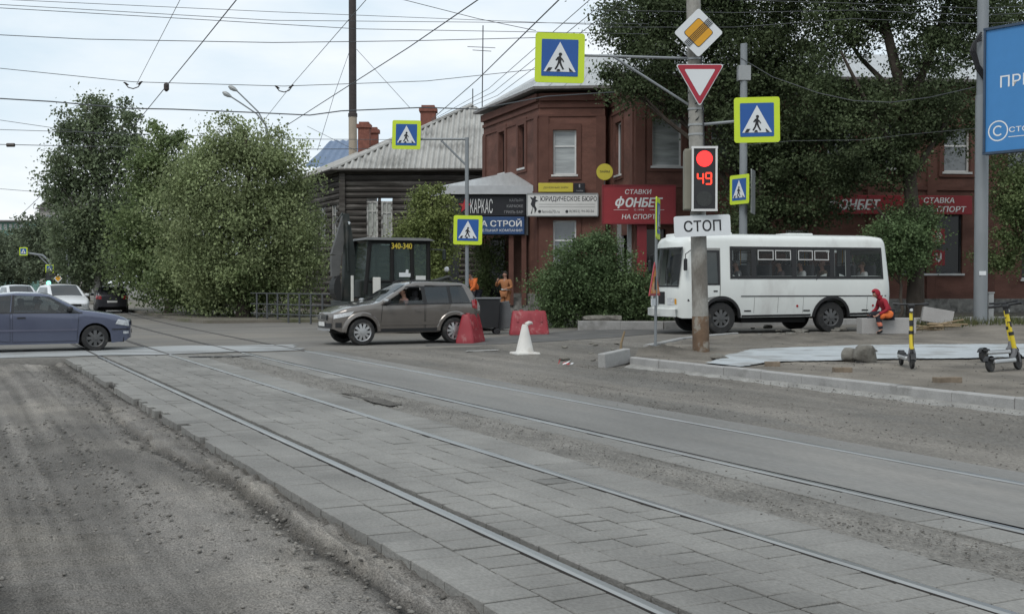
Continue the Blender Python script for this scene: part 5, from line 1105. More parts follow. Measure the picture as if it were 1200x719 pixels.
g_ = G(727, 414); t = tag(MB().tube([(g_.x, g_.y, -.05), (g_.x + .02, g_.y, .25), (g_.x + .10, g_.y, .52)], [.035, .03, .022], 6).build('wooden_stake', M('raw_wood', (.24, .18, .11), .9, var=.2)), 'short leaning wooden stake beside the loose kerb stone', 'stake')
# loose kerb stone at the corner
t = thing('kerb_stone', 'loose grey kerb stone lying crooked at the pavement corner', 'kerb stone', (G(720, 428).x, G(720, 428).y, 0), R(52)); mb = MB(); mb.bbox((0, 0, .14), (.95, .17, .30), .02, mat=Matrix.Rotation(R(-4), 3, 'Y')); mb.build('block', m_kerb, t); mb = MB(); mb.add([Vector((.47, -.07, .05)), Vector((.47, .07, .05)), Vector((.60, 0, .02)), Vector((.5, 0, .2))], [(0, 1, 2), (0, 2, 3), (1, 3, 2), (0, 3, 1)]); mb.build('broken_corner', m_bed, t)
m_rock = M('grey_rubble', (.165, .155, .135), .95, var=.25, scale=5, col2=(.10, .092, .08), c2scale=4, bump=.8, bscale=14)
def rock(name, label, loc, dims, rz, seed, mat=m_rock, cat='stone', group=None):
    bm = bmesh.new(); rr = random.Random(seed); pts = []
    for k in range(26):
        v = Vector((rr.uniform(-1, 1), rr.uniform(-1, 1), rr.uniform(-1, 1))); m_ = max(abs(v.x), abs(v.y), abs(v.z)); v = v / m_ * rr.uniform(.86, 1.0); v = v.lerp(v.normalized(), .35)
        pts.append(bm.verts.new((v.x * dims[0] / 2, v.y * dims[1] / 2, v.z * dims[2] / 2)))
    bmesh.ops.convex_hull(bm, input=pts); bmesh.ops.delete(bm, geom=[v for v in bm.verts if not v.link_faces], context='VERTS')
    bmesh.ops.bevel(bm, geom=bm.edges[:], offset=min(dims) * .06, segments=1, affect='EDGES')
    bmesh.ops.triangulate(bm, faces=bm.faces[:]); bmesh.ops.subdivide_edges(bm, edges=bm.edges[:], cuts=1, use_grid_fill=True)
    for v in bm.verts: v.co *= 1 + .10 * float(fbm(v.co.x * 9 + seed, v.co.y * 9 + v.co.z * 7, 2))
    me = bpy.data.meshes.new(name); bm.to_mesh(me); bm.free(); o = link_mesh(name, me, mat, None, False, (loc[0], loc[1], loc[2] + dims[2] * .36), rz); me.polygons.foreach_set('use_smooth', [True] * len(me.polygons)); me.set_sharp_from_angle(angle=R(30)); return tag(o, label, cat, group)
def onwalk(px, py): 
    z = .2
    for _ in range(4): g_ = G(px, py, z); z = walkf(g_.x, g_.y)
    return (g_.x, g_.y, z)
rock('rubble_block', 'larger of two concrete rubble lumps on the footway, with a dark hole', onwalk(1013, 424), (.46, .40, .42), .4, 3); rock('rubble_block', 'smaller of two concrete rubble lumps leaning on the bigger one', onwalk(995, 423), (.36, .3, .32), 1.2, 5)
rock('rubble_block', 'flat grey stone beside the rusty foot of the concrete pole', onwalk(844, 421), (.40, .3, .14), .2, 8); rock('rubble_block', 'long dark heap of broken asphalt on the planter kerb', (P(708, 0, 37.9).x, 37.9, .36), (1.5, .6, .28), .1, 9)
for k, (px, py, w_, lab) in enumerate(((905, 429, .27, 'flat brown brick near the edge of the pale membrane'), (987, 436, .30, 'brown brick on the sandy patch before the rubble lumps'), (1110, 448, .42, 'long brown brick lying by the kerb in front of the yellow scooter'))):
    p = onwalk(px, py); t = tag(MB().bbox((0, 0, .04), (w_, .16, .09), .01).build('brick', M('dusty_brick', (.17, .135, .10), .95, var=.3, scale=8), loc=p, rz=R(-8 + 12 * k)), lab, 'brick')
m_block = M('pale_block', (.33, .32, .31), .9, var=.1, scale=2, fine=.1, bump=.3, bscale=30)
p0_ = onwalk(1040, 391); t = tag(MB().bbox((0, 0, .22), (1.55, .42, .44), .012).build('concrete_block', m_block, loc=(p0_[0], p0_[1] + .1, p0_[2]), rz=R(4)), 'long pale concrete block the man in red sits on', 'block')
p1_ = (P(1101, 0, 33.6).x, 33.6, walkf(P(1101, 0, 33.6).x, 33.6)); t = tag(MB().bbox((0, 0, .33), (.85, .45, .42), .012, mat=Matrix.Rotation(R(10), 3, 'Y') @ Matrix.Rotation(R(-14), 3, 'Z')).build('concrete_block', m_block, loc=p1_), 'tilted pale concrete block between the yellow scooter and the tram pole', 'block')
for k in range(7):
    rr = random.Random(40 + k); p = (P(1082 + 6 * k, 0, 32.8).x, 32.8 + rr.uniform(-.3, .3), walkf(11.6, 32.8) + .06 + .03 * k)
    a = Vector((rr.uniform(.35, .6), rr.uniform(-.25, .25), rr.uniform(-.06, .1))); t = tag(MB().tube([Vector(p) - a, Vector(p) + a], rr.choice((.025, .035)), 6).build('wooden_batten', M('raw_wood', (.24, .18, .11), .9)), 'broken wooden batten in the pile behind the yellow scooter', 'batten', 'broken battens in the pile behind the yellow scooter')
# dumpster
Yd = 36.6; xd = P(573, 0, Yd).x; t = thing('waste_container', 'dark plastic waste container with its grey lid hanging open behind the estate car', 'waste container', (xd, Yd, terrf(xd, Yd)), R(8)); m_dark = M('dark_plastic', (.018, .019, .021), .6, var=.15); m_lid = M('grey_plastic', (.115, .12, .125), .6, var=.12, scale=3)
mb = MB()
vs = [(x * w_, y * d_, z) for (z, w_, d_) in ((.22, .82, .8), (1.12, 1, 1)) for (x, y) in ((-.42, -.38), (.30, -.38), (.30, .38), (-.42, .38))]; mb.add(vs, [(0, 3, 2, 1), (0, 1, 5, 4), (1, 2, 6, 5), (2, 3, 7, 6), (3, 0, 4, 7)]); mb.build('bin_body', m_dark, t)
mb = MB(); mb.bbox((-.06, 0, 1.14), (.80, .82, .05), .02); mb.build('rim', m_lid, t); mb = MB(); mb.bbox((.42, -.1, .60), (.05, .62, .86), .02, mat=Matrix.Rotation(R(-10), 3, 'Y') @ Matrix.Rotation(R(58), 3, 'Z')); mb.build('lid', m_lid, t)
for sx in (-.33, .22):
    for sy in (-.28, .28): mb = MB(); mb.lathe([(.06, -.03), (.10, -.025), (.10, .025), (.06, .03)], c=(sx, sy, .10), axis='Y', n=14); mb.build('wheel', m_dark, t)

rr = random.Random(77)
for k in range(16):
    px, py = rr.uniform(655, 735), rr.uniform(404, 424); g_ = G(px, py, .02); q = rr.uniform(.07, .2)
    rock('asphalt_chunk', 'broken asphalt lump among the debris by the pavement corner', (g_.x, g_.y, terrf(g_.x, g_.y)), (q * rr.uniform(1, 1.8), q, q * .5), rr.uniform(0, 3), 100 + k, group='asphalt lumps by the pavement corner')
for k in range(14):
    px, py = rr.uniform(880, 1000), rr.uniform(384, 393); p = onwalk(px, py); q = rr.uniform(.12, .32)
    rock('asphalt_chunk', 'broken asphalt slab in the heap before the bus wheels', p, (q * rr.uniform(1, 2), q, q * .4), rr.uniform(0, 3), 130 + k, group='asphalt slabs in the heap before the bus')
g_ = G(663, 428); t = thing('tape_scrap', 'crumpled scrap of red and white tape on the dusty road', 'litter', (g_.x, g_.y, terrf(g_.x, g_.y))); m_tr = M('tape_red', (.4, .05, .05), .5)
for k in range(7):
    mb = MB(); a = Vector((rr.uniform(-.16, .16), rr.uniform(-.1, .1), .02)); b = a + Vector((rr.uniform(-.12, .12), rr.uniform(-.1, .1), rr.uniform(.0, .09))); d_ = Vector((.03, .02, .03)); mb.quad(a, b, b + d_, a + d_); mb.build('tape_piece', m_tr if k % 2 else m_signw, t)
# ------------------------------------------------------------------ vehicles
m_tyre = M('tyre_rubber', (.022, .022, .022), .85, var=.2, scale=8, col2=(.06, .056, .05), c2scale=6, c2lo=.55, c2hi=.7)
m_alloy = M('alloy_wheel', (.42, .42, .42), .35, metal=.7, var=.06)
m_darkrim = M('dark_wheel', (.10, .10, .10), .45, metal=.5, var=.1)
m_glass = M('car_glass', (.014, .018, .018), .03, var=0, spec=1.0, alpha=.62)
m_tint = M('tinted_glass', (.008, .010, .011), .03, var=0, spec=.9, alpha=.90)
m_clear = M('bus_glass', (.014, .017, .018), .03, var=0, spec=.7, alpha=.30, tint=(.9, .93, .92))
m_trimb = M('black_trim', (.018, .018, .019), .5, var=.1)
m_seam = M('door_seam', (.008, .008, .009), .8, var=0)
m_head = M('headlamp_lens', (.55, .56, .57), .08, var=.25, scale=18, spec=1.0)
m_tail = M('tail_lamp', (.30, .012, .016), .12, var=.15, scale=14, spec=1.0)
m_seat = M('seat_cloth', (.045, .045, .048), .9, var=.1)
m_under = M('underbody', (.010, .010, .010), .9, var=0)
m_chrome = M('chrome', (.6, .6, .6), .15, metal=1.0, var=0)
m_plate = M('number_plate', (.6, .6, .58), .5, var=.05)

class Shell:
    """a car body lofted from cross-sections along x (x forward, y to the car's left)"""
    def __init__(s, x0, x1, top, sill, wid, belt, tumble=.30, rr=.10, crown=.03, arches=(), dx=.05, sm=.05, bulge=(.10, .10), rake=None):
        s.x0, s.x1 = x0, x1; s._t, s._s, s._w, s._b = [np.array(a, float).T for a in (top, sill, wid, belt)]
        s.tum, s.rr, s.cr, s.ar, s.sm, s.bul, s.rake = tumble, rr, crown, arches, sm, bulge, rake
        n = int((x1 - x0) / dx); xs = list(np.linspace(x0, x1, n + 1))
        for (xa, za, ra) in arches: xs += [xa - ra, xa + ra, xa - ra * .97, xa + ra * .97]
        s.xs = sorted(set(round(x, 4) for x in xs))
    def _f(s, a, x, sm=None):
        sm = s.sm if sm is None else sm
        return float(np.mean([np.interp(x + d * sm, a[0], a[1]) for d in (-1, -.6, -.3, 0, .3, .6, 1)]))
    def top(s, x): return s._f(s._t, x)
    def wid(s, x): return s._f(s._w, x, .02)
    def belt(s, x): return s._f(s._b, x)
    def bot(s, x):
        z = s._f(s._s, x, .03)
        for (xa, za, ra) in s.ar:
            if abs(x - xa) <= ra + 1e-6: z = max(z, za + math.sqrt(max(0, ra * ra - (x - xa) ** 2)))
        return z
    def Y(s, x, z):
        w_ = s.wid(x); zb = s.belt(x); y = w_
        if z < zb: y -= .035 * ((zb - z) / .6) ** 2 if z < zb else 0
        else: y -= s.tum * (z - zb) * (1 + .25 * (z - zb))
        return y
    def D(s, p):
        x, y, z = p
        if s.rake: x = s.rake(x, y, z)
        return Vector((x, y, z))
    def rad(s, x): return min(s.rr, .42 * max(.02, s.top(x) - s.bot(x)))
    def S(s, x, z, sg, off=0.0):
        r = s.rad(x); zt = s.top(x) - r; y = s.Y(x, min(z, zt))
        if z > zt: c = min(1, (z - zt) / r); y -= r * (1 - math.sqrt(max(0, 1 - c * c)))
        return s.D((x, sg * (y + off), z + off * (.3 if z > s.belt(x) else 0)))
    def T(s, x, f, off=0.0):
        r = s.rad(x); ys = s.Y(x, s.top(x) - r) - r; return s.D((x, f * ys, s.top(x) + s.cr * (1 - f * f) + off))
    def Fp(s, y, z, end=1, off=0.0):
        x = s.x1 if end > 0 else s.x0; w_ = max(.05, s.Y(x, z)); q = min(1, abs(y) / w_); return s.D((x + end * (s.bul[0 if end > 0 else 1] * (1 - q ** 2.5) + off), y, z))
    def ring(s, x):
        b = s.bot(x); r = s.rad(x); zt = s.top(x); P_ = []
        for k in range(12): P_.append(s.S(x, b + (zt - r - b) * k / 11, 1))
        for k in range(1, 5): a = R(90 * k / 5); P_.append(s.S(x, zt - r + r * math.sin(a), 1))
        for k in range(7): P_.append(s.T(x, 1 - k / 6))
        return P_
    def body(s, name, mat, parent, holes=(), tops=(), caps=()):
        """holes: side windows as polygons in x,z; tops: (x0,x1,f) roof or screen openings; caps: (end, y0, y1, z0, z1)"""
        mb = MB(); rings = [s.ring(x) for x in s.xs]; n = len(rings[0])
        def inpoly(x, z, poly):
            c = False
            for (a, b) in zip(poly, poly[1:] + poly[:1]):
                if (a[1] > z) != (b[1] > z) and x < (b[0] - a[0]) * (z - a[1]) / (b[1] - a[1]) + a[0]: c = not c
            return c
        for sg in (1, -1):
            vs = [Vector((p.x, sg * p.y, p.z)) for r_ in rings for p in r_]; fs = []
            for i in range(len(rings) - 1):
                xm = (s.xs[i] + s.xs[i + 1]) / 2
                for j in range(n - 1):
                    q = (rings[i][j] + rings[i + 1][j + 1]) / 2
                    if j < 16 and any(inpoly(xm, q.z, h) for h in holes): continue
                    if j >= 16 and any(a < xm < b and abs(q.y) < f for (a, b, f) in tops): continue
                    fs.append((i * n + j, i * n + j + 1, (i + 1) * n + j + 1, (i + 1) * n + j))
            mb.add(vs, fs)
        for end, idx in ((1, -1), (-1, 0)):
            rg_ = rings[idx]; m = 12; vs = []
            for p in rg_:
                w_ = max(abs(p.y), 1e-4)
                for k in range(m + 1):
                    y = p.y * (1 - 2 * k / m); q = abs(1 - 2 * k / m); vs.append(Vector((p.x + end * s.bul[0 if end > 0 else 1] * (1 - q ** 2.5) * min(1, w_ / .3), y, p.z)))
            fs = []
            for j in range(n - 1):
                for k in range(m):
                    ym = (vs[j * (m + 1) + k].y + vs[j * (m + 1) + k + 1].y) / 2; zm = (rg_[j].z + rg_[j + 1].z) / 2
                    if any(e == end and a < ym < b and c < zm < d for (e, a, b, c, d) in caps): continue
                    fs.append((j * (m + 1) + k, j * (m + 1) + k + 1, (j + 1) * (m + 1) + k + 1, (j + 1) * (m + 1) + k))
            mb.add(vs, fs)
        me_o = mb.build(name, mat, parent, smooth=32)
        bm = bmesh.new(); bm.from_mesh(me_o.data); bmesh.ops.remove_doubles(bm, verts=bm.verts[:], dist=.0008); bmesh.ops.recalc_face_normals(bm, faces=bm.faces[:]); bm.to_mesh(me_o.data); bm.free(); me_o.data.set_sharp_from_angle(angle=R(32)); return me_o
    def patch(s, mb, lo, hi, sg, off, rows_=6, cols=10):
        """surface between two x,z polylines on the side"""
        def res(pl): 
            pl = np.array(pl, float); d = np.r_[0, np.cumsum(np.hypot(*np.diff(pl, axis=0).T))]; t = np.linspace(0, d[-1], cols + 1); return np.stack([np.interp(t, d, pl[:, 0]), np.interp(t, d, pl[:, 1])], 1)
        a, b = res(lo), res(hi); vs = []
        for i in range(rows_ + 1):
            for j in range(cols + 1): q = a[j] + (b[j] - a[j]) * i / rows_; vs.append(s.S(q[0], q[1], sg, off))
        c = cols + 1; return mb.add(vs, [(i * c + j, i * c + j + 1, (i + 1) * c + j + 1, (i + 1) * c + j) for i in range(rows_) for j in range(cols)])
    def tpatch(s, mb, x0, x1, f0, f1, off, rows_=8, cols=10):
        vs = [s.T(x0 + (x1 - x0) * i / rows_, (f0 + (f1 - f0) * i / rows_) * (2 * j / cols - 1), off) for i in range(rows_ + 1) for j in range(cols + 1)]
        c = cols + 1; return mb.add(vs, [(i * c + j, i * c + j + 1, (i + 1) * c + j + 1, (i + 1) * c + j) for i in range(rows_) for j in range(cols)])
    def fpatch(s, mb, y0, y1, z0, z1, end, off, rows_=4, cols=8):
        vs = [s.Fp(y0 + (y1 - y0) * j / cols, z0 + (z1 - z0) * i / rows_, end, off) for i in range(rows_ + 1) for j in range(cols + 1)]
        c = cols + 1; return mb.add(vs, [(i * c + j, i * c + j + 1, (i + 1) * c + j + 1, (i + 1) * c + j) for i in range(rows_) for j in range(cols)])
def wheel(parent, x, y, r, wd, rimr, rim_mat, spokes, sg, dish=.02):
    """sg: side the hub faces"""
    mb = MB(); h = wd / 2
    mb.lathe([(rimr * .96, -h), (r * .93, -h), (r * .985, -h * .8), (r, -h * .45), (r, h * .45), (r * .985, h * .8), (r * .93, h), (rimr * .96, h)], c=(x, y, r), axis='Y', n=32, cap=False)
    w_ = mb.build('wheel', m_tyre, parent, smooth=35)
    rb = MB(); yo = y + sg * h; f = lambda ry, rr_: None
    for (r0, r1, d0, d1) in ((rimr, rimr * .9, .002, -.012), (rimr * .9, rimr * .84, -.012, -.05)):
        n_ = 32; vs = []
        for (rr_, dd) in ((r0, d0), (r1, d1)):
            for k in range(n_): t = 2 * math.pi * k / n_; vs.append((x + rr_ * math.cos(t), yo + sg * dd, r + rr_ * math.sin(t)))
        rb.add(vs, [(k, (k + 1) % n_, n_ + (k + 1) % n_, n_ + k) for k in range(n_)])
    for k in range(spokes):
        t = 2 * math.pi * k / spokes; c, s_ = math.cos(t), math.sin(t); n0, n1 = .16, .11
        def pt(rad_, tn, d): return (x + rad_ * c - tn * s_, yo + sg * d, r + rad_ * s_ + tn * c)
        a, b = rimr * .16, rimr * .92; wa, wb = rimr * 1.15 / spokes, rimr * 1.5 / spokes
        rb.add([pt(a, -wa, .0), pt(a, wa, .0), pt(b, wb, -.012), pt(b, -wb, -.012), pt(a, -wa, -.04), pt(a, wa, -.04), pt(b, wb, -.05), pt(b, -wb, -.05)], [(0, 1, 2, 3), (0, 4, 5, 1), (1, 5, 6, 2), (2, 6, 7, 3), (3, 7, 4, 0)])
    rb.lathe([(rimr * .24, .0), (rimr * .22, .012), (.001, .014)] if sg < 0 else [(rimr * .24, -.0), (rimr * .22, -.012), (.001, -.014)], c=(x, yo, r), axis='Y', n=20)
    rm = rb.build('rim', rim_mat, w_, smooth=40)
    db = MB(); n_ = 28; db.add([(x + rimr * .9 * math.cos(2 * math.pi * k / n_), yo - sg * .055, r + rimr * .9 * math.sin(2 * math.pi * k / n_)) for k in range(n_)], [tuple(range(n_))]); db.build('brake', m_under, w_)
    return w_
def car_interior(parent, xf, xr, w_, zf, zs, steer_x, sgn):
    for (sx, sy) in ((xf, .36), (xf, -.36)):
        mb = MB(); mb.bbox((sx, sy, zf + .12), (.50, .46, .22), .06); mb.bbox((sx - .30, sy, zf + .46), (.15, .46, .62), .06, mat=Matrix.Rotation(R(-14), 3, 'Y')); mb.bbox((sx - .38, sy, zf + .84), (.10, .26, .18), .04); mb.build('seat', m_seat, parent)
    mb = MB(); mb.bbox((xr, 0, zf + .12), (.5, 1.2, .22), .06); mb.bbox((xr - .30, 0, zf + .46), (.15, 1.2, .6), .06, mat=Matrix.Rotation(R(-16), 3, 'Y')); mb.build('rear_seat', m_seat, parent)
    mb = MB(); mb.bbox((xf + .80, 0, zs - .10), (.40, w_ * 1.7, .24), .06); mb.build('dashboard', m_trimb, parent)
    mb = MB(); n_ = 20
    pts = [Vector((steer_x + .06 * math.sin(2 * math.pi * k / n_), sgn * .36 + .18 * math.cos(2 * math.pi * k / n_), zs + .02 + .17 * math.sin(2 * math.pi * k / n_))) for k in range(n_ + 1)]; mb.tube(pts, .014, 6, cap=False); mb.build('steering_wheel', m_trimb, parent)
def place(t, x, y, z, rz): t.location = (x, y, z); t.rotation_euler = (0, 0, rz)

# ---- blue sedan crossing in front of the tram street
m_bpaint = M('grey_blue_paint', (.090, .102, .155), .25, metal=.35, var=.05, coat=.8, spec=.5)
m_bpaint2 = M('dusty_blue_paint', (.105, .110, .155), .45, metal=.2, var=.12, scale=2)
sd_ = thing('blue_sedan', 'grey-blue old sedan cut by the picture edge with dark spoked wheels', 'car')
sh = Shell(-2.22, 2.10, [(-2.22, .86), (-2.1, .96), (-1.55, 1.02), (-.95, 1.36), (-.45, 1.405), (.10, 1.39), (.30, 1.345), (.98, .985), (1.3, .945), (1.75, .87), (1.98, .79), (2.10, .72)],
           [(-2.22, .36), (-2.0, .24), (-1.0, .19), (1.7, .19), (1.98, .22), (2.10, .30)],
           [(-2.22, .66), (-2.05, .78), (-1.6, .83), (0, .845), (1.5, .82), (1.85, .76), (2.0, .68), (2.10, .58)],
           [(-2.22, .80), (-1.2, .93), (0, .905), (1.0, .875), (1.8, .76), (2.1, .62)], tumble=.36, rr=.11, crown=.025,
           arches=((1.27, .31, .365), (-1.30, .31, .365)), bulge=(.10, .08))
fw_ = [(.93, .935), (.25, 1.315), (-.50, 1.345), (-.56, .94)]; rw_ = [(-.62, .945), (-.57, 1.345), (-.95, 1.31), (-1.40, 1.03), (-1.42, .955)]
sh.body('body', m_bpaint, sd_, holes=[[(.80, .965), (.26, 1.29), (-.48, 1.32), (-.53, .965)], [(-.66, .97), (-.60, 1.32), (-.93, 1.285), (-1.30, 1.03), (-1.32, .97)]], tops=[(.32, .93, .60), (-1.5, -.98, .56)])
for sg in (-1, 1):
    dr = MB(); sh.patch(dr, [(-.56, .25), (.85, .25)], [(-.56, .925), (.90, .905)], sg, .006, 8, 12); d_ = dr.build('door', m_bpaint, sd_, smooth=True); sm_ = MB(); sh.patch(sm_, [(-.566, .24), (.858, .24)], [(-.566, .930), (.908, .91)], sg, .003, 8, 12); sm_.build('seam', m_seam, d_, smooth=True)
    hb = MB(); sh.patch(hb, [(-.46, .795), (-.28, .80)], [(-.46, .83), (-.28, .835)], sg, .022, 1, 3); hb.build('handle', m_trimb, d_)
    dr = MB(); sh.patch(dr, [(-1.0, .30), (-.62, .25)], [(-1.38, .93), (-.62, .925)], sg, .006, 8, 10); d_ = dr.build('door', m_bpaint, sd_, smooth=True); sm_ = MB(); sh.patch(sm_, [(-1.005, .29), (-.612, .24)], [(-1.388, .935), (-.612, .93)], sg, .003, 8, 10); sm_.build('seam', m_seam, d_, smooth=True)
    hb = MB(); sh.patch(hb, [(-1.26, .805), (-1.08, .81)], [(-1.26, .84), (-1.08, .845)], sg, .022, 1, 3); hb.build('handle', m_trimb, d_)
    gb_ = MB(); sh.patch(gb_, [(-.56, .935), (.93, .925)], [(-.50, 1.345), (.25, 1.315)], sg, .008, 8, 12); gb_.build('window', m_glass, sd_, smooth=True)
    gb_ = MB(); sh.patch(gb_, [(-1.43, .95), (-.62, .94)], [(-.95, 1.315), (-.57, 1.348)], sg, .008, 8, 12); gb_.build('window', m_tint, sd_, smooth=True)
    tb_ = MB(); sh.patch(tb_, [(-1.52, .925), (.98, .91)], [(-1.52, .955), (.98, .935)], sg, .012, 1, 14); sh.patch(tb_, [(-.60, .93), (-.53, .93)], [(-.555, 1.35), (-.505, 1.35)], sg, .012, 6, 1); tb_.build('window_trim', m_trimb, sd_)
    tb_ = MB(); sh.patch(tb_, [(-.88, .50), (.86, .50)], [(-.88, .545), (.86, .545)], sg, .016, 1, 12); tb_.build('side_moulding', m_bpaint2, sd_)
    tb_ = MB(); sh.patch(tb_, [(1.66, .50), (2.09, .50)], [(1.66, .525), (2.09, .525)], sg, .010, 1, 8); tb_.build('bumper_strip', m_trimb, sd_)
    lb = MB(); sh.patch(lb, [(1.74, .645), (2.085, .58)], [(1.80, .755), (2.07, .715)], sg, .010, 4, 8); lb.build('headlight', m_head, sd_, smooth=True)
    lb = MB(); sh.patch(lb, [(1.93, .40), (2.07, .40)], [(1.93, .46), (2.07, .46)], sg, .010, 2, 4); lb.build('indicator', m_head, sd_)
    lb = MB(); sh.patch(lb, [(-2.2, .68), (-1.98, .68)], [(-2.2, .82), (-1.98, .82)], sg, .010, 4, 6); lb.build('tail_light', m_tail, sd_)
    mb = MB(); p = sh.S(.70, .985, sg, .10); mb.bbox(p, (.12, .17, .12), .04); p2 = sh.S(.70, .95, sg, .02); mb.tube([p2, p], .02, 6); mb.build('mirror', m_trimb, sd_)
    for xa in (1.27, -1.30): wheel(sd_, xa, sg * .735, .31, .19, .21, m_darkrim, 8, sg)
lb = MB(); sh.fpatch(lb, -.50, .50, .60, .70, 1, .008); lb.build('grille', m_trimb, sd_); lb = MB(); sh.fpatch(lb, -.3, .3, .40, .50, 1, .01); lb.build('number_plate', m_plate, sd_)
gb_ = MB(); sh.tpatch(gb_, .28, .98, .93, .90, .006); gb_.build('windscreen', m_glass, sd_, smooth=True); gb_ = MB(); sh.tpatch(gb_, -1.52, -.96, .85, .92, .006); gb_.build('rear_window', m_tint, sd_, smooth=True)
mb = MB(); mb.box((0, 0, .26), (3.9, 1.40, .12)); mb.box((0, 0, .55), (1.7, 1.36, .5)); mb.box((1.27, 0, .45), (.8, 1.1, .5)); mb.box((-1.3, 0, .45), (.8, 1.1, .5)); mb.build('underbody', m_under, sd_)
car_interior(sd_, .05, -.75, .75, .34, .92, .48, -1)
place(sd_, -11.55, 27.92, .005, R(26.565))

# ---- grey-brown estate car (off-roader)
m_gpaint = M('bronze_grey_paint', (.165, .148, .134), .25, metal=.5, var=.05, coat=.9)
su = thing('grey_estate_car', 'bronze-grey five-door off-road estate with silver wheels and open driver window', 'car')
sh = Shell(-2.05, 2.05, [(-2.05, 1.15), (-2.0, 1.25), (-1.78, 1.58), (-1.55, 1.64), (-.6, 1.675), (-.20, 1.655), (.02, 1.60), (.82, 1.13), (1.0, 1.09), (1.55, 1.02), (1.85, .94), (2.05, .84)],
           [(-2.05, .48), (-1.85, .34), (-1.0, .32), (1.6, .32), (1.9, .36), (2.05, .44)],
           [(-2.05, .76), (-1.92, .84), (-1.5, .885), (0, .89), (1.4, .885), (1.75, .84), (1.95, .74), (2.05, .64)],
           [(-2.05, 1.06), (-1.2, 1.06), (0, 1.02), (.9, 1.0), (1.7, .88), (2.05, .72)], tumble=.24, rr=.10, crown=.025, arches=((1.32, .35, .42), (-1.32, .35, .42)), bulge=(.10, .07))
w1 = [(.70, 1.075), (.10, 1.50), (-.36, 1.54), (-.40, 1.075)]; w2 = [(-.50, 1.08), (-.46, 1.545), (-1.12, 1.55), (-1.16, 1.09)]; w3 = [(-1.24, 1.10), (-1.20, 1.55), (-1.62, 1.52), (-1.80, 1.12)]
ins = lambda w_, k=.03: [((x - sum(p[0] for p in w_) / len(w_)) * (1 - k * 2.2) + sum(p[0] for p in w_) / len(w_), (z - sum(p[1] for p in w_) / len(w_)) * (1 - k * 3) + sum(p[1] for p in w_) / len(w_)) for x, z in w_]
sh.body('body', m_gpaint, su, holes=[ins(w1, .015), ins(w2), ins(w3)], tops=[(.06, .78, .66), (-2.0, -1.82, .6)])
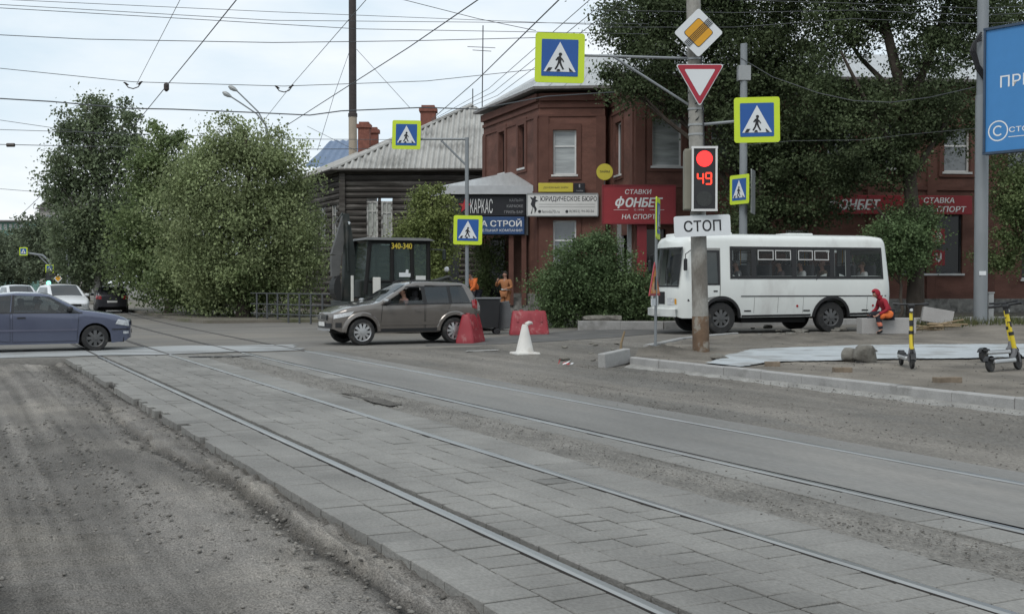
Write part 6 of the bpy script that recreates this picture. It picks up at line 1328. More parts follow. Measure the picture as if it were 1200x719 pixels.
for sg in (1, -1):
    for k, (w_, gm) in enumerate(((w1, m_glass), (w2, m_tint), (w3, m_tint))):
        lo, hi = [w_[3], w_[0]], [w_[2], w_[1]]
        if k == 0 and sg == 1: lo, hi = [w1[3], w1[0]], [(-.398, 1.17), (.55, 1.17)]       # the driver's window is wound down
        gb_ = MB(); sh.patch(gb_, lo, hi, sg, .006, 8, 10); gb_.build('window', gm, su, smooth=True)
    tb_ = MB(); sh.patch(tb_, [(-1.84, 1.075), (.78, 1.045)], [(-1.84, 1.105), (.76, 1.075)], sg, .012, 1, 14)
    for xa, xb in ((-.395, -.505), (-1.155, -1.245)): sh.patch(tb_, [(xb, 1.08), (xa, 1.08)], [(xb + .04, 1.55), (xa + .04, 1.545)], sg, .010, 6, 1)
    sh.patch(tb_, [(-1.60, 1.545), (.10, 1.51)], [(-1.60, 1.575), (.06, 1.54)], sg, .010, 1, 12); tb_.build('window_trim', m_trimb, su)
    dr = MB(); sh.patch(dr, [(-.42, .42), (.82, .42)], [(-.42, 1.05), (.76, 1.03)], sg, .008, 8, 12); d_ = dr.build('door', m_gpaint, su, smooth=True); q = MB(); sh.patch(q, [(-.432, .41), (.832, .41)], [(-.432, 1.056), (.772, 1.036)], sg, .003, 8, 12); q.build('seam', m_seam, d_, smooth=True); hb = MB(); sh.patch(hb, [(-.36, .88), (-.16, .885)], [(-.36, .925), (-.16, .93)], sg, .035, 1, 3); hb.build('handle', m_gpaint, d_)
    dr = MB(); sh.patch(dr, [(-.88, .44), (-.47, .42)], [(-1.20, 1.06), (-.47, 1.055)], sg, .008, 8, 12); d_ = dr.build('door', m_gpaint, su, smooth=True); q = MB(); sh.patch(q, [(-.885, .43), (-.46, .41)], [(-1.212, 1.066), (-.46, 1.061)], sg, .003, 8, 12); q.build('seam', m_seam, d_, smooth=True); hb = MB(); sh.patch(hb, [(-1.12, .90), (-.92, .905)], [(-1.12, .945), (-.92, .95)], sg, .035, 1, 3); hb.build('handle', m_gpaint, d_)
    tb_ = MB(); sh.patch(tb_, [(-.86, .52), (.86, .52)], [(-.86, .60), (.86, .60)], sg, .020, 2, 12); tb_.build('side_moulding', m_gpaint, su); tb_ = MB(); sh.patch(tb_, [(-.90, .34), (.90, .34)], [(-.90, .43), (.90, .43)], sg, .016, 2, 12); tb_.build('sill_cover', m_trimb, su)
    for xa in (1.32, -1.32):
        fb = MB(); vs = []; n_ = 22
        for (rad_, off) in ((.42, .012), (.425, .032), (.50, .030), (.53, .004)):
            for k in range(n_ + 1): a = R(-4 + 188 * k / n_); vs.append(sh.S(xa + rad_ * math.cos(a), max(.36, .35 + rad_ * math.sin(a)), sg, off))
        c = n_ + 1; fb.add(vs, [(i * c + j, i * c + j + 1, (i + 1) * c + j + 1, (i + 1) * c + j) for i in range(3) for j in range(n_)]); fb.build('fender_flare', m_gpaint, su, smooth=True)
        wheel(su, xa, sg * .775, .35, .225, .245, m_alloy, 10, sg)
    lb = MB(); sh.patch(lb, [(1.62, .79), (2.04, .70)], [(1.55, .90), (2.03, .80)], sg, .010, 4, 8); lb.build('headlight', m_head, su, smooth=True)
    lb = MB(); sh.patch(lb, [(1.86, .47), (2.0, .47)], [(1.86, .60), (2.0, .60)], sg, .012, 2, 4); lb.build('fog_light', m_trimb, su)
    lb = MB(); sh.patch(lb, [(-2.045, .92), (-1.86, .96)], [(-2.03, 1.20), (-1.84, 1.16)], sg, .012, 4, 4); lb.build('tail_light', m_tail, su, smooth=True)
    mb = MB(); p = sh.S(.66, 1.10, sg, .13); mb.bbox(p, (.13, .22, .15), .05); mb.tube([sh.S(.66, 1.05, sg, .01), p], .03, 6); mi_ = mb.build('mirror', m_trimb, su, smooth=35); mb = MB(); mb.bbox(p + Vector((.03, 0, .03)), (.12, .21, .09), .04); mb.build('mirror_cap', m_alloy, mi_, smooth=35)
    rl = MB(); rl.tube([sh.T(-.1, sg * .96, .01), sh.T(-.25, sg * .96, .05), sh.T(-1.45, sg * .96, .05), sh.T(-1.6, sg * .96, .01)], .016, 6); rl.build('roof_rail', m_trimb, su)
    for q in (.45,): wb_ = MB(); wb_.tube([sh.T(.84, q * sg, .02), sh.T(.55, (q - .35) * sg, .02)], .010, 5); wb_.build('wiper', m_trimb, su)
gb_ = MB(); sh.tpatch(gb_, .02, .82, .93, .90, .006); gb_.build('windscreen', m_glass, su, smooth=True); gb_ = MB(); sh.tpatch(gb_, -2.02, -1.80, .86, .90, .006); gb_.build('rear_window', m_tint, su, smooth=True)
lb = MB(); sh.fpatch(lb, -.42, .42, .66, .80, 1, .010); lb.build('grille', m_trimb, su); lb = MB(); 
for z in (.68, .73, .78): lb.box((2.172, 0, z), (.02, .82, .014))
lb.box((2.176, 0, .73), (.03, .10, .10)); lb.build('grille_bar', m_chrome, su)
lb = MB(); sh.fpatch(lb, -.60, .60, .46, .58, 1, .008); lb.build('air_intake', m_trimb, su); lb = MB(); sh.fpatch(lb, -.26, .26, .50, .61, 1, .02); lb.build('number_plate', m_plate, su); lb = MB(); sh.fpatch(lb, -.55, .55, .38, .44, 1, .02); lb.build('skid_plate', m_alloy, su)
mb = MB(); mb.box((0, 0, .40), (3.6, 1.5, .14)); mb.box((0, 0, .66), (1.7, 1.5, .5)); mb.box((1.32, 0, .55), (.9, 1.2, .5)); mb.box((-1.32, 0, .6), (.9, 1.2, .5)); mb.build('underbody', m_under, su)
# spare wheel on the tailgate
sw = MB(); sw.lathe([(.10, -.10), (.32, -.10), (.345, -.05), (.345, .05), (.32, .10), (.10, .11)], c=(-2.22, .05, .86), axis='X', n=28); sw.build('spare_wheel_cover', m_gpaint, su, smooth=35)
car_interior(su, .02, -.85, .8, .50, 1.02, .45, 1)
place(su, -3.13, 31.55, terrf(-3.2, 31.5) + .004, R(206.565))

# ---- white hatchback, white car and dark hatchback on the tram street
def small_car(name, label, paint, loc, rz, H=1.48, W=.85, Ln=4.0, face='front', wm=m_darkrim):
    t = thing(name, label, 'car'); k = H / 1.48; hx_ = Ln / 2
    sh = Shell(-hx_, hx_, [(-hx_, 1.0 * k), (-hx_ + .12, 1.2 * k), (-hx_ + .42, 1.43 * k), (-.5, 1.48 * k), (.05, 1.46 * k), (.25, 1.41 * k), (1.0, .98 * k), (1.4, .92 * k), (hx_ - .12, .78 * k), (hx_, .66 * k)], [(-hx_, .40), (-hx_ + .2, .24), (0, .2), (hx_ - .25, .22), (hx_, .34)],
               [(-hx_, W - .14), (-hx_ + .15, W - .05), (0, W), (hx_ - .5, W - .03), (hx_ - .15, W - .12), (hx_, W - .26)], [(-hx_, .95 * k), (0, .92 * k), (1.2, .86 * k), (hx_, .6 * k)], tumble=.30, rr=.11, arches=((1.25, .30, .36), (-1.25, .30, .36)), bulge=(.14, .08), dx=.08)
    sh.body('body', paint, t)
    for sg in (1, -1):
        gb_ = MB(); sh.patch(gb_, [(-1.5, .97 * k), (.88, .95 * k)], [(-1.3, 1.36 * k), (.22, 1.36 * k)], sg, .008, 6, 12); gb_.build('window', m_tint, t, smooth=True)
        lb = MB(); sh.patch(lb, [(hx_ - .36, .62 * k), (hx_ - .02, .54 * k)], [(hx_ - .42, .76 * k), (hx_ - .03, .66 * k)], sg, .01, 3, 6); sh.fpatch(lb, sg * .36, sg * .58, .54 * k, .66 * k, 1, .012, 2, 3); lb.build('headlight', m_head, t, smooth=True)
        lb = MB(); sh.patch(lb, [(-hx_ + .01, .80 * k), (-hx_ + .18, .82 * k)], [(-hx_ + .02, 1.0 * k), (-hx_ + .2, 1.0 * k)], sg, .01, 3, 4); sh.fpatch(lb, sg * (W - .32), sg * (W - .16), .80 * k, .98 * k, -1, .012, 2, 3); lb.build('tail_light', m_tail, t, smooth=True)
        mb = MB(); p = sh.S(.72, 1.0 * k, sg, .12); mb.bbox(p, (.12, .20, .14), .05); mb.build('mirror', paint, t, smooth=35)
        for xa in (1.25, -1.25): wheel(t, xa, sg * (W - .11), .30, .19, .20, wm, 6, sg)
    gb_ = MB(); sh.tpatch(gb_, .20, 1.0, .94, .90, .008); gb_.build('windscreen', m_tint, t, smooth=True); gb_ = MB(); sh.tpatch(gb_, -hx_ + .08, -hx_ + .42, .84, .90, .012); gb_.build('rear_window', m_tint, t, smooth=True)
    lb = MB(); sh.fpatch(lb, -.34, .34, .56 * k, .66 * k, 1, .01); lb.build('grille', m_trimb, t); lb = MB(); sh.fpatch(lb, -.26, .26, .42, .52, 1, .012); sh.fpatch(lb, -.26, .26, .62 * k, .72 * k, -1, .012); lb.build('number_plate', m_plate, t); lb = MB(); sh.fpatch(lb, -.6, .6, .26, .38, 1, .008); lb.build('air_intake', m_trimb, t)
    mb = MB(); mb.box((0, 0, .28), (3.4, 1.35, .14)); mb.box((1.25, 0, .45), (.8, 1.1, .5)); mb.box((-1.25, 0, .45), (.8, 1.1, .5)); mb.build('underbody', m_under, t)
    place(t, *loc, rz); return t
m_wpaint = M('white_car_paint', (.62, .63, .64), .3, var=.03, coat=.5); m_kpaint = M('charcoal_paint', (.030, .030, .036), .3, metal=.4, var=.05, coat=.4)
hd = R(26.565)
Yc = 53; p = P(70, 0, Yc); small_car('white_hatchback', 'white hatchback facing us close behind the blue sedan', m_wpaint, (p.x, Yc, 0), hd - R(90) + R(8), H=1.56, W=.86, Ln=3.9)
Yc = 66; p = P(19, 0, Yc); small_car('white_car', 'white car queued farther back, only its roof above the blue sedan', m_wpaint, (p.x, Yc, 0), hd - R(90) + R(8), H=1.50, Ln=4.2)
Yc = 64; p = P(127, 0, Yc); small_car('dark_hatchback', 'charcoal hatchback driving away under the street trees', m_kpaint, (p.x, Yc, -.05), hd + R(90) - R(5), H=1.50, W=.87, Ln=4.0)

# ---- white bus
m_bus = M('white_bus_paint', (.66, .68, .655), .38, var=.04, scale=1.2, col2=(.52, .52, .50), c2scale=.9, c2lo=.56, c2hi=.72, coat=.25, stretch=(1, 1, .5))
bus = thing('white_bus', 'small white city bus full of passengers passing behind the signal pole', 'bus')
xf, xr = 3.20, -3.75
rk = lambda x, y, z: x - (.13 * max(0, z - 1.25) * np.clip((x - (xf - .9)) / .9, 0, 1)) + (.10 * max(0, z - 1.2) * np.clip(((xr + .7) - x) / .7, 0, 1))
sh = Shell(xr, xf, [(xr, 2.74), (xr + .12, 2.84), (xr + .6, 2.88), (xf - .9, 2.88), (xf - .35, 2.86), (xf - .1, 2.80), (xf, 2.68)], [(xr, .58), (xr + .3, .50), (xf - .8, .46), (xf - .1, .46), (xf, .52)],
           [(xr, 1.06), (xr + .10, 1.17), (xr + .28, 1.22), (xf - .50, 1.22), (xf - .22, 1.16), (xf - .08, 1.07), (xf, .98)], [(xr, 1.5), (xf, 1.5)], tumble=.045, rr=.20, crown=.055, arches=((1.90, .46, .56), (-1.70, .46, .56)), dx=.07, bulge=(.16, .06), rake=rk, sm=.04)
panes = [(1.62, .92), (.86, -.40), (-.46, -1.66), (-1.72, -2.2), (-2.26, -3.42)]
zl, zh = 1.62, 2.50
holes = [[(a - .03, zl + .05), (a - .03, zh - .05), (b + .03, zh - .05), (b + .03, zl + .05)] for a, b in panes] + [[(2.62, 1.47), (2.62, 2.37), (2.02, 2.37), (2.02, 1.47)]]
sh.body('body', m_bus, bus, holes=holes, caps=[(1, -1.0, 1.0, 1.42, 2.46), (-1, -.8, .8, 1.62, 2.45)])
for sg in (1, -1):
    for a, b in panes:
        gb_ = MB(); sh.patch(gb_, [(b, zl), (a, zl)], [(b, zh), (a, zh)], sg, .006, 6, 10); w_ = gb_.build('window', m_clear, bus)
        fr_ = MB(); e = .05
        sh.patch(fr_, [(b - .03, zl - .03), (a + .03, zl - .03)], [(b - .03, zl + e), (a + .03, zl + e)], sg, .012, 1, 8); sh.patch(fr_, [(b - .03, zh - e), (a + .03, zh - e)], [(b - .03, zh + .03), (a + .03, zh + .03)], sg, .012, 1, 8)
        sh.patch(fr_, [(b - .03, zl + e), (b + e, zl + e)], [(b - .03, zh - e), (b + e, zh - e)], sg, .012, 6, 1); sh.patch(fr_, [(a - e, zl + e), (a + .03, zl + e)], [(a - e, zh - e), (a + .03, zh - e)], sg, .012, 6, 1); fr_.build('frame', m_trimb, w_)
        if a - b > 1.15 and a > -2:
            for q in (0, 1):
                c0, c1 = b + .08 + q * (a - b - .13) / 2, b + .03 + (q + 1) * (a - b - .13) / 2; vf = MB()
                for (p0, p1, z0, z1) in ((c0, c1, zh - .10, zh - .07), (c0, c1, zh - .36, zh - .33)): sh.patch(vf, [(p0, z0), (p1, z0)], [(p0, z1), (p1, z1)], sg, .020, 1, 4)
                for (p0, p1) in ((c0, c0 + .03), (c1 - .03, c1)): sh.patch(vf, [(p0, zh - .33), (p1, zh - .33)], [(p0, zh - .10), (p1, zh - .10)], sg, .020, 2, 1)
                vf.build('vent_frame', M('window_alloy', (.45, .45, .44), .5, var=.05), w_)
    # driver's door and window
    dr = MB(); sh.patch(dr, [(1.98, 1.10), (2.66, 1.02)], [(1.98, 1.44), (2.66, 1.44)], sg, .008, 4, 6); d_ = dr.build('door', m_bus, bus); q = MB(); sh.patch(q, [(1.95, 1.0), (2.69, .95)], [(1.95, 2.48), (2.69, 2.48)], sg, .003, 8, 6); q.build('seam', M('pale_seam', (.22, .22, .21), .7), d_); q = MB(); sh.patch(q, [(1.965, 1.02), (2.675, .97)], [(1.965, 2.465), (2.675, 2.465)], sg, .005, 8, 6)
    bm_ = MB(); gb_ = MB(); sh.patch(gb_, [(2.02, 1.45), (2.62, 1.45)], [(2.06, 2.38), (2.60, 2.38)], sg, .010, 6, 6); w_ = gb_.build('window', m_glass, d_)
    fr_ = MB(); sh.patch(fr_, [(1.98, 1.41), (2.66, 1.41)], [(1.98, 1.46), (2.66, 1.46)], sg, .014, 1, 6); sh.patch(fr_, [(1.98, 2.35), (2.66, 2.35)], [(1.98, 2.41), (2.66, 2.41)], sg, .014, 1, 6); sh.patch(fr_, [(1.98, 1.46), (2.04, 1.46)], [(1.98, 2.35), (2.07, 2.35)], sg, .014, 6, 1); sh.patch(fr_, [(2.60, 1.46), (2.66, 1.46)], [(2.58, 2.35), (2.66, 2.35)], sg, .014, 6, 1); fr_.build('frame', m_trimb, w_)
    hb = MB(); sh.patch(hb, [(2.05, 1.22), (2.18, 1.22)], [(2.05, 1.26), (2.18, 1.26)], sg, .02, 1, 2); hb.build('handle', m_trimb, d_)
    tb_ = MB(); sh.patch(tb_, [(-3.55, 1.075), (1.30, 1.075)], [(-3.55, 1.105), (1.30, 1.105)], sg, .010, 1, 20); tb_.build('side_moulding', m_trimb, bus)
    tb_ = MB(); sh.patch(tb_, [(-1.02, .50), (1.24, .48)], [(-1.02, .56), (1.24, .54)], sg, .008, 1, 20); tb_.build('skirt_edge', m_trimb, bus); tb_ = MB(); sh.patch(tb_, [(-3.6, .53), (-2.34, .51)], [(-3.6, .60), (-2.34, .58)], sg, .008, 1, 20); tb_.build('skirt_edge', m_trimb, bus)
    for x in (.85, .08, -.75, -2.9):
        q = MB(); sh.patch(q, [(x, .60), (x + .012, .60)], [(x, 1.06), (x + .012, 1.06)], sg, .004, 4, 1); q.build('panel_seam', M('pale_seam', (.22, .22, .21), .7), bus)
    for x in (.95, -.98, -2.95): q = MB(); sh.patch(q, [(x, .64), (x + .22, .64)], [(x, .68), (x + .22, .68)], sg, .008, 1, 3); q.build('vent_slot', m_trimb, bus)
    for x in (-.55, -3.1): q = MB(); c = sh.S(x, .80, sg, .0); q.lathe([(.035, -.012), (.035, .012)], c=c, axis='Y', n=12); q.build('side_marker', m_tail, bus)
    for xa in (1.90, -1.70):
        fb = MB(); vs = []; n_ = 22
        for (rad_, off) in ((.55, -.02), (.555, .035), (.63, .030), (.64, .003)):
            for k in range(n_ + 1): a = R(-2 + 184 * k / n_); vs.append(sh.S(xa + rad_ * math.cos(a), max(.47, .46 + rad_ * math.sin(a)), sg, off))
        c = n_ + 1; fb.add(vs, [(i * c + j, i * c + j + 1, (i + 1) * c + j + 1, (i + 1) * c + j) for i in range(3) for j in range(n_)]); fb.build('wheel_arch', m_trimb, bus, smooth=True)
    wheel(bus, 1.90, sg * 1.02, .46, .25, .27, m_darkrim, 8, sg); wheel(bus, -1.70, sg * .98, .46, .30, .27, m_darkrim, 8, sg)
    lb = MB(); sh.fpatch(lb, sg * .56, sg * .86, .84, 1.04, 1, .012, 3, 5); lb.build('headlight', m_head, bus); lb = MB(); sh.fpatch(lb, sg * .88, sg * .95, .86, 1.02, 1, .012, 2, 2); lb.build('indicator', m_amber, bus)
    lb = MB(); sh.fpatch(lb, sg * .82, sg * 1.0, .95, 1.25, -1, .012, 3, 3); lb.build('tail_light', m_tail, bus)
    mb = MB(); p = sh.S(2.95, 2.0, sg, .16); mb.bbox(p + Vector((.22, 0, -.05)), (.06, .18, .34), .03); mb.tube([sh.S(2.9, 2.45, sg, 0), p + Vector((.22, 0, .25)), p + Vector((.22, 0, .1))], .014, 5); mb.build('mirror', m_trimb, bus)
for (y0, y1) in ((-1.0, -.03), (.03, 1.0)):
    gb_ = MB(); sh.fpatch(gb_, y0, y1, 1.40, 2.48, 1, .008, 6, 8); w_ = gb_.build('windscreen', m_clear, bus)
fr_ = MB()
for (y0, y1, z0, z1) in ((-1.04, 1.04, 1.36, 1.41), (-1.04, 1.04, 2.46, 2.51), (-1.04, -.98, 1.41, 2.46), (.98, 1.04, 1.41, 2.46), (-.03, .03, 1.41, 2.46)): sh.fpatch(fr_, y0, y1, z0, z1, 1, .014, 4, 8)
fr_.build('windscreen_frame', m_trimb, bus)
for sg in (-1, 1): wb_ = MB(); wb_.tube([sh.Fp(.55 * sg, 1.40, 1, .03), sh.Fp(.40 * sg, 1.95, 1, .03)], .012, 5); wb_.build('wiper', m_trimb, bus)
gb_ = MB(); sh.fpatch(gb_, -.8, .8, 1.62, 2.45, -1, .008, 6, 8); gb_.build('rear_window', m_glass, bus)
lb = MB(); sh.fpatch(lb, -.42, .42, .86, 1.22, 1, .010); lb.build('grille', m_trimb, bus)
lb = MB(); lb.box((xf + .19, 0, 1.02), (.02, .05, .36)); lb.build('grille_bar', m_bus, bus)
bp = MB()
for k in range(12):
    y0, y1 = -1.02 + 2.04 * k / 12, -1.02 + 2.04 * (k + 1) / 12
    vs = [sh.Fp(y, z, 1, o) for y in (y0, y1) for (z, o) in ((.50, .0), (.50, .07), (.72, .08), (.74, .0))]; bp.add(vs, [(0, 1, 5, 4), (1, 2, 6, 5), (2, 3, 7, 6)])
bp.build('bumper', m_bus, bus); lb = MB(); sh.fpatch(lb, -.26, .26, .55, .66, 1, .085); lb.build('number_plate', m_plate, bus)
for x in (1.6, -1.1): hb = MB(); hb.bbox((x, 0, 2.94), (.85, .8, .07), .03); hb.build('roof_hatch', m_bus, bus)
hb = MB(); hb.bbox((2.62, 0, 2.86), (.5, 1.3, .16), .05); hb.build('roof_visor', m_bus, bus)
mb = MB(); mb.box((-.3, 0, .62), (6.4, 2.0, .2)); mb.box((.1, 0, .48), (2.1, 1.9, .34)); mb.box((-2.9, 0, .55), (1.2, 1.6, .3)); mb.box((-1.70, 0, .46), (.12, 1.9, .12)); mb.box((1.90, 0, .46), (.12, 1.9, .12)); mb.build('underbody', m_under, bus)
mb = MB(); mb.box((-.3, 0, .98), (6.5, 2.30, .06)); mb.build('floor', m_seat, bus)
for sy in (.72, -.72):
    for x in (1.2, .5, -.2, -.9, -1.6, -2.3, -3.0):
        mb = MB(); mb.bbox((x, sy, 1.32), (.42, .80, .10), .04); mb.bbox((x - .22, sy, 1.70), (.09, .80, .62), .04); mb.tube([(x - .24, sy - .36, 2.0), (x - .24, sy - .3, 2.08), (x - .24, sy + .3, 2.08), (x - .24, sy + .36, 2.0)], .016, 5); mb.build('seat', m_seat, bus)
for x in (.85, -1.3, -2.6): mb = MB(); mb.tube([(x, .30, 1.0), (x, .30, 2.85)], .018, 6); mb.build('handrail', m_amber, bus)
mb = MB(); mb.bbox((2.75, 0, 1.30), (.5, 2.1, .22), .05); mb.build('dashboard', m_trimb, bus)
mb = MB(); mb.box((1.55, .98, 2.28), (.22, .01, .30)); mb.build('paper_notice', m_signw, bus)
BA = R(196)
BUS = (7.56, 34.95, .165); place(bus, *BUS, BA)

# ---- dark backhoe loader behind the estate car
m_exc = M('dark_green_machine', (.020, .026, .024), .5, var=.15, scale=3, col2=(.05, .048, .042), c2scale=2, c2lo=.52, c2hi=.65)
m_excg = M('machine_grey', (.085, .085, .082), .6, var=.2, scale=3)
Ye = 38.2; xe = P(458, 0, Ye).x; eh = thing('backhoe_loader', 'dark backhoe loader with yellow digits on its cab and folded digging arm', 'excavator', (xe, Ye, .05), R(24)); ke = Ye / F
def ez(py): return P(0, py, Ye).z - .05
ztop_, zwin, zlow = ez(281), ez(289), ez(328)
mb = MB(); mb.add([Vector((x, y, z)) for (z, xa, xb, yw) in ((zwin + .18, -1.22, 1.18, .98), (zwin + .27, -1.05, 1.0, .84)) for (x, y) in ((xa, -yw), (xb, -yw), (xb, yw), (xa, yw))], [(0, 3, 2, 1), (4, 5, 6, 7), (0, 1, 5, 4), (1, 2, 6, 5), (2, 3, 7, 6), (3, 0, 4, 7)])
mb.build('cab_roof', m_excg, eh)
for (x, xb) in ((-1.15, -.98), (-.25, -.25), (.45, .42), (1.0, 1.0)):
    for sy in (-.85, .85): mb = MB(); mb.tube([(x, sy, zlow - .45), (xb, sy * .97, zwin + .18)], .072, 8); mb.build('cab_pillar', m_under, eh)
mb = MB(); mb.bbox((-.05, 0, zlow - .30), (2.2, 1.72, .62), .06); mb.build('cab_base', m_exc, eh)
for (x0, x1) in ((-1.08, -.28), (-.2, .42), (.50, .96)):
    for sy in (-.84, .84): mb = MB(); mb.box(((x0 + x1) / 2, sy * .97, (zlow + zwin) / 2 + .06), (x1 - x0, .015, zwin - zlow + .16)); mb.build('cab_window', M('cab_glass', (.07, .10, .09), .04, var=0, spec=.7, alpha=.30), eh)
gl_ = MATS['cab_glass']
for xx, xt in ((-1.13, -.97), (.99, .99)): mb = MB(); mb.quad((xx, -.78, zlow - .3), (xx, .78, zlow - .3), (xt, .76, zwin + .14), (xt, -.76, zwin + .14)); mb.build('cab_window', gl_, eh)
mb = MB(); mb.tube([(-1.14, -.84, zlow - .05), (1.0, -.84, zlow - .05)], .05, 6); mb.tube([(-1.0, -.84, zwin + .12), (1.0, -.84, zwin + .12)], .06, 6); mb.build('cab_sill', m_under, eh)
mb = MB(); mb.bbox((.1, 0, zlow + .05), (.5, .5, .14), .05); mb.bbox((.32, 0, zlow + .42), (.14, .5, .7), .05); mb.build('seat', m_seat, eh)
m_ylet = M('yellow_letter', (.60, .46, .05), .5, var=.02)
lettering('340-340', m_ylet, eh, .06, zwin + .0, -.90, height=.19, width=.70, bold=.02)
mb = MB(); mb.prism([(-.02, zlow + .10), (.36, zlow + .10), (.40, zlow + .22), (.30, zlow + .22), (.30, zlow + .34), (.22, zlow + .34), (.20, zlow + .24), (-.02, zlow + .24)], -.858, -.852); mb.build('sticker', m_signw, eh)
mb = MB(); mb.box((.72, -.86, zlow + .04), (.34, .02, .2)); mb.build('number_plate', m_plate, eh)
mb = MB(); mb.bbox((1.75, 0, 1.15), (1.5, .95, .75), .10); mb.build('engine_hood', m_exc, eh)
for (x, r_, sy) in ((.35, .72, -.95), (.35, .72, .95), (2.3, .48, -.92), (2.3, .48, .92)): wheel(eh, x, sy, r_, .42, r_ * .55, m_excg, 6, -1 if sy < 0 else 1)
mb = MB(); mb.tube([(1.05, -.95, zwin - .1), (1.35, -1.15, zwin - .12)], .02, 5); mb.bbox((1.42, -1.18, zwin - .28), (.10, .16, .36), .04); mb.build('mirror', m_exc, eh)
mb = MB(); mb.lathe([(.05, -.05), (.09, 0), (.05, .06)], c=(1.62, -.9, zlow + .35), axis='Y', n=14); mb.build('work_lamp', m_head, eh); mb = MB(); mb.tube([(1.0, -.7, zlow - .1), (1.7, -.85, zlow + .1), (2.6, -.85, .9)], .07, 8); mb.tube([(2.6, -.85, .9), (3.2, -.85, .5)], .06, 8); mb.build('loader_arm', m_exc, eh)
mb = MB(); mb.add([Vector((x, y, z)) for y in (-1.1, 1.1) for (x, z) in ((2.9, .25), (3.5, .1), (3.75, .3), (3.2, .9), (2.9, .85))], [(0, 1, 2, 3, 4), (9, 8, 7, 6, 5), (0, 5, 6, 1), (1, 6, 7, 2), (3, 8, 9, 4), (4, 9, 5, 0)]); mb.build('front_bucket', m_excg, eh)
# digging arm folded upright at the rear
def ex(px): return (px - 458) * ke
mb = MB()
def bar(p0, p1, wd0, wd1, th, y=0.0, mi=0):
    a, b = Vector((p0[0], y, p0[1])), Vector((p1[0], y, p1[1])); d = (b - a).normalized(); n_ = Vector((-d.z, 0, d.x)); vs = []
    for (c, w_) in ((a, wd0), (b, wd1)):
        for (s1, s2) in ((-1, -1), (1, -1), (1, 1), (-1, 1)): vs.append(c + n_ * (s1 * w_ / 2) + Vector((0, s2 * th / 2, 0)))
    mb.add(vs, [(0, 3, 2, 1), (4, 5, 6, 7), (0, 1, 5, 4), (1, 2, 6, 5), (2, 3, 7, 6), (3, 0, 4, 7)], mi)
bar((ex(404), ez(368)), (ex(407), ez(300)), .34, .36, .30); bar((ex(407), ez(300)), (ex(402), ez(252)), .36, .20, .26); mb.build('boom', m_exc, eh)
mb = MB(); bar((ex(403), ez(252)), (ex(391), ez(300)), .20, .34, .20, -.02); bar((ex(391), ez(300)), (ex(390), ez(324)), .34, .24, .20, -.02); mb.build('dipper_arm', m_excg, eh)
mb = MB(); mb.tube([(ex(402.5), -.19, ez(262)), (ex(403), -.19, ez(292))], .055, 8); mb.tube([(ex(403), -.19, ez(292)), (ex(404), -.19, ez(318))], .035, 8); mb.tube([(ex(399), .0, ez(251)), (ex(396), -.15, ez(254)), (ex(390), -.18, ez(262))], .025, 6); mb.build('hydraulic_ram', m_exc, eh)
mb = MB(); mb.lathe([(.03, -.2), (.055, -.19), (.055, .19), (.03, .2)], c=(ex(405), 0, ez(263)), axis='Y', n=12); mb.build('pivot_pin', m_chrome, eh)
mb = MB(); n_ = 9; vs = []
for y in (-.30, .30):
    for k in range(n_): a = R(100 + 170 * k / (n_ - 1)); vs.append(Vector((ex(395) + .34 * math.cos(a) * .75, y, ez(337) + .42 * math.sin(a))))
mb.add(vs, [(k, k + 1, n_ + k + 1, n_ + k) for k in range(n_ - 1)] + [tuple(range(n_)), tuple(reversed(range(n_, 2 * n_)))]); mb.build('bucket', M('bucket_black', (.012, .012, .012), .6, var=.2), eh)
m_postw = M('white_stripe_post', (.55, .54, .50), .6, var=.1)
mb = MB(); mb.bbox((ex(405), -.55, (ez(323) + ez(358)) / 2), (.085, .06, ez(323) - ez(358)), .01); mb.build('stabiliser', m_postw, eh); mb = MB(); mb.bbox((ex(429), -1.0, (ez(325) + ez(352)) / 2), (.24, .12, ez(325) - ez(352)), .02); mb.build('stabiliser', m_postw, eh)
mb = MB(); mb.box((ex(404), 0, .75), (.5, 2.1, .5)); mb.box((-.8, 0, .7), (1.3, 1.0, .5)); mb.build('chassis', m_exc, eh)

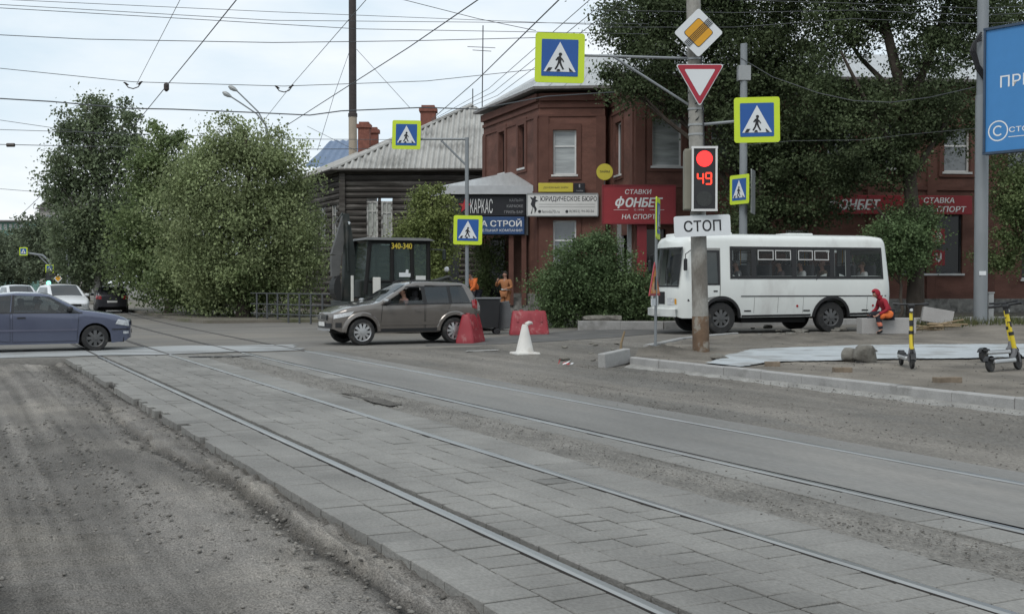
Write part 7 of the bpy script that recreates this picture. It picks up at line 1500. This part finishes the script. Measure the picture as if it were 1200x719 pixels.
# ---- electric scooters
m_scy = M('scooter_yellow', (.60, .46, .03), .45, var=.05); m_scg = M('scooter_grey', (.10, .10, .105), .5, var=.1); m_scw = M('scooter_alloy', (.42, .43, .43), .4, metal=.4, var=.08)
def scooter(label, loc, rz, fold=0.0, steer=0.0):
    """x forward; rear wheel behind, upright handlebar at the front"""
    t = thing('electric_scooter', label, 'scooter', loc, rz, 'parked electric scooters')
    for x, nm in ((-.48, 'wheel'), (.48, 'wheel')):
        mb = MB(); mb.lathe([(.07, -.025), (.115, -.025), (.125, -.012), (.125, .012), (.115, .025), (.07, .025)], c=(x, 0, .125), axis='Y', n=20); w_ = mb.build('wheel', m_tyre, t, smooth=35); mb = MB(); mb.lathe([(.075, -.022), (.075, .022)], c=(x, 0, .125), axis='Y', n=16); mb.build('rim', m_scg, w_)
        fd = MB(); vs = []; n_ = 8
        for y in (-.045, .045):
            for k in range(n_ + 1): a = R((35 if x < 0 else 20) + 120 * k / n_); vs.append(Vector((x + .15 * math.cos(a), y, .125 + .15 * math.sin(a))))
        fd.add(vs, [(k, k + 1, n_ + 2 + k, n_ + 1 + k) for k in range(n_)]); fd.build('mudguard', m_trimb, t)
    mb = MB(); mb.bbox((-.06, 0, .17), (.72, .17, .075), .025); mb.build('deck', m_scw, t); mb = MB(); mb.box((-.06, 0, .2105), (.58, .13, .006)); mb.build('grip_mat', m_trimb, t)
    mb = MB(); mb.bbox((-.44, 0, .22), (.20, .13, .05), .02); mb.build('rear_bracket', m_trimb, t)
    mb = MB(); mb.tube([(.30, 0, .19), (.40, 0, .27), (.435, 0, .36)], .045, 8); mb.build('neck', m_scg, t)
    mb = MB(); mb.tube([(.48, -.05, .125), (.47, -.05, .27), (.44, -.03, .36)], .018, 6); mb.tube([(.48, .05, .125), (.47, .05, .27), (.44, .03, .36)], .018, 6); mb.build('fork', m_scg, t)
    mb = MB(); mb.tube([(.44, 0, .34), (.40, 0, .62)], .040, 10); mb.build('lower_stem', m_scy, t, smooth=True); mb = MB(); mb.tube([(.40, 0, .62), (.355, 0, .98)], .030, 10); mb.build('upper_stem', m_scy, t, smooth=True); mb = MB(); mb.tube([(.402, 0, .60), (.397, 0, .66)], .045, 10); mb.tube([(.39, 0, .74), (.375, 0, .84)], .033, 10); mb.build('stem_collar', m_trimb, t, smooth=True)
    mb = MB(); mb.tube([(.355, 0, .97), (.35, 0, 1.07)], .035, 10); mb.bbox((.37, 0, 1.10), (.10, .12, .07), .025); mb.build('display', m_trimb, t)
    mb = MB(); mb.tube([(.33, -.29, 1.13), (.36, -.12, 1.12), (.36, .12, 1.12), (.33, .29, 1.13)], .017, 8); mb.tube([(.33, -.30, 1.13), (.345, -.20, 1.125)], .024, 8); mb.tube([(.345, .20, 1.125), (.33, .30, 1.13)], .024, 8); mb.tube([(.36, -.16, 1.12), (.42, -.25, 1.11)], .009, 5); mb.tube([(.36, .16, 1.12), (.42, .25, 1.11)], .009, 5); mb.build('handlebar', m_trimb, t)
    mb = MB(); mb.tube([(.39, .03, 1.10), (.46, .02, .9), (.45, .02, .6), (.46, .02, .38)], .008, 5); mb.build('brake_cable', m_cable, t)
    mb = MB(); mb.lathe([(.02, -.02), (.032, 0), (.02, .02)], c=(.405, 0, 1.02), axis='X', n=10); mb.build('headlight', m_head, t); return t
p = onwalk(1074, 432); scooter('yellow-stemmed electric scooter standing alone, facing us on the gravel', p, R(262)); bpy.data.objects['electric_scooter'].location = (p[0] - .02, p[1] + .45, p[2])
p = onwalk(1163, 436); scooter('nearer of two electric scooters parked side by side by the picture edge', (p[0] + .34, p[1] + .30, p[2]), R(40)).rotation_euler = (R(-9), 0, R(40))
p = onwalk(1153, 424); scooter('farther of two electric scooters parked side by side by the picture edge', (p[0] + .40, p[1] + .26, p[2]), R(34)).rotation_euler = (R(-7), 0, R(34))
# ------------------------------------------------------------------ people
def skin(name, verts, edges, radii, mat, parent, sub=2):
    me = bpy.data.meshes.new('sk'); me.from_pydata([Vector(v) for v in verts], edges, [])
    o = bpy.data.objects.new('sk', me); COL.objects.link(o)
    m = o.modifiers.new('s', 'SKIN'); m.use_smooth_shade = True; m.branch_smoothing = .3
    for i, r_ in enumerate(radii): d = me.skin_vertices[0].data[i]; d.radius = (r_, r_) if not isinstance(r_, tuple) else r_; d.use_root = (i == 0)
    ss = o.modifiers.new('u', 'SUBSURF'); ss.levels = sub; ss.render_levels = sub
    dg = bpy.context.evaluated_depsgraph_get(); em = bpy.data.meshes.new_from_object(o.evaluated_get(dg)); em.name = name
    bpy.data.objects.remove(o); bpy.data.meshes.remove(me)
    return link_mesh(name, em, mat, parent, True)
m_skin = M('skin', (.36, .20, .145), .6, var=.06, scale=8)
m_hair = M('dark_hair', (.022, .017, .013), .8, var=.2, scale=20)
def cloth(name, c): return M(name, c, .85, var=.12, scale=6, bump=.25, bscale=14)
def head_parts(t, hc, fwd, up, hair, hood=None, cap=None):
    """hair or hood, eyes, nose on a head centred at hc looking along fwd"""
    fwd = Vector(fwd).normalized(); up = Vector(up).normalized(); rt_ = fwd.cross(up).normalized(); up = rt_.cross(fwd)
    Mx = Matrix((rt_, fwd, up)).transposed()
    def lump(name, c, dims, mat, cut=None):
        bm = bmesh.new(); bmesh.ops.create_uvsphere(bm, u_segments=16, v_segments=12, radius=1)
        if cut: bmesh.ops.delete(bm, geom=[v for v in bm.verts if cut(v.co)], context='VERTS')
        for v in bm.verts: v.co = Vector(hc) + Mx @ (Vector(c) + Vector((v.co.x * dims[0], v.co.y * dims[1], v.co.z * dims[2])))
        me = bpy.data.meshes.new(name); bm.to_mesh(me); bm.free(); return link_mesh(name, me, mat, t, True)
    if hood: lump('hood', (0, -.015, .015), (.105, .125, .135), hood, lambda c: c.y > .50 and c.z < .55)
    elif cap: lump('cap', (0, -.005, .03), (.092, .112, .105), cap, lambda c: c.z < .05)
    else: lump('hair', (0, -.018, .022), (.088, .105, .115), hair, lambda c: c.y > .45 and c.z < .45 or c.z < -.55)
    lump('nose', (0, .100, -.012), (.013, .020, .022), m_skin)
    for sx in (-1, 1): lump('eye', (sx * .032, .088, .012), (.013, .008, .008), m_ink); lump('ear', (sx * .080, 0, 0), (.012, .022, .032), m_skin)
    lump('mouth', (0, .088, -.055), (.024, .008, .006), M('lips', (.22, .08, .07), .6))
def hand_verts(w_, d, side, L_=.085, curl=.3, up=None):
    """palm and five bent fingers from the wrist along d"""
    d = Vector(d).normalized(); s_ = Vector(side); s_ = (s_ - d * s_.dot(d)).normalized(); n_ = d.cross(s_)
    V = [Vector(w_)]; E = []; Rr = [.026]
    V.append(V[0] + d * .045); E.append((0, 1)); Rr.append((.036, .018))
    V.append(V[0] + d * L_); E.append((1, 2)); Rr.append((.038, .016))
    for k, (o, ln) in enumerate(((-.030, .062), (-.010, .074), (.010, .070), (.029, .056))):
        a = V[0] + d * (L_ + .004) + s_ * o; b = a + (d * math.cos(curl) - n_ * math.sin(curl)) * ln * .5; c = b + (d * math.cos(curl * 2.2) - n_ * math.sin(curl * 2.2)) * ln * .5
        i = len(V); V += [a, b, c]; E += [(2, i), (i, i + 1), (i + 1, i + 2)]; Rr += [.0095, .0085, .007]
    i = len(V); a = V[0] + d * .03 - s_ * .032; b = a + (d * .7 - s_ * .6 - n_ * .3) * .035; c = b + (d * .9 - n_ * .3) * .028; V += [a, b, c]; E += [(1, i), (i, i + 1), (i + 1, i + 2)]; Rr += [.012, .010, .008]
    return V, E, Rr
def person(label, loc, rz, J, top, legs=None, shoes=m_trimb, hair=m_hair, hood=None, cap=None, group=None, lowleg=True, sleeves=True, vest=None, shorts=None):
    """J: joints in metres: pelvis chest neck head, shl/elb/wri l,r, hip/kne/ank l,r ; look (facing)"""
    t = thing('person', label, 'person', loc, rz, group); j = {k: Vector(v) for k, v in J.items()}
    V, E, Rr = [], [], []
    def add(p, r_, par=None): V.append(Vector(p)); Rr.append(r_); (E.append((par, len(V) - 1)) if par is not None else None); return len(V) - 1
    pe = add(j['pelvis'], .13); ab = add(j['pelvis'].lerp(j['chest'], .5), .115, pe); ch = add(j['chest'], .13, ab); nk = add(j['neck'], .055, ch)
    h0 = add(j['head'] - (j['head'] - j['neck']).normalized() * .05 + j['look'] * .012, (.066, .078), nk); h1 = add(j['head'] + (j['head'] - j['neck']).normalized() * .01, (.078, .094), h0); h2 = add(j['head'] + (j['head'] - j['neck']).normalized() * .075, (.062, .078), h1)
    for sd in 'lr':
        s_ = add(j['sh' + sd], .062, ch); e_ = add(j['el' + sd], .046, s_); w_ = add(j['wr' + sd], .030, e_)
        hv, he, hr = hand_verts(j['wr' + sd], j['wr' + sd] - j['el' + sd], j['look'].cross(Vector((0, 0, 1))) + Vector((.01, 0, .3)), curl=.55)
        o = len(V) - 1
        for k in range(1, len(hv)): V.append(hv[k]); Rr.append(hr[k])
        E += [(a if a == 0 else a + o, b + o) if a else (o, b + o) for a, b in he]
        if lowleg and 'hi' + sd in j:
            hp = add(j['hi' + sd], .095, pe); kn = add(j['kn' + sd], .062, hp); ca = add(j['kn' + sd].lerp(j['an' + sd], .3), .058, kn); an_ = add(j['an' + sd], .038, ca); f = j.get('to' + sd, j['an' + sd] + j['look'] * .16 - Vector((0, 0, .05))); add(f, .030, an_)
    skin('body', V, E, Rr, m_skin, t, 1)
    # jacket or shirt
    V, E, Rr = [], [], []
    pe = add(j['pelvis'] + Vector((0, 0, .02)), (.168, .142), None); ab = add(j['pelvis'].lerp(j['chest'], .5), (.158, .135), pe); ch = add(j['chest'], (.172, .145), ab); ne = add(j['chest'].lerp(j['neck'], .62), .085, ch)
    for sd in 'lr':
        s_ = add(j['sh' + sd], .082, ch); m_ = add(j['sh' + sd].lerp(j['el' + sd], .55), .068, s_)
        if hood and sd == 'l': q = add(j['neck'], .082, ne); add(j['neck'].lerp(j['head'], .6), .088, q)
        if sleeves: e_ = add(j['el' + sd], .060, m_); add(j['el' + sd].lerp(j['wr' + sd], .92), .046, e_)
    skin('jacket', V, E, Rr, top, t, 2)
    if vest is not None:
        V, E, Rr = [], [], []; a = add(j['pelvis'] + Vector((0, 0, .10)), (.180, .155)); b = add(j['pelvis'].lerp(j['chest'], .6), (.175, .150), a); add(j['chest'] + (j['neck'] - j['chest']) * .2, (.185, .155), b); skin('hi_vis_vest', V, E, Rr, vest, t, 2)
    if lowleg and legs is not None:
        V, E, Rr = [], [], []; pe = add(j['pelvis'], .150)
        for sd in 'lr':
            hp = add(j['hi' + sd], .112, pe); kn = add(j['kn' + sd], .082, hp)
            if shorts is None: ca = add(j['kn' + sd].lerp(j['an' + sd], .4), .076, kn); add(j['kn' + sd].lerp(j['an' + sd], .95), .062, ca)
        skin('trousers', V, E, Rr, legs, t, 2)
        for sd in 'lr':
            f = j.get('to' + sd, j['an' + sd] + j['look'] * .16 - Vector((0, 0, .05))); a = j['an' + sd]
            V = [a + Vector((0, 0, .02)), a + (a - f) * .25 * Vector((1, 1, 0)) .length * 0 - Vector((0, 0, .035)), a.lerp(f, .55) - Vector((0, 0, .01)), f]; skin('shoe', V, [(0, 1), (1, 2), (2, 3)], [.050, .048, .046, .036], shoes, t, 1)
    head_parts(t, j['head'], j['look'], j['head'] - j['neck'] + Vector((0, 0, .1)), hair, hood, cap); return t
STAND = dict(pelvis=(0, 0, .93), chest=(0, .02, 1.28), neck=(0, .02, 1.50), head=(0, .05, 1.63), look=(0, 1, -.1), shl=(-.20, .02, 1.41), ell=(-.27, -.03, 1.13), wrl=(-.27, .10, .90), shr=(.20, .02, 1.41), elr=(.27, -.03, 1.13), wrr=(.27, .10, .90),
             hil=(-.10, 0, .90), knl=(-.11, .03, .50), anl=(-.11, 0, .09), hir=(.10, 0, .90), knr=(.11, .03, .50), anr=(.11, 0, .09))
m_hiv = cloth('orange_hi_vis', (.62, .145, .035)); m_ochre = cloth('rusty_orange_workwear', (.33, .14, .06)); m_navyc = cloth('dark_navy_cloth', (.018, .020, .028)); m_redc = cloth('red_jacket', (.27, .014, .026)); m_blk = cloth('black_cloth', (.015, .015, .016))
Yw = 43.4; x = P(592.5, 0, Yw).x; zw = terrf(x, Yw)
J = dict(STAND); J.update(elr=(.34, .12, 1.20), wrr=(.20, .28, 1.38), ell=(-.30, .06, 1.15), wrl=(-.16, .24, 1.10), look=(.3, .9, -.1))
w1_ = person('worker in rusty orange overalls standing by the porch steps, arm raised', (x, Yw, zw + .03), R(150), J, m_ochre, m_ochre, m_blk)
m_refl = M('reflective_strip', (.50, .52, .50), .35, var=.05)
def band(o, c, rx, ry, h):
    mb = MB(); n_ = 20; vs = [(c[0] + rx * math.cos(2 * math.pi * k / n_), c[1] + ry * math.sin(2 * math.pi * k / n_), c[2] + q) for q in (-h / 2, h / 2) for k in range(n_)]
    mb.add(vs, [(k, (k + 1) % n_, n_ + (k + 1) % n_, n_ + k) for k in range(n_)]); return mb.build('reflective_strip', m_refl, o, smooth=True)
band(w1_, (0, .01, 1.08), .176, .152, .05); band(w1_, (-.11, .03, .52), .092, .092, .045); band(w1_, (.11, .03, .52), .092, .092, .045)
Yw = 42.6; x = P(557, 0, Yw).x
J = dict(STAND); J.update(pelvis=(0, -.05, .92), chest=(0, .10, 1.25), neck=(0, .20, 1.44), head=(0, .28, 1.54), look=(0, .8, -.5), shl=(-.20, .13, 1.37), shr=(.20, .13, 1.37), ell=(-.26, .24, 1.10), wrl=(-.20, .42, .94), elr=(.26, .24, 1.10), wrr=(.20, .42, .94), hil=(-.10, -.05, .89), hir=(.10, -.05, .89))
person('stooping worker in a bright orange vest behind the waste container', (x, Yw, terrf(x, Yw) + .16), R(125), J, m_hiv, m_navyc, m_blk, vest=m_hiv)
# seated man in red on the concrete block
bx = onwalk(1040, 391); x0_, y0_, z0_ = bx[0] - .12, bx[1] - .02, bx[2]
J = dict(pelvis=(.02, .02, .54), chest=(-.14, .0, .86), neck=(-.27, -.02, 1.03), head=(-.37, -.03, 1.11), look=(-.85, -.15, -.5), shl=(-.20, .20, .93), ell=(-.24, .27, .70), wrl=(-.44, .16, .56), shr=(-.16, -.20, .93), elr=(-.12, -.30, .68), wrr=(-.36, -.22, .54),
         hil=(-.02, .11, .54), knl=(-.46, .16, .56), anl=(-.52, .16, .12), hir=(-.02, -.11, .54), knr=(-.36, -.17, .52), anr=(-.26, -.20, .11), tol=(-.68, .16, .05), tor=(-.40, -.20, .04))
J['look'] = Vector(J['look']).normalized()
sp = person('man in a red hooded top and orange trousers sitting hunched on the concrete block', (x0_ + .1, y0_ - .12, z0_), R(0), J, m_redc, m_navyc, m_blk, hood=m_redc)
skin('hi_vis_cloth', [(.10, -.10, .62), (-.06, -.20, .60), (-.22, -.24, .52), (-.30, -.22, .42), (-.12, -.27, .44)], [(0, 1), (1, 2), (2, 3), (1, 4)], [.10, .125, .10, .05, .07], m_hiv, sp, 2)
skin('leg_cover', [J['knr'] + Vector((.02, -.01, -.14)) if isinstance(J['knr'], Vector) else Vector(J['knr']) + Vector((.02, -.01, -.14)), Vector(J['anr']) + Vector((-.01, 0, .08))], [(0, 1)], [.080, .070], cloth('faded_hi_vis', (.50, .16, .10)), sp, 2)
# riders, seen to the waist through the windows
SIT = dict(pelvis=(0, 0, .12), chest=(-.04, 0, .46), neck=(-.03, 0, .66), head=(0, 0, .79), look=(1, 0, 0), shl=(-.04, .19, .57), ell=(.03, .25, .32), wrl=(.24, .18, .24), shr=(-.04, -.19, .57), elr=(.03, -.25, .32), wrr=(.24, -.18, .24), hil=(.02, .1, .1), knl=(.42, .12, .12), anl=(.44, .12, -.28), hir=(.02, -.1, .1), knr=(.42, -.12, .12), anr=(.44, -.12, -.28))
def in_vehicle(o, vx, vy, vz, rz): c, s_ = math.cos(rz), math.sin(rz); return (o[0] + c * vx - s_ * vy, o[1] + s_ * vx + c * vy, o[2] + vz)
m_whc = cloth('white_shirt', (.50, .50, .50)); m_gyc = cloth('grey_shirt', (.12, .12, .125)); m_olv = cloth('dark_patterned_blouse', (.07, .055, .06)); m_brn = cloth('brown_shirt', (.13, .10, .075)); m_grh = M('grey_hair', (.20, .19, .18), .8, var=.2, scale=20); m_fair = M('fair_hair', (.16, .10, .05), .8, var=.2, scale=20)
SO = (su.location.x, su.location.y, su.location.z)
J = dict(SIT); J.update(ell=(.12, .30, .34), wrl=(.30, .34, .40)); person('driver in a pinkish shirt with an elbow on the open window of the estate car', in_vehicle(SO, -.02, .36, .60, R(206.565)), R(206.565), J, cloth('pink_shirt', (.34, .20, .17)), m_navyc, lowleg=False)
DO = (sd_.location.x, sd_.location.y, sd_.location.z); person('driver of the blue sedan behind the side window', in_vehicle(DO, .03, -.36, .40, R(26.565)), R(26.565), SIT, m_gyc, m_navyc, lowleg=False)
for (x, y, up, lab, tp, hr) in ((1.22, .72, 0, 'grey-haired bus passenger at the first side window', m_gyc, m_grh), (-.20, .72, 0, 'bus passenger in a dark patterned blouse', m_olv, m_hair), (-.55, .10, .02, 'bus passenger in a dark shirt standing out between the patterned blouse and the white shirt', m_blk, m_fair), (-.90, .72, 0, 'bus passenger in a white shirt near the middle window', m_whc, m_hair), (-1.62, .72, .02, 'bald bus passenger in a brown shirt', m_brn, m_skin), (-1.60, -.3, .05, 'bus passenger seated beyond the brown shirt', m_gyc, m_hair), (-3.0, .72, -.02, 'fair-haired bus passenger at the rear window', m_whc, m_fair), (.5, -.72, 0, 'bus passenger on the far bench behind the second window', m_gyc, m_hair)):
    person(lab, in_vehicle(BUS, x, y, 1.22 + up, BA), BA, SIT, tp, m_navyc, hair=hr, lowleg=False)
J = dict(SIT); person('bus driver behind the windscreen', in_vehicle(BUS, 2.15, .62, 1.22, BA), BA, J, m_gyc, m_navyc, lowleg=False)
